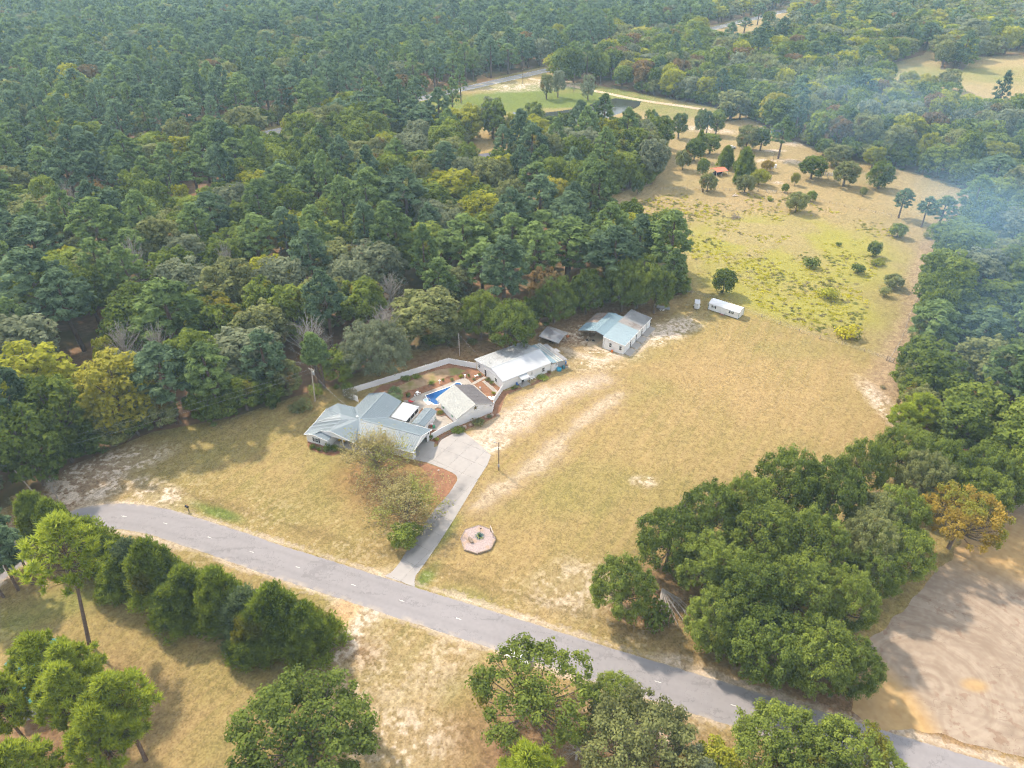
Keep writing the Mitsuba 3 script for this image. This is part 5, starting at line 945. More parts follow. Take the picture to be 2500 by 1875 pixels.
# ================================================================ variants
groups = {}
def tilt_to(base, top, h):
    d = np.array([top[0] - base[0], top[1] - base[1]]); n = float(np.hypot(*d))
    return math.degrees(math.atan2(n, h)), math.degrees(math.atan2(d[1], d[0])), math.hypot(n, h)
def variant(gid, meshes, bark, leaf, parts=('trunk', 'crown')):
    t, c = meshes; scene[gid] = {'type': 'shapegroup', parts[0]: mikit.ply(t, 'm_' + bark), parts[1]: mikit.ply(c, 'm_' + leaf)}
    groups[gid] = float(c.vertices[:, 2].max()), float(np.percentile(np.hypot(c.vertices[:, 0], c.vertices[:, 1]), 97)); return gid
def place(key, gid, xy, h, w=None, rz=0.0, tilt=None):
    """A copy of the variant gid, h metres tall and w metres wide, standing at xy."""
    H0, R0 = groups[gid]; sz = h / H0; sx = (w / 2 / R0) if w else sz
    m = T().translate([xy[0], xy[1], 0.0])
    if tilt: m = m @ T().rotate([-math.sin(math.radians(tilt[1])), math.cos(math.radians(tilt[1])), 0], tilt[0])
    scene[key] = {'type': 'instance', 'shapegroup': {'type': 'ref', 'id': gid}, 'to_world': m @ T().rotate([0, 0, 1], math.degrees(rz)) @ T().scale([sx, sx, sz])}
PINE_M = ('pine_dark', 'pine_green', 'pine_bright'); OAK_M = ('oak_dark', 'oak_green', 'oak_olive', 'oak_grey', 'yellow_green', 'yellow', 'rust', 'orange')
pine_mid = [pine(20 + i, 4.0, 20, 62, 4400, .34, c0=(.36, .42, .48)[i], tuft=.21) for i in range(3)]
pine_low = [pine(30 + i, 4.0, 20, 32, 1000, .50, c0=.36, tuft=.27, k=0) for i in range(3)]
pine_far = [pine(40 + i, 4.2, 20, 14, 240, .98, c0=.34, tuft=.40, k=0) for i in range(2)]
oak_mid = [broadleaf(50 + i, 4.6, 15, (70, 84, 58)[i], 5600, .27, lob=(.14, .26), openness=.78, zc=(.48, .45, .5)[i], squash=(1.3, 1.55, 1.15)[i], low=-.8) for i in range(3)]
oak_low = [broadleaf(60 + i, 4.6, 15, (34, 40, 28)[i], 1200, .48, lob=(.18, .32), openness=.74, zc=.46, squash=(1.3, 1.55, 1.1)[i], k=0, low=-.8) for i in range(3)]
oak_far = [broadleaf(70 + i, 4.8, 15, 14, 250, .92, zc=.5, squash=(1.1, 1.35)[i], k=0, low=-.6) for i in range(2)]
for lod, ps, os_ in (('mid', pine_mid, oak_mid), ('low', pine_low, oak_low), ('far', pine_far, oak_far)):
    for m_ in PINE_M:
        for i, q in enumerate(ps): variant(f'g_{m_}_{lod}_{i}', q, 'pine_bark', m_)
    for m_ in OAK_M:
        for i, q in enumerate(os_):
            if i == 0 or m_[:3] == 'oak' or lod == 'mid' and i < 2: variant(f'g_{m_}_{lod}_{i}', q, 'bark', m_)
# ================================================================ where the woods stand
CLEAR = [Polygon(p).buffer(0) for p in (
    [(-92.32, 31.66), (-156.50, 105.83), (-120.16, 109.89), (-111.44, 111.99), (-105.57, 117.83), (-103.79, 126.48), (-89.74, 139.60), (-71.95, 145.35), (-57.75, 154.99), (-47.12, 160.69), (-44.23, 165.74), (-28.24, 179.37), (-10.60, 183.91), (1.97, 186.65), (13.88, 199.13), (34.42, 210.20), (51.62, 211.86), (58.11, 214.89), (51.41, 249.53), (35.18, 279.83), (26.57, 293.04), (47.01, 314.50), (65.88, 327.18), (76.02, 377.23), (70.64, 403.50), (92.95, 441.50), (126.34, 441.50), (144.24, 445.86), (148.29, 430.93), (150.56, 403.50), (159.74, 392.63), (166.66, 377.23), (171.70, 365.15), (190.33, 353.69), (200.13, 335.87), (212.13, 316.35), (202.63, 301.45), (170.67, 260.55), (148.24, 227.67), (141.79, 213.53), (129.60, 194.64), (117.14, 178.07), (104.38, 156.71), (100.80, 145.35), (99.08, 130.67), (104.92, 120.89), (115.00, 114.87), (132.90, 115.60), (183.87, 87.94), (120.37, 31.66)],
    [(-83.06, 454.79), (-83.24, 484.79), (-31.45, 533.00), (26.89, 599.36), (33.93, 561.17), (64.18, 539.04), (114.09, 491.21), (152.43, 454.79), (109.19, 439.35), (92.18, 437.22), (76.51, 377.23), (58.96, 392.63), (11.13, 394.41), (-6.63, 398.00), (-24.94, 407.23), (-46.73, 417.81), (-57.33, 441.50)],
    [(-29.22, 373.13), (-22.17, 403.50), (3.64, 407.23), (8.44, 385.66), (33.38, 387.38), (46.01, 365.15), (43.10, 359.73), (5.74, 369.10), (-2.53, 352.21), (-8.97, 331.15), (-23.20, 331.15)],
    [(-69.54, 392.63), (-57.71, 398.91), (-49.60, 361.26), (-57.63, 342.82)], [(-147.15, 361.26), (-138.39, 422.78), (-118.12, 427.84), (-109.68, 381.41), (-125.03, 350.01)], [(-87.43, 422.78), (-66.51, 426.82), (-60.61, 401.65), (-78.13, 398.91)],
    [(155.66, 677.38), (197.50, 799.90), (271.56, 896.16), (346.17, 1006.68), (331.69, 927.68), (256.40, 726.16), (201.84, 668.32)],
    [(254.60, 549.59), (287.54, 604.55), (341.73, 652.57), (354.26, 663.00), (404.40, 749.68), (415.19, 796.20), (449.27, 801.14), (397.38, 715.90), (334.98, 598.62), (352.02, 595.70), (391.90, 652.57), (437.67, 659.49), (497.10, 656.01), (333.14, 414.88), (311.69, 448.06), (276.41, 451.63), (263.64, 462.63), (260.58, 490.17), (252.27, 511.64)],
    [(324.74, 791.31), (345.04, 801.14), (326.20, 749.68), (311.74, 745.30)], [(364.21, 758.58), (403.10, 776.98), (378.07, 724.08), (349.14, 724.08)], [(-259.29, 374.92), (-269.62, 411.79), (-248.53, 392.63), (-235.62, 370.70), (-238.19, 350.73)])]
HWB = LineString(hw).buffer(10.5)
OPEN = ops.unary_union([c for c in CLEAR] + [HWB, LineString(dirt).buffer(5), Point(RH(8, 4)[:2]).buffer(13)])
WEDGE = Polygon([(-120, 30), (120, 30), (1060, 1520), (-1060, 1520)])
WOODS = WEDGE.difference(OPEN)
put_structure('woodland_floor', sheet(WOODS.buffer(-0.5).intersection(Polygon([(-900, 0), (900, 0), (900, 1200), (-900, 1200)])).simplify(0.5), None, 0.005), 'woodland_floor', 'shaded brown leaf litter under the woods')
def water(p, n, uv): return fbm(p.x * 0.25, p.y * 0.25, 0, 3) + 0.3 * fbm(p.x * 1.5, p.y * 1.5, 5, 2)
mat('pond', tint((0.035, 0.040, 0.035), 0.15, 0.1), 0.06, 0.6, bump=water, bscale=0.05)
put_structure('pond', sheet(rough_edge([(0.48, 463.96), (6.01, 459.76), (17.12, 461.15), (24.18, 463.96), (35.00, 469.66), (46.29, 478.44), (56.82, 490.60), (69.12, 501.68), (77.41, 496.88), (85.57, 492.16), (80.92, 475.48), (70.17, 463.96), (57.22, 447.55), (42.84, 437.15), (29.45, 434.62), (13.77, 439.71), (3.17, 447.55)], 1.5, 8, 5, 2), None, 0.012), 'pond', 'dark still pond reflecting the sky below the meadow')
put_structure('pond', sheet(rough_edge([(-73.60, 414.29), (-67.44, 419.38), (-62.71, 404.42), (-66.74, 394.94)], 1.0, 6, 6, 2), None, 0.012), 'pond', 'small glint of water among the middle trees')
put_structure('pond', sheet(rough_edge([(-256.76, 374.92), (-265.54, 404.42), (-248.05, 388.07), (-239.75, 374.92), (-241.32, 358.50)], 1.0, 6, 7, 2), None, 0.012), 'pond', 'strip of water glinting between the trees at far left')
# ================================================================ woods
R_ = np.random.default_rng(77)
def scatter_points():
    pts, cell = [], {}
    prepared = prep(WOODS.buffer(-0.6))
    def ok(x, y, r):
        g = 10.0; i, j = int(x // g), int(y // g)
        for a in (-1, 0, 1):
            for b in (-1, 0, 1):
                for (u, v, s) in cell.get((i + a, j + b), ()):
                    if (u - x) ** 2 + (v - y) ** 2 < ((r + s) * .5) ** 2: return False
        cell.setdefault((i, j), []).append((x, y, r)); return True
    tries = 0
    for y0, y1, n, r in ((40, 200, 9000, 10.6), (200, 330, 10000, 10.8), (330, 560, 20000, 10.8), (560, 900, 36000, 12.2), (900, 1500, 60000, 13.4)):
        Y = R_.uniform(y0, y1, n); X = R_.uniform(-1, 1, n) * (125 + .632 * (Y - 30))
        for x, y in zip(X, Y):
            rr = r * R_.uniform(.72, 1.32)
            if prepared.contains(Point(x, y)) and ok(x, y, rr): pts.append((x, y, rr))
    return pts
HWL = LineString(hw)
hwx, hwy = hw[:, 0], hw[:, 1]; srt = np.argsort(hwx)
def zone(x, y):
    beyond = y > np.interp(x, hwx[srt], hwy[srt]) + 5
    if beyond: return 'beyond'
    if x > 45 and y < 330 and x > .30 * y - 5: return 'right'
    if x > 60 and y > 250: return 'far_right'
    if y < 185: return 'left'
    if y < 290: return 'middle'
    return 'pond'
ZONE = {'beyond': 'in the dense dark forest beyond the highway', 'right': 'in the smoky strip of woods along the right edge', 'far_right': 'in the mixed woods above the goldenrod field', 'left': 'in the near woods left of the house and fence', 'middle': 'in the wide woods behind the house', 'pond': 'in the woods between the pond and the highway bend'}
MIX = {'beyond': dict(pine_dark=.50, pine_green=.24, oak_dark=.08, oak_olive=.08, oak_grey=.04, rust=.03, yellow_green=.03),
       'right': dict(oak_dark=.34, oak_green=.30, oak_olive=.14, pine_green=.10, pine_dark=.08, oak_grey=.04),
       'far_right': dict(oak_green=.22, oak_olive=.22, oak_dark=.16, oak_grey=.12, pine_dark=.10, yellow_green=.11, rust=.04, yellow=.03),
       'left': dict(oak_green=.33, oak_dark=.14, oak_olive=.15, oak_grey=.08, pine_green=.10, pine_dark=.11, yellow_green=.10, yellow=.022, dead=.025),
       'middle': dict(pine_green=.24, pine_dark=.15, oak_green=.24, oak_olive=.13, oak_grey=.08, oak_dark=.08, yellow_green=.09, yellow=.018, rust=.012, dead=.02),
       'pond': dict(pine_dark=.20, pine_green=.24, oak_green=.22, oak_olive=.15, oak_dark=.08, yellow_green=.05, oak_grey=.05)}
LOOKS = {'dead': 'bare grey dead tree', 'pine_dark': 'dark green tall pine', 'pine_green': 'green round-topped pine', 'pine_bright': 'bright green pine', 'oak_dark': 'dark green broad-crowned tree', 'oak_green': 'green broad-crowned tree', 'oak_olive': 'dull olive broad-crowned tree', 'oak_grey': 'pale grey-green broad-crowned tree', 'yellow_green': 'yellow-green autumn tree', 'yellow': 'yellow autumn tree', 'rust': 'rust-brown autumn tree', 'orange': 'orange autumn tree'}
kind_n = {'pine_tree': 0, 'broadleaf_tree': 0}
def kind_of(m_): return 'pine_tree' if m_.startswith('pine') else 'broadleaf_tree'
def tree(m_, xy, h, w, label, group=None, lod=None, rz=None, name=None, cat=None, gid=None, tilt=None):
    d = math.hypot(xy[0], math.hypot(xy[1], 100)); lod = lod or ('mid' if d < 430 else 'low' if d < 800 else 'far')
    n = name or kind_of(m_); k = numbered(n); kind_n[n] = kind_n.get(n, 0) + 1
    if gid is None:
        c = [g for g in groups if g.startswith(f'g_{m_}_{lod}_')]; gid = c[int(R_.integers(len(c)))]
    place(k, gid, xy, h, w, R_.uniform(0, 6.28) if rz is None else rz, tilt); tag(k, label, cat or ('pine tree' if n == 'pine_tree' else 'tree'), group); return k
# ================================================================ trees one can point to
oak_near = [broadleaf(110 + i, 6.0, 12, (150, 170, 135)[i], 27000, .145, quad=True, zc=.50, squash=(.85, .95, .78)[i], k=26, low=-.6, lob=(.09, .18), openness=.88, shell=(.30, 1.12)) for i in range(3)]
loose = broadleaf(121, 7.0, 13, 95, 17000, .15, quad=True, zc=.58, squash=.66, k=46, openness=.84, shell=(.2, 1.05), lob=(.085, .15))
pine_near = [pine(130 + i, 4.4, 18, 140, 14000, .27, c0=.50, quad=True, tuft=.085, k=120, aspect=2.4, tr=.012, dome=.9) for i in range(2)]
cedar_near = [cedar(140 + i, 3.0, 10, 190, 34000, .13) for i in range(3)]
small_near = broadleaf(150, 2.4, 5, 40, 5200, .13, quad=True, zc=.5, squash=1.0, k=16, low=-.75, lob=(.17, .32), openness=.72)
bush = [shrub(160 + i, 1.0, 1.2, 700, .085, nl=10) for i in range(2)]
for m_ in ('oak_dark', 'oak_green', 'oak_olive', 'oak_grey', 'orange', 'yellow_green'):
    for i, q in enumerate(oak_near[:3 if m_ in ('oak_dark', 'oak_green') else 1]): variant(f'n_{m_}_{i}', q, 'bark', m_)
variant('n_loose', loose, 'bark', 'oak_green'); variant('n_loose_orange', loose, 'bark', 'orange')
variant('n_pine_airy', pine(137, 4.4, 18, 110, 6500, .24, c0=.56, quad=True, tuft=.075, k=110, aspect=2.4, dome=.9, tr=.0095), 'pine_bark', 'pine_bright')
for i, q in enumerate(pine_near): variant(f'n_pine_{i}', q, 'pine_bark', 'pine_bright')
for i, q in enumerate(cedar_near): variant(f'n_cedar_{i}', q, 'bark', 'cedar')
variant('n_cedar_grey', cedar_near[1], 'bark', 'cedar_grey')
for m_ in ('oak_green', 'oak_olive', 'yellow_green', 'yellow', 'oak_dark', 'orange'): variant(f's_{m_}', small_near, 'bark', m_)
for m_ in ('oak_dark', 'oak_green', 'oak_olive', 'yellow_green', 'weed', 'straw'):
    for i, q in enumerate(bush): variant(f'b_{m_}_{i}', q, 'bark', m_, ('stem', 'foliage'))
mat('yard_bark', tint((0.23, 0.18, 0.13), 0.25, 2.5), 0.9)
leafmat('yard_leaf', (0.26, 0.235, 0.10), (0.50, 0.44, 0.20), (0.33, 0.34, 0.10), .6)
variant('sp_a', sparse(171, 6.2, 11.0, 5600, .14, 120, .10), 'yard_bark', 'yard_leaf'); variant('sp_b', sparse(172, 6.4, 10.0, 8500, .14, 110, .10), 'yard_bark', 'yard_leaf')
variant('dead', sparse(173, 4.0, 11, 60, .1, 60), 'pale_bark', 'straw')
# the two open trees before the house, the small tree by the drive
tree('', TRUNKS[0], 13.0, 17.5, 'thin brown-leaved yard tree right in front of the porch', gid='sp_a', name='broadleaf_tree', lod='x')
tree('', (-22.39, 109.98), 11.5, 17.5, 'half-bare yellow-brown yard tree with leaves down to the driveway bend', gid='sp_b', name='broadleaf_tree', lod='x')
tree('', (-22.00, 102.03), 5.8, 6.2, 'small leafy yellow-tinged tree beside the dark part of the driveway', gid='s_oak_green', name='broadleaf_tree', lod='x')
tree('', (-19.53, 105.65), 2.4, 2.2, 'small green bush right behind the driveway tree', gid='b_oak_green_0', name='shrub', cat='shrub', lod='x')
# cedar row along the road, lower left
for i, (q, h, w, g, lab) in enumerate((
        ((-81.38, 96.42), 14, 10.5, 'n_cedar_0', 'leftmost cedar of the roadside row, behind the tall bright pine'), ((-72.79, 92.59), 12, 9, 'n_cedar_grey', 'grey-green cedar, second from the left in the roadside row'),
        ((-66.64, 89.02), 15.8, 11, 'n_cedar_1', 'third cedar from the left in the roadside row'), ((-59.45, 85.82), 12.5, 10, 'n_cedar_2', 'fourth cedar in the roadside row, left of its middle'),
        ((-52.36, 83.25), 15.4, 10.5, 'n_cedar_0', 'cedar right of the middle of the roadside row'), ((-46.77, 80.56), 12.4, 11, 'n_cedar_grey', 'grey-green feathery cedar near the right end of the row'),
        ((-41.06, 78.62), 16, 11.5, 'n_cedar_1', 'second last cedar at the right end of the row'), ((-35.64, 77.39), 12.6, 11.5, 'n_cedar_2', 'rightmost cedar of the row, beside the sandy drive'))):
    tree('', q, h, w, lab, 'cedars in the roadside row', gid=g, name='cedar_tree', cat='cedar tree', lod='x')
for q, h, w, g, lab in (((-60.63, 83.25), 11, 10, 'n_cedar_1', 'lower cedar bulging out at the lawn side of the row middle'), ((-44.64, 76.73), 11.5, 9.5, 'n_cedar_0', 'lower cedar at the lawn side near the right end of the row'), ((-74.14, 89.57), 10, 9, 'n_cedar_2', 'lower cedar at the lawn side behind the lone pine trunk')): tree('', q, h, w, lab, 'cedars in the roadside row', gid=g, name='cedar_tree', cat='cedar tree', lod='x')
for i, (q, h, w, lab) in enumerate((((-90.51, 100.69), 15, 9, 'dark cedar behind the tall bright pine'), ((-96.27, 103.48), 14, 9, 'dark green cedar at the road bend'))): tree('', q, h, w, lab, gid=f'n_cedar_{i}', name='cedar_tree', cat='cedar tree', lod='x')
# pines, lower left
LP = tilt_to((-75.53, 78.53), (-73.75, 82.47), 29)
tree('', (-75.53, 78.53), LP[2], 13.0, 'tall lone pine with long bare leaning trunk on the lower left lawn', gid='n_pine_airy', name='pine_tree', lod='x', tilt=LP[:2])
for q, h, w, g, lab in (((-71.16, 64.88), 22, 9.0, 'n_pine_1', 'topmost bright pine of the lower left cluster'), ((-65.71, 63.32), 22, 9.0, 'n_pine_0', 'bright pine right behind the topmost of the lower left cluster'),
        ((-64.25, 59.81), 22, 9.5, 'n_pine_1', 'yellowish bright pine in the middle of the lower left cluster'), ((-56.64, 57.95), 22, 10.1, 'n_pine_0', 'bright pine with forked visible limbs at the right of the lower left cluster'),
        ((-56.65, 53.41), 22, 9.0, 'n_pine_1', 'bright pine in front of the teal roof'), ((-73.38, 58.51), 22, 7.8, 'n_pine_0', 'bright pine cut by the left edge above the teal roof'), ((-64.84, 48.42), 22, 9.0, 'n_pine_1', 'bright pine in the lower left corner below the teal roof')):
    tree('', q, h, w, lab, gid=g, name='pine_tree', lod='x')
for q, h, w, lab in (((-95.17, 90.67), 17, 6.5, 'thin pine at the left edge nearest the road bend'), ((-93.12, 92.13), 16, 5.9, 'thin pine beside the left edge pine, one step further right'), ((-97.05, 89.02), 17, 6.5, 'thin pine cut by the left edge above the lawn shade'), ((-103.40, 94.66), 17, 7.8, 'dark pine at the left edge behind the thin pines'), ((-101.02, 97.62), 16, 7.2, 'dark pine behind the thin left edge pines, by the road')):
    tree('pine_dark', q, h, w, lab, name='pine_tree', lod='mid')
# big trees along the bottom edge
for q, h, w, g, lab in (((-31.17, 57.29), 14, 21.5, 'n_oak_dark_0', 'large round dark oak at the bottom edge left of the sandy verge'), ((3.52, 63.94), 14, 20, 'n_loose', 'loose open oak with visible limbs beside the road at the bottom'),
        ((18.73, 55.69), 14.5, 17.5, 'n_oak_olive_0', 'pale olive oak at the bottom edge right of the loose oak'), ((16.59, 65.82), 8.0, 8.5, 'n_oak_green_1', 'small oak between the loose oak and the road'), ((39.52, 56.03), 13, 14, 'n_oak_green_2', 'round green oak at the bottom edge below the road'), ((49.48, 53.87), 12.5, 14, 'n_oak_green_0', 'green oak at the bottom edge where the road leaves'), ((43.43, 51.13), 11, 10, 'n_oak_dark_2', 'dark oak between the two bottom edge oaks'), ((26.29, 52.92), 9, 9, 'n_oak_grey_0', 'grey-green oak in the bottom edge gap below the road')):
    tree('', q, h, w, lab, gid=g, name='broadleaf_tree', lod='x')
tree('', (2.20, 48.06), 21.5, 9, 'bright yellow-green pine top at the bottom edge before the loose oak', gid='n_pine_1', name='pine_tree', lod='x')
tree('', (30.40, 55.45), 8, 6.5, 'bright yellow-green small tree at the bottom edge', gid='s_yellow_green', name='broadleaf_tree', lod='x')
# oak clump on the right of the lawn
CL = (((30.57, 96.45), 15.2, 13.3, 'n_oak_dark_0', 'leftmost oak of the big clump with bare limbs showing'), ((39.56, 102.34), 16.6, 13.3, 'n_oak_dark_1', 'dark oak at the upper left of the big clump'), ((47.67, 103.65), 16.6, 12.6, 'n_oak_green_2', 'oak on the upper edge of the big clump beside the lawn'), ((57.83, 110.09), 17.9, 14.7, 'n_oak_dark_0', 'highest round dark oak at the top of the big clump'), ((64.85, 107.29), 17.9, 14.0, 'n_oak_dark_2', 'dark oak right of the highest oak of the big clump'),
    ((48.45, 95.48), 16.6, 14.7, 'n_oak_green_0', 'broad green oak in the middle of the big clump'), ((56.78, 94.29), 16.6, 14.0, 'n_oak_green_1', 'green oak below the highest oak of the big clump'), ((36.30, 89.50), 15.2, 12.6, 'n_oak_green_2', 'oak at the left middle of the big clump'), ((42.39, 83.30), 16.6, 14.0, 'n_oak_dark_1', 'round oak at the centre front of the big clump'), ((50.88, 83.30), 16.6, 14.0, 'n_oak_green_0', 'green oak at the right front of the big clump'), ((35.77, 78.02), 13.8, 11.2, 'n_oak_green_1', 'lower left front oak of the big clump by the road'), ((41.85, 72.68), 15.2, 13.3, 'n_oak_dark_2', 'front oak of the big clump above the road'), ((49.91, 70.93), 15.2, 12.6, 'n_oak_green_2', 'front right oak of the big clump above the road'), ((56.13, 70.47), 11.0, 9.8, 'n_oak_dark_0', 'low oak at the road corner of the big clump'), ((59.18, 82.11), 15.2, 10.5, 'n_oak_green_1', 'oak on the sandy lot side of the big clump'), ((68.76, 95.25), 15.2, 11.2, 'n_oak_olive_0', 'olive oak between the clump and the orange tree'), ((77.42, 102.73), 15.2, 11.2, 'n_oak_green_0', 'green oak left of the orange tree'))
for q, h, w, g, lab in CL:
    tree('', q, h, w, lab, 'oaks of the big clump' if 'clump' in lab else None, gid=g, name='broadleaf_tree', lod='x')
for q, h, w, g, lab, n in (((19.98, 84.90), 14, 11.5, 'n_oak_green_2', 'round green tree standing apart left of the big clump', 'broadleaf_tree'), ((26.09, 83.25), 5.9, 6.5, 'b_oak_dark_0', 'dark low bush between the round tree and the dead branches', 'shrub'), ((34.32, 78.81), 5.2, 6.5, 'b_oak_green_1', 'green bush beside the dead branches by the road', 'shrub'), ((32.59, 95.83), 3.9, 5.2, 'b_oak_olive_0', 'low olive bush under the leftmost clump oak', 'shrub'), ((40.76, 75.07), 3.9, 6.5, 'b_oak_dark_1', 'dark undergrowth bush at the foot of the clump by the road', 'shrub'), ((48.71, 72.21), 3.4, 6.5, 'b_oak_green_0', 'undergrowth bush under the front right clump oak', 'shrub'),
        ((73.01, 102.08), 14, 12, 'n_oak_olive_0', 'olive oak filling the gap right of the big clump', 'broadleaf_tree'), ((74.08, 93.48), 13.5, 11.5, 'n_oak_green_2', 'green oak below left of the orange tree', 'broadleaf_tree'), ((67.81, 89.63), 11.5, 10, 'n_oak_dark_1', 'dark oak at the upper corner of the sandy lot', 'broadleaf_tree'), ((97.67, 109.50), 14, 12, 'n_oak_green_0', 'green oak right above the orange tree', 'broadleaf_tree'),
        ((89.57, 101.43), 15.0, 16.0, 'n_loose_orange', 'orange-leaved oak above the sandy lot', 'broadleaf_tree'), ((88.33, 113.83), 15.0, 11.2, 'n_oak_olive_0', 'olive oak above the orange tree', 'broadleaf_tree'), ((87.87, 122.35), 15.6, 13.2, 'n_oak_green_1', 'broad light green tree at the lawn corner right of the clump', 'broadleaf_tree'), ((93.66, 117.61), 15.0, 11.9, 'n_oak_dark_1', 'dark tree right of the broad light green tree', 'broadleaf_tree'), ((77.20, 117.61), 15.0, 10.6, 'n_oak_green_2', 'green tree at the lawn edge above the clump', 'broadleaf_tree'), ((102.85, 115.32), 15.6, 11.9, 'n_oak_dark_2', 'dark oak at the right edge above the orange tree', 'broadleaf_tree'), ((106.41, 113.83), 15.6, 10.6, 'n_oak_green_0', 'oak cut by the right edge above the sandy lot', 'broadleaf_tree'),
        ((98.79, 137.58), 13.7, 8.6, 'n_pine_0', 'bright yellow-green pine at the right field corner', 'pine_tree'), ((93.88, 135.33), 12.3, 7.9, 'n_pine_1', 'bright pine left beside the one at the right field corner', 'pine_tree')):
    tree('', q, h, w, lab, gid=g, name=n, cat='shrub' if n == 'shrub' else None, lod='x')
db = thing('dead_branches', 'fan of pale fallen dead branches by the road left of the big clump', 'dead branches'); rng = np.random.default_rng(9); b = MB()
c = np.array([*(28.56, 89.57), 1.8])
for i in range(16):
    a = math.radians(-112 + 4.6 * i + rng.uniform(-3, 3)); L = rng.uniform(5, 8.5); e = c + np.array([math.cos(a) * L, math.sin(a) * L, -1.5 + rng.uniform(0, .9)]); m = (c + e) / 2 + rng.normal(0, .25, 3); m[2] = max(m[2], .5)
    b = MB(); b.tube([c, m, e], [.14, .10, .03], 5)
    for j in range(4): f = rng.uniform(.4, .9); q = c + (e - c) * f; b.tube([q, q + rng.normal(0, .5, 3) + (0, 0, -.1), q + rng.normal(0, .9, 3) + (0, 0, -.2)], [.05, .03, .015], 4)
    put('branch', b, 'pale_bark', db)
tree('', (36.02, 94.66), 7.5, 7.0, 'bare-limbed dead tree at the left edge of the big clump', gid='dead', name='dead_tree', cat='dead tree', lod='x')
for q, h, w, lab in (((34.83, 102.58), 12, 9, 'pale bare limbs standing among the leftmost oaks of the big clump'), ((68.41, 89.02), 11, 6, 'pale leaning bare trunk on the sandy lot side of the big clump'), ((9.97, 58.09), 8, 7, 'bare twiggy tree below the loose oak at the bottom edge')): tree('', q, h, w, lab, gid='dead', name='dead_tree', cat='dead tree', lod='x')
tree('', (-101.00, 116.02), 6.0, 4.5, 'bare small tree at the left wood edge above the road bend', gid='dead', name='dead_tree', cat='dead tree', lod='x')
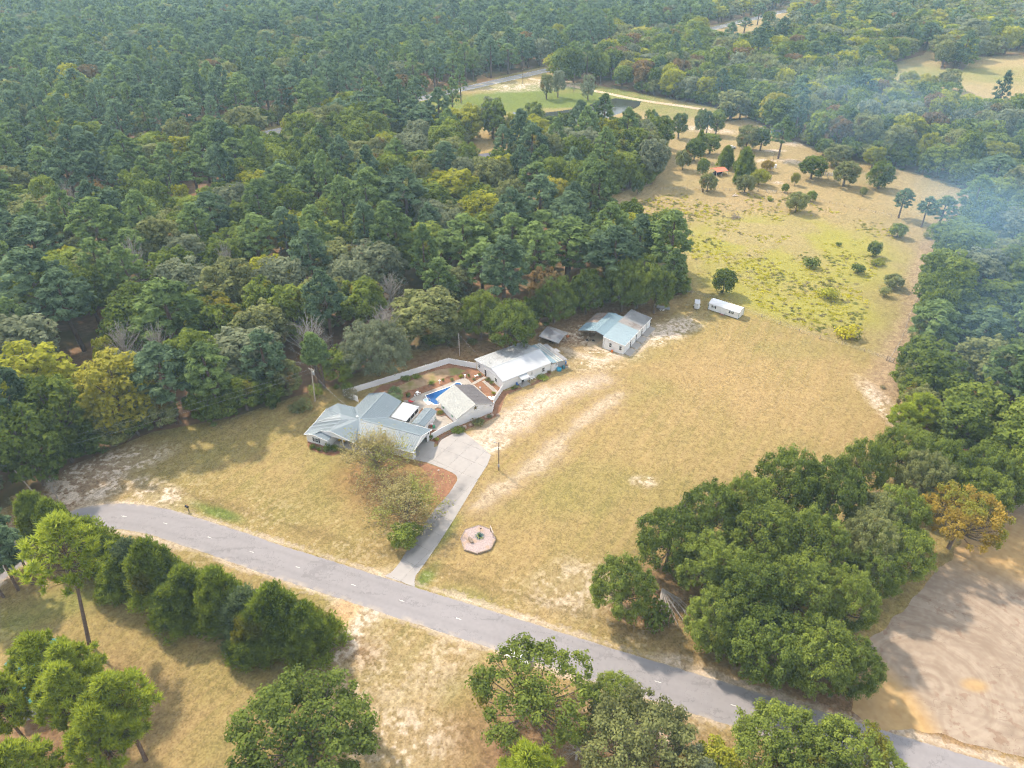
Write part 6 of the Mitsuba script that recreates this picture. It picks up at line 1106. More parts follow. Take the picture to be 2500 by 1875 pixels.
# single trees and bushes of the fields: base, height, width, look
for q, h, w, g, lab, n in (
        ((71.28, 215.78), 9.2, 8.1, 's_oak_dark', 'round dark green tree behind the white shed', 'broadleaf_tree'), ((52.18, 210.20), 18.7, 8.6, 'g_pine_green_mid_1', 'tall thin pine at the edge of the grove above the garage', 'pine_tree'), ((47.11, 282.78), 4.6, 4.9, 's_oak_olive', 'small olive tree on the left side of the goldenrod field', 'broadleaf_tree'), ((70.09, 275.91), 3.0, 2.3, 'b_oak_olive_0', 'tiny sapling in the upper part of the goldenrod field', 'shrub'),
        ((108.17, 236.36), 4.1, 6.2, 'b_oak_dark_0', 'dark round bush in the middle of the goldenrod field', 'shrub'), ((122.99, 231.34), 3.7, 5.3, 'b_oak_dark_1', 'dark bush right of the round bush in the field', 'shrub'), ((134.65, 245.82), 6.2, 5.1, 's_oak_green', 'small round green tree on the right of the goldenrod field', 'broadleaf_tree'), ((133.03, 238.42), 2.5, 5.3, 'b_yellow_green_0', 'low yellow-green bush below the small round field tree', 'shrub'), ((130.40, 219.93), 5.1, 6.8, 's_oak_olive', 'spreading grey-green small tree near the right field fence', 'broadleaf_tree'), ((124.96, 213.66), 3.4, 4.1, 'b_oak_olive_1', 'grey-green bush before the spreading small tree', 'shrub'), ((105.31, 211.92), 3.9, 6.9, 'b_yellow_green_1', 'yellow-green bush in the lower part of the goldenrod field', 'shrub'), ((101.90, 186.64), 4.1, 7.8, 'b_weed_0', 'large yellow bush nearest the wire fence', 'shrub'), ((125.44, 255.41), 1.8, 2.3, 'b_oak_dark_0', 'tiny dark bush in the right half of the field', 'shrub'), ((151.84, 264.14), 5.7, 6.8, 's_oak_green', 'small round tree below the two pines at the far right', 'broadleaf_tree'),
        ((161.74, 284.68), 12.8, 8.1, 'g_pine_dark_mid_0', 'dark pine, left one of the pair at the far right field corner', 'pine_tree'), ((166.28, 274.11), 13.2, 8.0, 'g_pine_dark_mid_2', 'left pine of the big pair at the far right field corner', 'pine_tree'), ((171.38, 271.56), 14.3, 10.9, 'g_pine_green_mid_0', 'broad blue-green pine at the far right field corner', 'pine_tree'), ((162.85, 262.93), 3.0, 3.0, 'b_oak_olive_0', 'sapling below the broad pine at the field corner', 'shrub'),
        ((120.89, 291.61), 8.9, 9.5, 's_oak_olive', 'round tree on the upper field just below the farm fence', 'broadleaf_tree'), ((131.63, 303.89), 5.1, 4.6, 's_oak_green', 'small tree right of the round tree by the farm fence', 'broadleaf_tree'), ((123.92, 315.73), 4.3, 3.5, 's_oak_dark', 'small dark bushy tree at the farm fence', 'broadleaf_tree'), ((157.34, 310.97), 4.3, 3.2, 's_oak_olive', 'thin sapling at the right end of the farm fence', 'broadleaf_tree'), ((113.85, 304.80), 1.8, 2.8, 'b_oak_green_0', 'low bush just below the farm gate', 'shrub'),
        ((56.45, 312.54), 10.3, 6.2, 's_oak_dark', 'conical green tree at the left corner of the farm fence', 'broadleaf_tree'), ((83.95, 348.83), 10.3, 8.1, 's_oak_olive', 'olive yellow-tinged tree left of the orange carport', 'broadleaf_tree'), ((91.13, 337.79), 9.5, 5.7, 's_oak_dark', 'narrow dark tree right beside the orange carport', 'broadleaf_tree'), ((89.03, 317.34), 8.6, 8.4, 's_oak_olive', 'spreading grey-green tree before the orange carport', 'broadleaf_tree'), ((105.75, 351.50), 11.6, 8.6, 'n_cedar_1', 'dark rounded evergreen right of the orange carport', 'cedar_tree'), ((111.99, 341.41), 13.8, 10.3, 'n_cedar_0', 'large dark conical evergreen in the far yard', 'cedar_tree'), ((105.64, 315.73), 8.4, 8.6, 's_oak_olive', 'spreading tree at the fence below the large dark evergreen', 'broadleaf_tree'), ((105.38, 327.31), 10.1, 4.6, 'n_cedar_2', 'slim green evergreen beside the spreading fence tree', 'cedar_tree'), ((115.24, 326.29), 7.6, 8.9, 's_yellow_green', 'yellow-green rounded tree right of the large dark evergreen', 'broadleaf_tree'), ((124.73, 346.20), 5.7, 6.2, 's_orange', 'golden-brown shrub by the lamp pole', 'broadleaf_tree'),
        ((136.70, 366.56), 20.9, 11.5, 'g_pine_green_mid_1', 'tall lone pine with straight bare trunk in the far yard', 'pine_tree'), ((92.71, 363.30), 11.6, 10.1, 's_oak_dark', 'dark round tree at the left of the far yard group', 'broadleaf_tree'), ((103.36, 374.92), 11.0, 10.3, 'g_oak_green_mid_0', 'dense green tree behind the dark evergreen', 'broadleaf_tree'), ((97.69, 374.92), 12.8, 6.2, 'n_cedar_0', 'narrow evergreen behind the olive tree in the far yard', 'cedar_tree'), ((124.03, 381.40), 13.2, 12.6, 'g_oak_olive_mid_1', 'broad olive tree behind the large dark evergreen', 'broadleaf_tree'), ((131.70, 381.40), 12.2, 9.5, 'g_oak_dark_mid_0', 'dark tree left of the tall lone pine', 'broadleaf_tree'),
        ((92.67, 404.42), 14.3, 9.2, 'g_oak_dark_mid_0', 'leftmost tall tree of the yard entrance row', 'broadleaf_tree'), ((106.59, 412.79), 14.3, 8.0, 'g_oak_dark_mid_1', 'second tall tree of the yard entrance row', 'broadleaf_tree'), ((110.05, 411.79), 13.2, 6.9, 'g_pine_dark_mid_0', 'slim pine in the yard entrance row', 'pine_tree'), ((115.24, 411.79), 13.2, 9.2, 'g_oak_green_mid_0', 'rightmost tree of the yard entrance row', 'broadleaf_tree'), ((138.07, 446.51), 13.2, 10.3, 'g_oak_grey_mid_0', 'grey-green tree at the wood edge above the far yard', 'broadleaf_tree'), ((74.02, 392.63), 18.7, 8.6, 'g_oak_dark_mid_1', 'tall slim tree left of the yard entrance row', 'broadleaf_tree'), ((76.00, 390.34), 17.6, 7.5, 'g_pine_dark_mid_1', 'tall pine beside the slim tree at the yard entrance', 'pine_tree'),
        ((142.17, 334.23), 11.6, 12.6, 'g_oak_dark_mid_0', 'broad dark tree left of the ruined shed', 'broadleaf_tree'), ((153.68, 323.93), 12.1, 12.1, 'g_oak_olive_mid_0', 'olive tree before the ruined shed', 'broadleaf_tree'), ((161.88, 354.58), 11.0, 13.8, 'g_oak_olive_mid_1', 'broad olive tree behind the ruined shed', 'broadleaf_tree'), ((168.47, 320.61), 12.7, 12.1, 'g_oak_dark_mid_1', 'round dark tree right of the ruined shed', 'broadleaf_tree'), ((161.08, 370.70), 9.5, 9.5, 'g_oak_dark_mid_0', 'small dark tree below the grey outhouse', 'broadleaf_tree'), ((131.54, 325.61), 6.2, 4.1, 's_yellow', 'slim yellow sapling on the far lawn', 'broadleaf_tree'), ((178.32, 350.73), 11.0, 10.3, 'g_yellow_green_mid_0', 'yellow-topped tree at the edge of the smoky woods', 'broadleaf_tree'),
        ((22.98, 498.77), 16.5, 10.3, 'g_oak_olive_low_0', 'brownish tree alone on the meadow', 'broadleaf_tree'), ((30.79, 503.66), 17.6, 10.3, 'g_oak_grey_low_0', 'grey-leaved tree beside the brownish meadow tree', 'broadleaf_tree'), ((50.44, 496.70), 16.5, 10.3, 'g_oak_grey_low_1', 'half-bare grey tree by the dirt track on the meadow', 'broadleaf_tree'), ((37.59, 549.27), 24.2, 23.0, 'g_oak_dark_low_0', 'large dark tree group beside the highway at the meadow', 'broadleaf_tree'), ((44.59, 549.27), 23.1, 16.1, 'g_oak_dark_low_1', 'dark tree right of the large highway tree', 'broadleaf_tree'), ((368.06, 791.31), 18.7, 18.4, 'g_yellow_low_0', 'round pale yellow tree far off near the long barn', 'broadleaf_tree'), ((351.77, 607.55), 13.2, 27.6, 'g_oak_dark_low_2', 'dark oak alone on the far right field', 'broadleaf_tree'), ((366.03, 656.01), 11.0, 16.1, 'g_oak_olive_low_0', 'olive tree left behind the far field oak', 'broadleaf_tree'), ((380.96, 639.11), 16.5, 23.0, 'g_oak_grey_low_0', 'grey-green tree behind the far field oak', 'broadleaf_tree'), ((303.70, 525.32), 14.3, 16.1, 'g_oak_olive_low_1', 'loose olive tree at the lower edge of the far field', 'broadleaf_tree'), ((260.21, 837.36), 22.0, 13.8, 'g_pine_dark_low_0', 'tall pine beside the far highway', 'pine_tree'), ((266.50, 821.48), 15.4, 14.9, 'g_oak_dark_low_0', 'round tree beside the far highway pine', 'broadleaf_tree'), ((232.33, 786.48), 14.3, 16.1, 'g_pine_dark_low_1', 'dark pine leaning over the far highway edge', 'pine_tree'),
        ((12.08, 424.73), 15, 13, 'g_oak_green_mid_1', 'broad green tree hiding the left end of the pond', 'broadleaf_tree'), ((21.78, 410.59), 11, 12, 'g_oak_dark_mid_0', 'dark tree before the middle of the pond', 'broadleaf_tree'), ((34.32, 401.60), 15, 9, 'g_pine_green_mid_0', 'airy pine before the pond water', 'pine_tree'), ((47.66, 399.40), 14, 12, 'g_pine_green_mid_1', 'round green pine before the bright pond water', 'pine_tree'), ((56.86, 399.40), 13, 11, 'g_oak_green_mid_0', 'green tree right of the round pond pine', 'broadleaf_tree'), ((65.75, 401.60), 14, 12, 'g_oak_olive_mid_2', 'olive tree at the right end of the pond', 'broadleaf_tree'), ((-10.81, 408.31), 22, 14, 'g_oak_grey_mid_1', 'tall grey-green tree with a dark trunk left of the pond', 'broadleaf_tree'), ((-21.86, 403.81), 19, 13, 'g_yellow_green_mid_0', 'yellow-tinged tree left of the tall grey-green one', 'broadleaf_tree'), ((0.43, 403.81), 14, 10, 'g_yellow_green_mid_1', 'small yellow-green tree below the pond', 'broadleaf_tree'), ((27.42, 399.40), 15, 12, 'g_oak_dark_mid_2', 'dark low tree below the pond pines', 'broadleaf_tree'),
        ((-10.29, 402.97), 22.0, 14.9, 'g_oak_dark_low_1', 'tall dark tree by the pond with a bare trunk', 'broadleaf_tree'), ((-33.31, 487.51), 24.2, 9.2, 'g_pine_green_low_0', 'tall slim pine at the left end of the meadow', 'pine_tree'), ((-36.02, 447.55), 24.2, 10.3, 'g_pine_green_low_1', 'tall pine left of the slim meadow pine', 'pine_tree'),
        ((-43.08, 154.66), 3.2, 4.1, 'dead_s', 'bare grey bush in front of the yard corner fence', 'shrub')):
    if g == 'dead_s': g = 'b_straw_0'
    tree('', q, h, w, lab, gid=g, name=n, cat={'shrub': 'shrub', 'cedar_tree': 'cedar tree'}.get(n), lod='x')
for q, h, w, m_, lab in (((-158.08, 327.20), 17, 13, 'yellow', 'bright yellow tree standing out in the middle woods'), ((-164.80, 315.90), 16, 10, 'yellow', 'second bright yellow tree left of the bright yellow one'), ((-134.29, 281.28), 16, 8, 'yellow_green', 'golden tree in the middle woods below the bright yellow trees'), ((-95.51, 243.27), 13, 10, 'yellow', 'yellow-brown tree in the swampy gap of the woods'), ((-87.41, 250.51), 12, 7, 'orange', 'orange-brown tree beside the yellow-brown one'), ((-133.33, 232.37), 13, 7, 'yellow', 'yellow tree at the left of the swampy gap'), ((-150.30, 219.66), 15, 11, 'yellow_green', 'large yellow-green tree in the left woods'), ((-137.85, 206.99), 14, 11, 'yellow_green', 'yellow-green tree before the large one in the left woods'), ((-65.28, 187.27), 14, 7, 'yellow', 'golden-yellow tree behind the bare pine trunks'), ((-101.77, 188.41), 15, 11, 'yellow_green', 'tall yellow-green tree in the near woods'), ((-90.33, 179.86), 14, 10, 'yellow_green', 'yellow-green tree right of the tall one in the near woods'), ((-106.21, 151.92), 11, 5, 'yellow', 'small golden tree at the left wood edge'), ((-111.39, 165.41), 13, 6, 'yellow_green', 'narrow yellow-green tree above the small golden tree'), ((-101.62, 421.53), 18, 14, 'yellow_green', 'large yellow-green tree by the highway bend'), ((-118.82, 387.20), 16, 8, 'yellow_green', 'narrow yellow-green tree left of the highway bend'), ((232.58, 375.94), 15, 14, 'yellow_green', 'yellow-green tree high in the right-hand woods'), ((230.53, 349.79), 14, 12, 'yellow_green', 'second yellow-green tree in the right-hand woods'), ((222.02, 395.26), 14, 12, 'yellow_green', 'yellow-green tree left in the right-hand woods'), ((10.32, 366.86), 13, 9, 'orange', 'orange-topped tree before the pond'), ((49.84, 340.83), 12, 9, 'orange', 'orange tree at the end of the woods below the pond'), ((-295.97, 825.97), 18, 24, 'rust', 'rust-brown tree group in the far forest'), ((-329.01, 854.91), 17, 18, 'rust', 'second rust-brown tree in the far forest'), ((311.36, 660.14), 14, 22, 'rust', 'reddish brown tree before the long barn'), ((183.17, 474.39), 13, 10, 'orange', 'orange tree at the edge of the far field')):
    tree(m_, q, h, w, lab, name='broadleaf_tree')
for q, h, lab in (((-52.36, 159.90), 17, 'left of the three bare-trunked pines behind the utility pole'), ((-51.58, 159.55), 17.5, 'middle of the three bare-trunked pines behind the utility pole'), ((-50.98, 159.30), 16.5, 'right of the three bare-trunked pines behind the utility pole')): tree('pine_green', q, h, 7, lab, name='pine_tree', gid='g_pine_green_mid_2', tilt=(4, 150))
for q, h, w, m_, lab in (((-0.57, 180.02), 15.6, 15.6, 'n_oak_dark_2', 'dark oak overhanging the back roof of the long white building'), ((-9.37, 186.16), 16.2, 13.0, 'n_oak_green_1', 'oak left of the one overhanging the white building'), ((-37.13, 165.42), 17.5, 18.2, 'n_oak_grey_0', 'wide grey-green oak with bare limbs behind the vinyl fence'), ((13.16, 195.37), 16.2, 14.3, 'n_oak_dark_1', 'oak with two trunks behind the open lean-to'), ((35.29, 202.81), 18.8, 14.3, 'n_oak_dark_0', 'tall oak behind the carport roof'), ((40.80, 205.08), 18.8, 15.6, 'n_oak_green_2', 'tall oak behind the end of the garage row'), ((45.71, 201.91), 16.2, 11.7, 'n_oak_dark_2', 'low-hanging oak beside the flat trailer'), ((23.71, 201.02), 16.2, 11.7, 'n_oak_dark_1', 'oak between lean-to and carport at the grove edge')):
    tree('', q, h, w, lab, gid=m_, name='broadleaf_tree', lod='x')
# clipped shrubs and garden plants
for q, h, w, m_, lab in (((-48.38, 133.57), 1.3, 1.7, 'b_oak_green_0', 'clipped round shrub at the left corner of the front bed'), ((-46.44, 132.53), 1.0, 1.2, 'b_oak_green_1', 'smallest clipped shrub in the front bed'), ((-44.57, 132.59), 2.1, 2.4, 'b_oak_green_0', 'largest clipped shrub by the porch corner'), ((-42.70, 132.59), 1.7, 2.0, 'b_oak_dark_1', 'dark clipped shrub right of the largest one'), ((-47.24, 133.29), .8, .9, 'b_oak_olive_0', 'tiny shrub between the clipped shrubs in the front bed'),
        ((-14.25, 164.62), 1.0, 1.4, 'b_yellow_green_0', 'round light green shrub at the back of the pool deck'), ((-9.04, 165.26), 1.0, 1.1, 'b_oak_green_1', 'round shrub behind the stone bench'), ((-5.02, 156.36), .9, 1.2, 'b_yellow_green_1', 'round light green shrub in the bed behind the pool house'), ((-27.74, 155.23), 1.4, 1.5, 'b_oak_green_0', 'green shrub beside the white stools'), ((-16.60, 162.85), 1.0, 1.2, 'b_oak_olive_1', 'grey-green shrub above the pool'), ((-19.10, 162.85), .9, .9, 'b_oak_dark_0', 'small dark shrub beside the stone cross'), ((-12.09, 164.88), .9, .9, 'b_oak_dark_1', 'small dark shrub near the urn by the deck'), ((-10.57, 163.22), .8, .9, 'b_oak_olive_0', 'small shrub before the stone bench'), ((-22.17, 161.03), 1.0, 1.9, 'b_oak_dark_1', 'spiky dark cycad-like plant above the pool'), ((-29.41, 163.59), 1.0, 3.0, 'b_oak_dark_0', 'dark vine clump along the inside of the long fence'), ((-26.63, 164.51), .8, 2.6, 'b_oak_green_1', 'low green vines along the inside of the long fence'),
        ((-8.64, 143.04), 1.5, 3.6, 'b_oak_olive_1', 'large pale grass clump in the outer fence bed'), ((-13.52, 140.00), 1.2, 3.6, 'b_oak_dark_0', 'low spreading green bush at the driveway corner of the outer bed'), ((-5.89, 145.84), 1.1, 1.3, 'b_oak_olive_0', 'grass tuft between the boulders'), ((-18.52, 136.76), .8, 1.2, 'b_yellow_green_0', 'yellow-green plant in the bed by the garage'), ((-19.91, 136.90), 1.6, 1.1, 'b_oak_dark_1', 'tall dark plant against the garage pillar'), ((-18.62, 147.75), .6, 2.0, 'b_weed_1', 'low yellow plants in the curved patio bed'), ((8.58, 164.03), .9, 3.4, 'b_oak_green_0', 'bright green ground cover by the white bench'), ((0.99, 159.14), 1.1, 1.5, 'b_oak_olive_1', 'bush left of the awning of the long white building'), ((0.23, 158.74), .9, 1.1, 'b_oak_dark_0', 'smaller bush left of the awning bush'), ((10.40, 166.84), .9, 1.2, 'b_oak_olive_0', 'brownish shrub left of the grey side door'), ((-6.69, 162.93), 1.0, 1.6, 'b_oak_olive_0', 'shrub in the bed by the end door of the long white building'), ((-5.57, 161.29), 1.0, 1.3, 'b_oak_green_1', 'second shrub along the end wall of the long white building'), ((-44.50, 157.95), 3.0, 4.0, 'b_oak_green_0', 'green bush in the wood edge behind the yard corner'), ((-52.46, 155.86), 3.4, 4.2, 'b_oak_green_1', 'green bush right at the utility pole'), ((-54.99, 149.16), 3.0, 6, 'b_oak_olive_0', 'wide olive bush left of the utility pole at the lawn'), ((64.25, 204.45), 1.3, .9, 'b_oak_dark_0', 'small dark shrub at the corner of the long white shed'), ((70.88, 215.65), 1.3, 1.3, 'b_oak_green_1', 'suckers at the foot of the tree behind the white shed')):
    tree('', q, h, w, lab, gid=m_, name='shrub', cat='shrub', lod='x')
# palm
pm = thing('palm_tree', 'shaggy palm with drooping fronds between house and pool', 'palm tree'); c = np.array([*(-30.79, 152.56), 0]); rng = np.random.default_rng(12)
put('trunk', MB().tube([c, c + (0, 0, 1.8), c + (.1, 0, 3.4)], [.26, .22, .26], 9), 'pine_bark', pm)
for i in range(40):
    az = i * 2.399; el = math.radians(78 - 105 * (i / 40)); L = 2.7 * rng.uniform(.85, 1.1); d = np.array([math.cos(az) * math.cos(el), math.sin(az) * math.cos(el), math.sin(el)]); s = np.array([-math.sin(az), math.cos(az), 0])
    sp = [c + (0.1, 0, 3.4) + d * L * t - np.array([0, 0, 1.3 * t * t * (0.5 + .5 * math.cos(el))]) for t in (0, .35, .65, 1.0)]; m = MB()
    for k in range(7):
        w0 = (k - 3) / 3; fan = s * w0 * L * .42; tip = sp[3] + fan - np.array([0, 0, .35 * abs(w0)]) - d * .25 * abs(w0) * L; q = sp[2] * .6 + sp[1] * .4 + fan * .35
        m.add([sp[1] - s * .02, sp[1] + s * .02, q + s * .14, q - s * .14, tip], [(0, 1, 2), (0, 2, 3), (3, 2, 4)])
    m.bar(sp[0], sp[1], .05); put('frond', m, 'palm' if i % 6 else 'straw', pm)
# ================================================================ fill the woods
from scipy.spatial import cKDTree
PTS = scatter_points(); PTS.sort(key=lambda q: q[0] ** 2 + q[1] ** 2)
MARKS = [('utility pole by the house', (-52.27, 153.13)), ('corner of the long vinyl fence', F1), ('open lean-to', (11.45, 187.16)), ('blue carport', (25.01, 192.00)), ('long white shed', (69.34, 204.60)), ('leaning pole at the road bend', (-104.52, 115.41)), ('white house in the middle woods', (-10.81, 361.26)), ('glint of water in the middle woods', (-68.09, 404.42)),
    ('bright yellow tree', (-158.08, 327.20)), ('swampy gap of the woods', (-102.61, 228.95)), ('large yellow-green tree in the left woods', (-150.30, 219.66)), ('tall crossarm pole by the highway', (7.77, 545.09)), ('teal house', (156.00, 405.36)), ('grey outhouse', (169.83, 391.57)), ('ruined shed', (149.79, 334.11)), ('gate at the lower field corner', (108.74, 172.99)), ('broad pine at the field corner', (171.38, 271.56)),
    ('orange-leaved oak', (95.89, 105.83)), ('two bright pines at the field corner', (104.83, 146.33)), ('red roof in the far woods', (143.02, 542.11)), ('yard entrance row', (104.33, 411.79)), ('orange tree before the pond', (10.32, 366.86)), ('three bare-trunked pines', (-51.58, 159.55)), ('left edge of the front lawn', (-104.64, 128.14)), ('highway bend in the woods', (-135.66, 412.95)), ('strip of water at far left', (-249.20, 374.92)), ('golden tree below the bright yellow ones', (-134.29, 281.28)), ('golden-yellow tree behind the bare pines', (-65.28, 187.27)), ('conical tree at the farm fence', (56.45, 312.54))]
ONES = 'first second third fourth fifth sixth seventh eighth ninth tenth eleventh twelfth thirteenth fourteenth fifteenth sixteenth seventeenth eighteenth nineteenth'.split()
def ordinal(n):
    if n < 20: return ONES[n - 1]
    tens = ['twenty', 'thirty', 'forty', 'fifty', 'sixty', 'seventy', 'eighty', 'ninety'][n // 10 - 2] if n < 100 else 'hundred'
    return (tens[:-1] + 'ieth') if n % 10 == 0 else tens + '-' + ONES[n % 10 - 1]
MARK_T = cKDTree(np.array([m_[1] for m_ in MARKS])); wood_trees = []
taken = [(np.array(v['to_world'].matrix)[0, 3], np.array(v['to_world'].matrix)[1, 3]) for v in scene.values() if v.get('type') == 'instance']
KT = cKDTree(np.array(taken)); nf = 0
for x, y, r in PTS:
    if KT.query((x, y))[0] < 5.0: continue
    z = zone(x, y); n_ = float(meshkit.noise(np.array([x * .02, y * .02, 3.0]))); names = list(MIX[z]); p = np.array([MIX[z][k] for k in names])
    bias = np.array([1.0 + 1.6 * (n_ - .5) * (1 if k.startswith('pine') else -1) for k in names]); p = p * np.clip(bias, .1, 3); p /= p.sum(); m_ = names[int(R_.choice(len(names), p=p))]
    pine_ = m_.startswith('pine'); h = R_.uniform(21, 30) if pine_ else R_.uniform(14.5, 23.0)
    if z == 'right': h *= .85
    w = r * R_.uniform(1.10, 1.45) if pine_ else r * R_.uniform(1.35, 1.75)
    if y > 560: w *= 1.12
    k = kind_of(m_)
    if m_ == 'dead':
        wood_trees.append((m_, x, y, tree(m_, (x, y), h, w * .8, f'bare grey dead tree {ZONE[z]}', f'trees {ZONE[z]}', gid='dead', name='dead_tree', cat='dead tree')))
        continue
    if kind_n[k] < 300:
        lab = f'{LOOKS[m_]} {ZONE[z]}'; wood_trees.append((m_, x, y, tree(m_, (x, y), h, w, lab, f'trees {ZONE[z]}')))
    else:
        d = math.hypot(x, math.hypot(y, 100)); lod = 'mid' if d < 430 else 'low' if d < 800 else 'far'; c = [g for g in groups if g.startswith(f'g_{m_}_{lod}_')]
        wood_trees.append((m_, x, y, None)); nf += 1; place(f'far_woods__{nf:05d}', c[int(R_.integers(len(c)))], (x, y), h, w, R_.uniform(0, 6.28))
by_mark = {}
for m_, x, y, k in wood_trees:
    d_, i_ = MARK_T.query((x, y)); by_mark.setdefault((m_, int(i_)), []).append((d_, k))
for (m_, i_), v_ in by_mark.items():
    for n_, (d_, k) in enumerate(sorted(v_, key=lambda q: q[0])):
        if k and n_ < 99: labels[k]['label'] = f'{LOOKS[m_]}, {ordinal(n_ + 1)} from the {MARKS[i_][0]}'
tag('far_woods', 'mass of green and autumn trees filling the far woods', kind='stuff')
for part in getattr(edge_ := WOODS.buffer(-1.5).boundary, 'geoms', [edge_]):
    for d_ in np.arange(0, part.length, 5.2):
        q = part.interpolate(d_ + R_.uniform(-1, 1)); x, y = q.x, q.y
        if y > 520 or y < 60 or abs(x) > 20 + .66 * y or KT.query((x, y))[0] < 4.5 or R_.random() < .12: continue
        nf += 1; place(f'far_woods__{nf:05d}', f'g_{("oak_dark", "oak_green", "oak_green", "oak_olive")[int(R_.integers(4))]}_{"mid" if y < 330 else "low"}_{int(R_.integers(3))}', (x, y), R_.uniform(6.5, 12), R_.uniform(7, 10.5), R_.uniform(0, 6.28))
# undergrowth along wood edges and the weeds of the goldenrod field
edge = WOODS.boundary; ns = 0
for i in range(1500):
    q = edge.interpolate(R_.uniform(0, edge.length)); x, y = q.x + R_.normal(0, 2.0), q.y + R_.normal(0, 2.0)
    if y > 420 or abs(x) > 60 + .62 * y or y < 45: continue
    if min(Point(x, y).distance(P) for P in (drv,)) < 2: continue
    ns += 1; place(f'wood_edge_undergrowth__{ns:03d}', f'b_{("oak_olive", "oak_dark", "oak_green", "straw", "straw")[int(R_.integers(5))]}_{i % 2}', (x, y), R_.uniform(.5, 2.4), R_.uniform(1.2, 3.6), R_.uniform(0, 6.28))
tag('wood_edge_undergrowth', 'low scrub and brush along the edge of the woods', kind='stuff')
FIELD = Polygon([(33.88, 286.04), (49.94, 300.30), (66.77, 312.54), (95.78, 315.73), (120.57, 310.97), (138.19, 294.46), (157.29, 286.04), (156.24, 270.30), (138.37, 242.61), (123.03, 222.71), (112.46, 197.13), (102.60, 183.79), (95.46, 188.09), (80.76, 203.51), (81.32, 222.71), (65.88, 228.41), (67.66, 253.59), (59.49, 270.30), (46.97, 278.00)])
fx0, fy0, fx1, fy1 = FIELD.bounds; nw = 0; pf = prep(FIELD)
weed_tuft = shrub(180, 1.0, .5, 70, .15, nl=8); variant('w_weed', weed_tuft, 'bark', 'weed', ('stem', 'foliage')); variant('w_straw', weed_tuft, 'bark', 'straw', ('stem', 'foliage')); variant('w_olive', weed_tuft, 'bark', 'oak_olive', ('stem', 'foliage'))
for i in range(9000):
    x, y = R_.uniform(fx0, fx1), R_.uniform(fy0, fy1); g = float(meshkit.fbm(np.array([x * .055 + 2, y * .055, 1.0]), 4))
    if not pf.contains(Point(x, y)) or R_.random() < .35 or g < .485 + 1.6 * R_.uniform(-.05, .06): continue
    nw += 1; place(f'field_weeds__{nw:04d}', ('w_weed', 'w_weed', 'w_weed', 'w_weed', 'w_straw')[int(R_.integers(5))], (x, y), R_.uniform(.15, .5), R_.uniform(.8, 2.4), R_.uniform(0, 6.28))
tag('field_weeds', 'yellow goldenrod and weeds spread over the field', kind='stuff')
bp = thing('brush_pile', 'grey-brown brush pile in the upper goldenrod field', 'brush pile'); c = np.array([*(93.71, 284.68), 0]); rng = np.random.default_rng(31)
for i in range(26): a = rng.uniform(0, 6.28); q = c + np.array([rng.normal(0, 1.3), rng.normal(0, 1.6), 0]); put('branch', MB().tube([q, q + (math.cos(a) * .9, math.sin(a) * .9, .5 + rng.uniform(0, .7)), q + (math.cos(a) * 1.9, math.sin(a) * 1.9, .3)], [.14, .11, .05], 5), 'timber', bp)
# ================================================================ grass
scene['m_grass'] = {'type': 'principledthin', 'base_color': mikit.proc(lambda p, n, uv: ground_color(p, n, uv) * (1.0 + 0.5 * noise(p.x * 9, p.y * 9, p.z * 9))), 'roughness': 0.8, 'diff_trans': 1.0, 'eta': 1.3}
LAWN = CLEAR[0].difference(ops.unary_union([road_poly.buffer(.15), drv.buffer(.1), Polygon(YARD).buffer(.3), FB, MB2, HB, Polygon(oc8).buffer(.3), Polygon([tuple(H(u, v)[:2]) for u, v in ((-2.4, -4), (29, -4), (29, 17.5), (-2.4, 17.5))]), Polygon([tuple(WB(u, v)[:2]) for u, v in ((-.5, -1.5), (23, -1.5), (23, 14), (-.5, 14))]), Polygon([tuple(GB(u, v)[:2]) for u, v in ((-1, -2), (20, -2), (20, 16.5), (-1, 16.5))]), Polygon([tuple(WS(u, v)[:2]) for u, v in ((-.2, -.2), (10.5, -.2), (10.5, 4.1), (-.2, 4.1))]), Polygon([(58.57, 71.08), (56.18, 66.08), (58.53, 61.78), (110.75, 53.93), (151.11, 112.70), (111.25, 116.34), (99.29, 108.52), (82.08, 93.50), (65.80, 80.75)])]))
import shapely
def tufts(n, y0, y1, s):
    Y = R_.uniform(y0, y1, n); X = R_.uniform(-1, 1, n) * (30 + .66 * Y); on = shapely.contains_xy(LAWN, X, Y)
    dens = meshkit.fbm(np.column_stack([X * .12, Y * .12, 0 * X]), 3); on &= dens > R_.uniform(.2, .62, n); X, Y = X[on], Y[on]; n = len(X)
    a = R_.uniform(0, 6.28, n); sz = s * R_.uniform(.5, 1.3, n); V = []
    for k in range(3):
        b = a + k * 2.1; c_, s_ = np.cos(b), np.sin(b); lean = R_.uniform(-.25, .25, (2, n)) * sz
        V += [np.stack([X - c_ * sz * .5, Y - s_ * sz * .5, 0 * X], 1), np.stack([X + c_ * sz * .5, Y + s_ * sz * .5, 0 * X], 1), np.stack([X + lean[0], Y + lean[1], sz * .26], 1)]
    return np.stack(V, 1).reshape(-1, 3)
gv = np.vstack([tufts(50000, 48, 110, .18), tufts(60000, 110, 210, .22), tufts(30000, 210, 330, .34)])
put('grass', trimesh.Trimesh(gv, np.arange(len(gv)).reshape(-1, 3), process=False), 'grass', label='short dry tan and olive grass standing over the lawns and fields', kind='stuff')
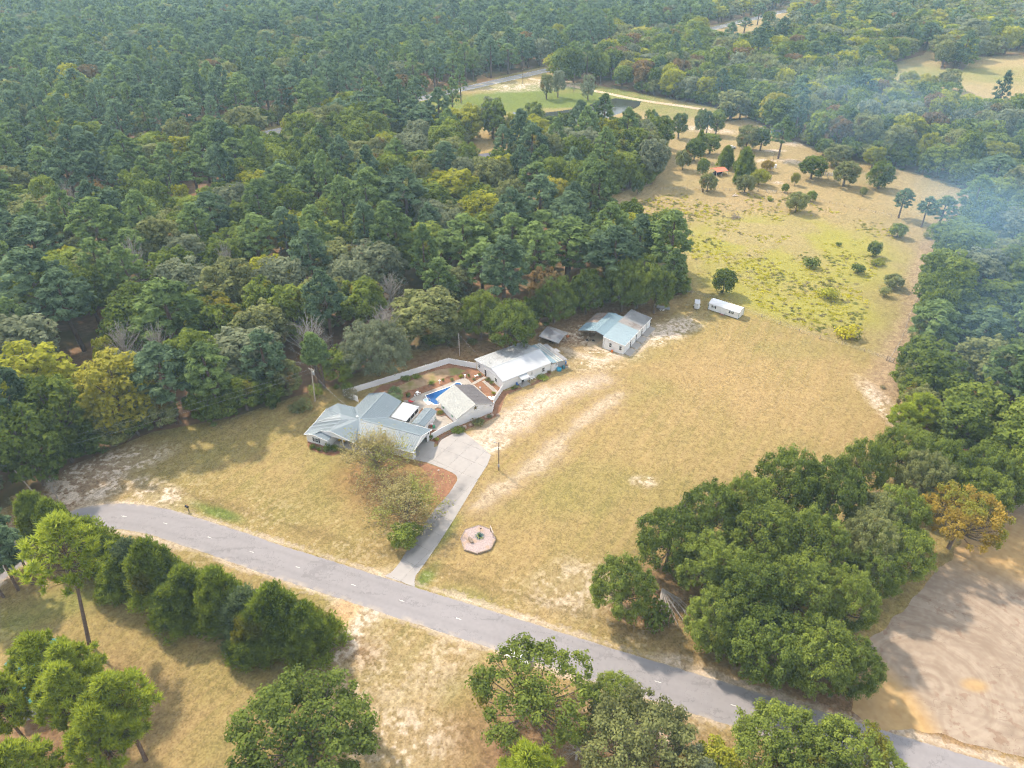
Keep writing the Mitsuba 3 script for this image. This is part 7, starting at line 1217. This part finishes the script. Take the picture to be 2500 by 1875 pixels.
# ================================================================ air
scene['air'] = {'type': 'homogeneous', 'albedo': rgb((0.50, 0.78, 1.0)), 'sigma_t': 0.00020}
scene['haze'] = {'type': 'cube', 'to_world': T().translate([0, 1400, 59.5]) @ T().scale([2800, 2300, 60.5]), 'bsdf': {'type': 'null'}, 'interior': {'type': 'ref', 'id': 'air'}}
scene['camera']['medium'] = {'type': 'ref', 'id': 'air'}
tag('haze', 'thin bluish haze in the air', kind='stuff')
# thin blue smoke drifting over the woods on the right
SX0, SX1, SY0, SY1, SZ0, SZ1 = 55.0, 330.0, 110.0, 480.0, 1.0, 62.0
gz, gy, gx = np.meshgrid(np.linspace(SZ0, SZ1, 16), np.linspace(SY0, SY1, 64), np.linspace(SX0, SX1, 48), indexing='ij')
def puff(cx, cy, cz, rx, ry, rz, ang):
    c, s = math.cos(math.radians(ang)), math.sin(math.radians(ang)); u = ((gx - cx) * c + (gy - cy) * s) / rx; v = (-(gx - cx) * s + (gy - cy) * c) / ry; w = (gz - cz) / rz
    return np.exp(-(u * u + v * v + w * w) * 1.4)
dens = puff(137, 185, 22, 45, 24, 18, 62) + .6 * puff(165, 235, 24, 50, 26, 16, 60) + .85 * puff(175, 340, 24, 60, 34, 20, 125) + .4 * puff(120, 375, 22, 40, 24, 18, 150)
wisp = meshkit.fbm(np.stack([gx * .028, gy * .022, gz * .04], -1), 4, 3); dens = dens * np.clip((wisp - .34) * 3.4, 0, 1.4)
fade = np.clip(np.minimum(np.minimum(gx - SX0, SX1 - gx), np.minimum(gy - SY0, SY1 - gy)) / 25, 0, 1) * np.clip(np.minimum(gz - SZ0, SZ1 - gz) / 8, 0, 1)
grid = (0.00020 + 0.0095 * dens * fade).astype(np.float32)[..., None]
scene['smoke_air'] = {'type': 'heterogeneous', 'albedo': rgb((0.40, 0.69, 1.0)), 'sigma_t': {'type': 'gridvolume', 'grid': mi.VolumeGrid(grid), 'to_world': T().translate([SX0, SY0, SZ0]) @ T().scale([SX1 - SX0, SY1 - SY0, SZ1 - SZ0])}}
scene['smoke'] = {'type': 'cube', 'to_world': T().translate([(SX0 + SX1) / 2, (SY0 + SY1) / 2, (SZ0 + SZ1) / 2]) @ T().scale([(SX1 - SX0) / 2, (SY1 - SY0) / 2, (SZ1 - SZ0) / 2]), 'bsdf': {'type': 'null'}, 'interior': {'type': 'ref', 'id': 'smoke_air'}, 'exterior': {'type': 'ref', 'id': 'air'}}
tag('smoke', 'pale blue smoke drifting over the right-hand woods', kind='stuff')
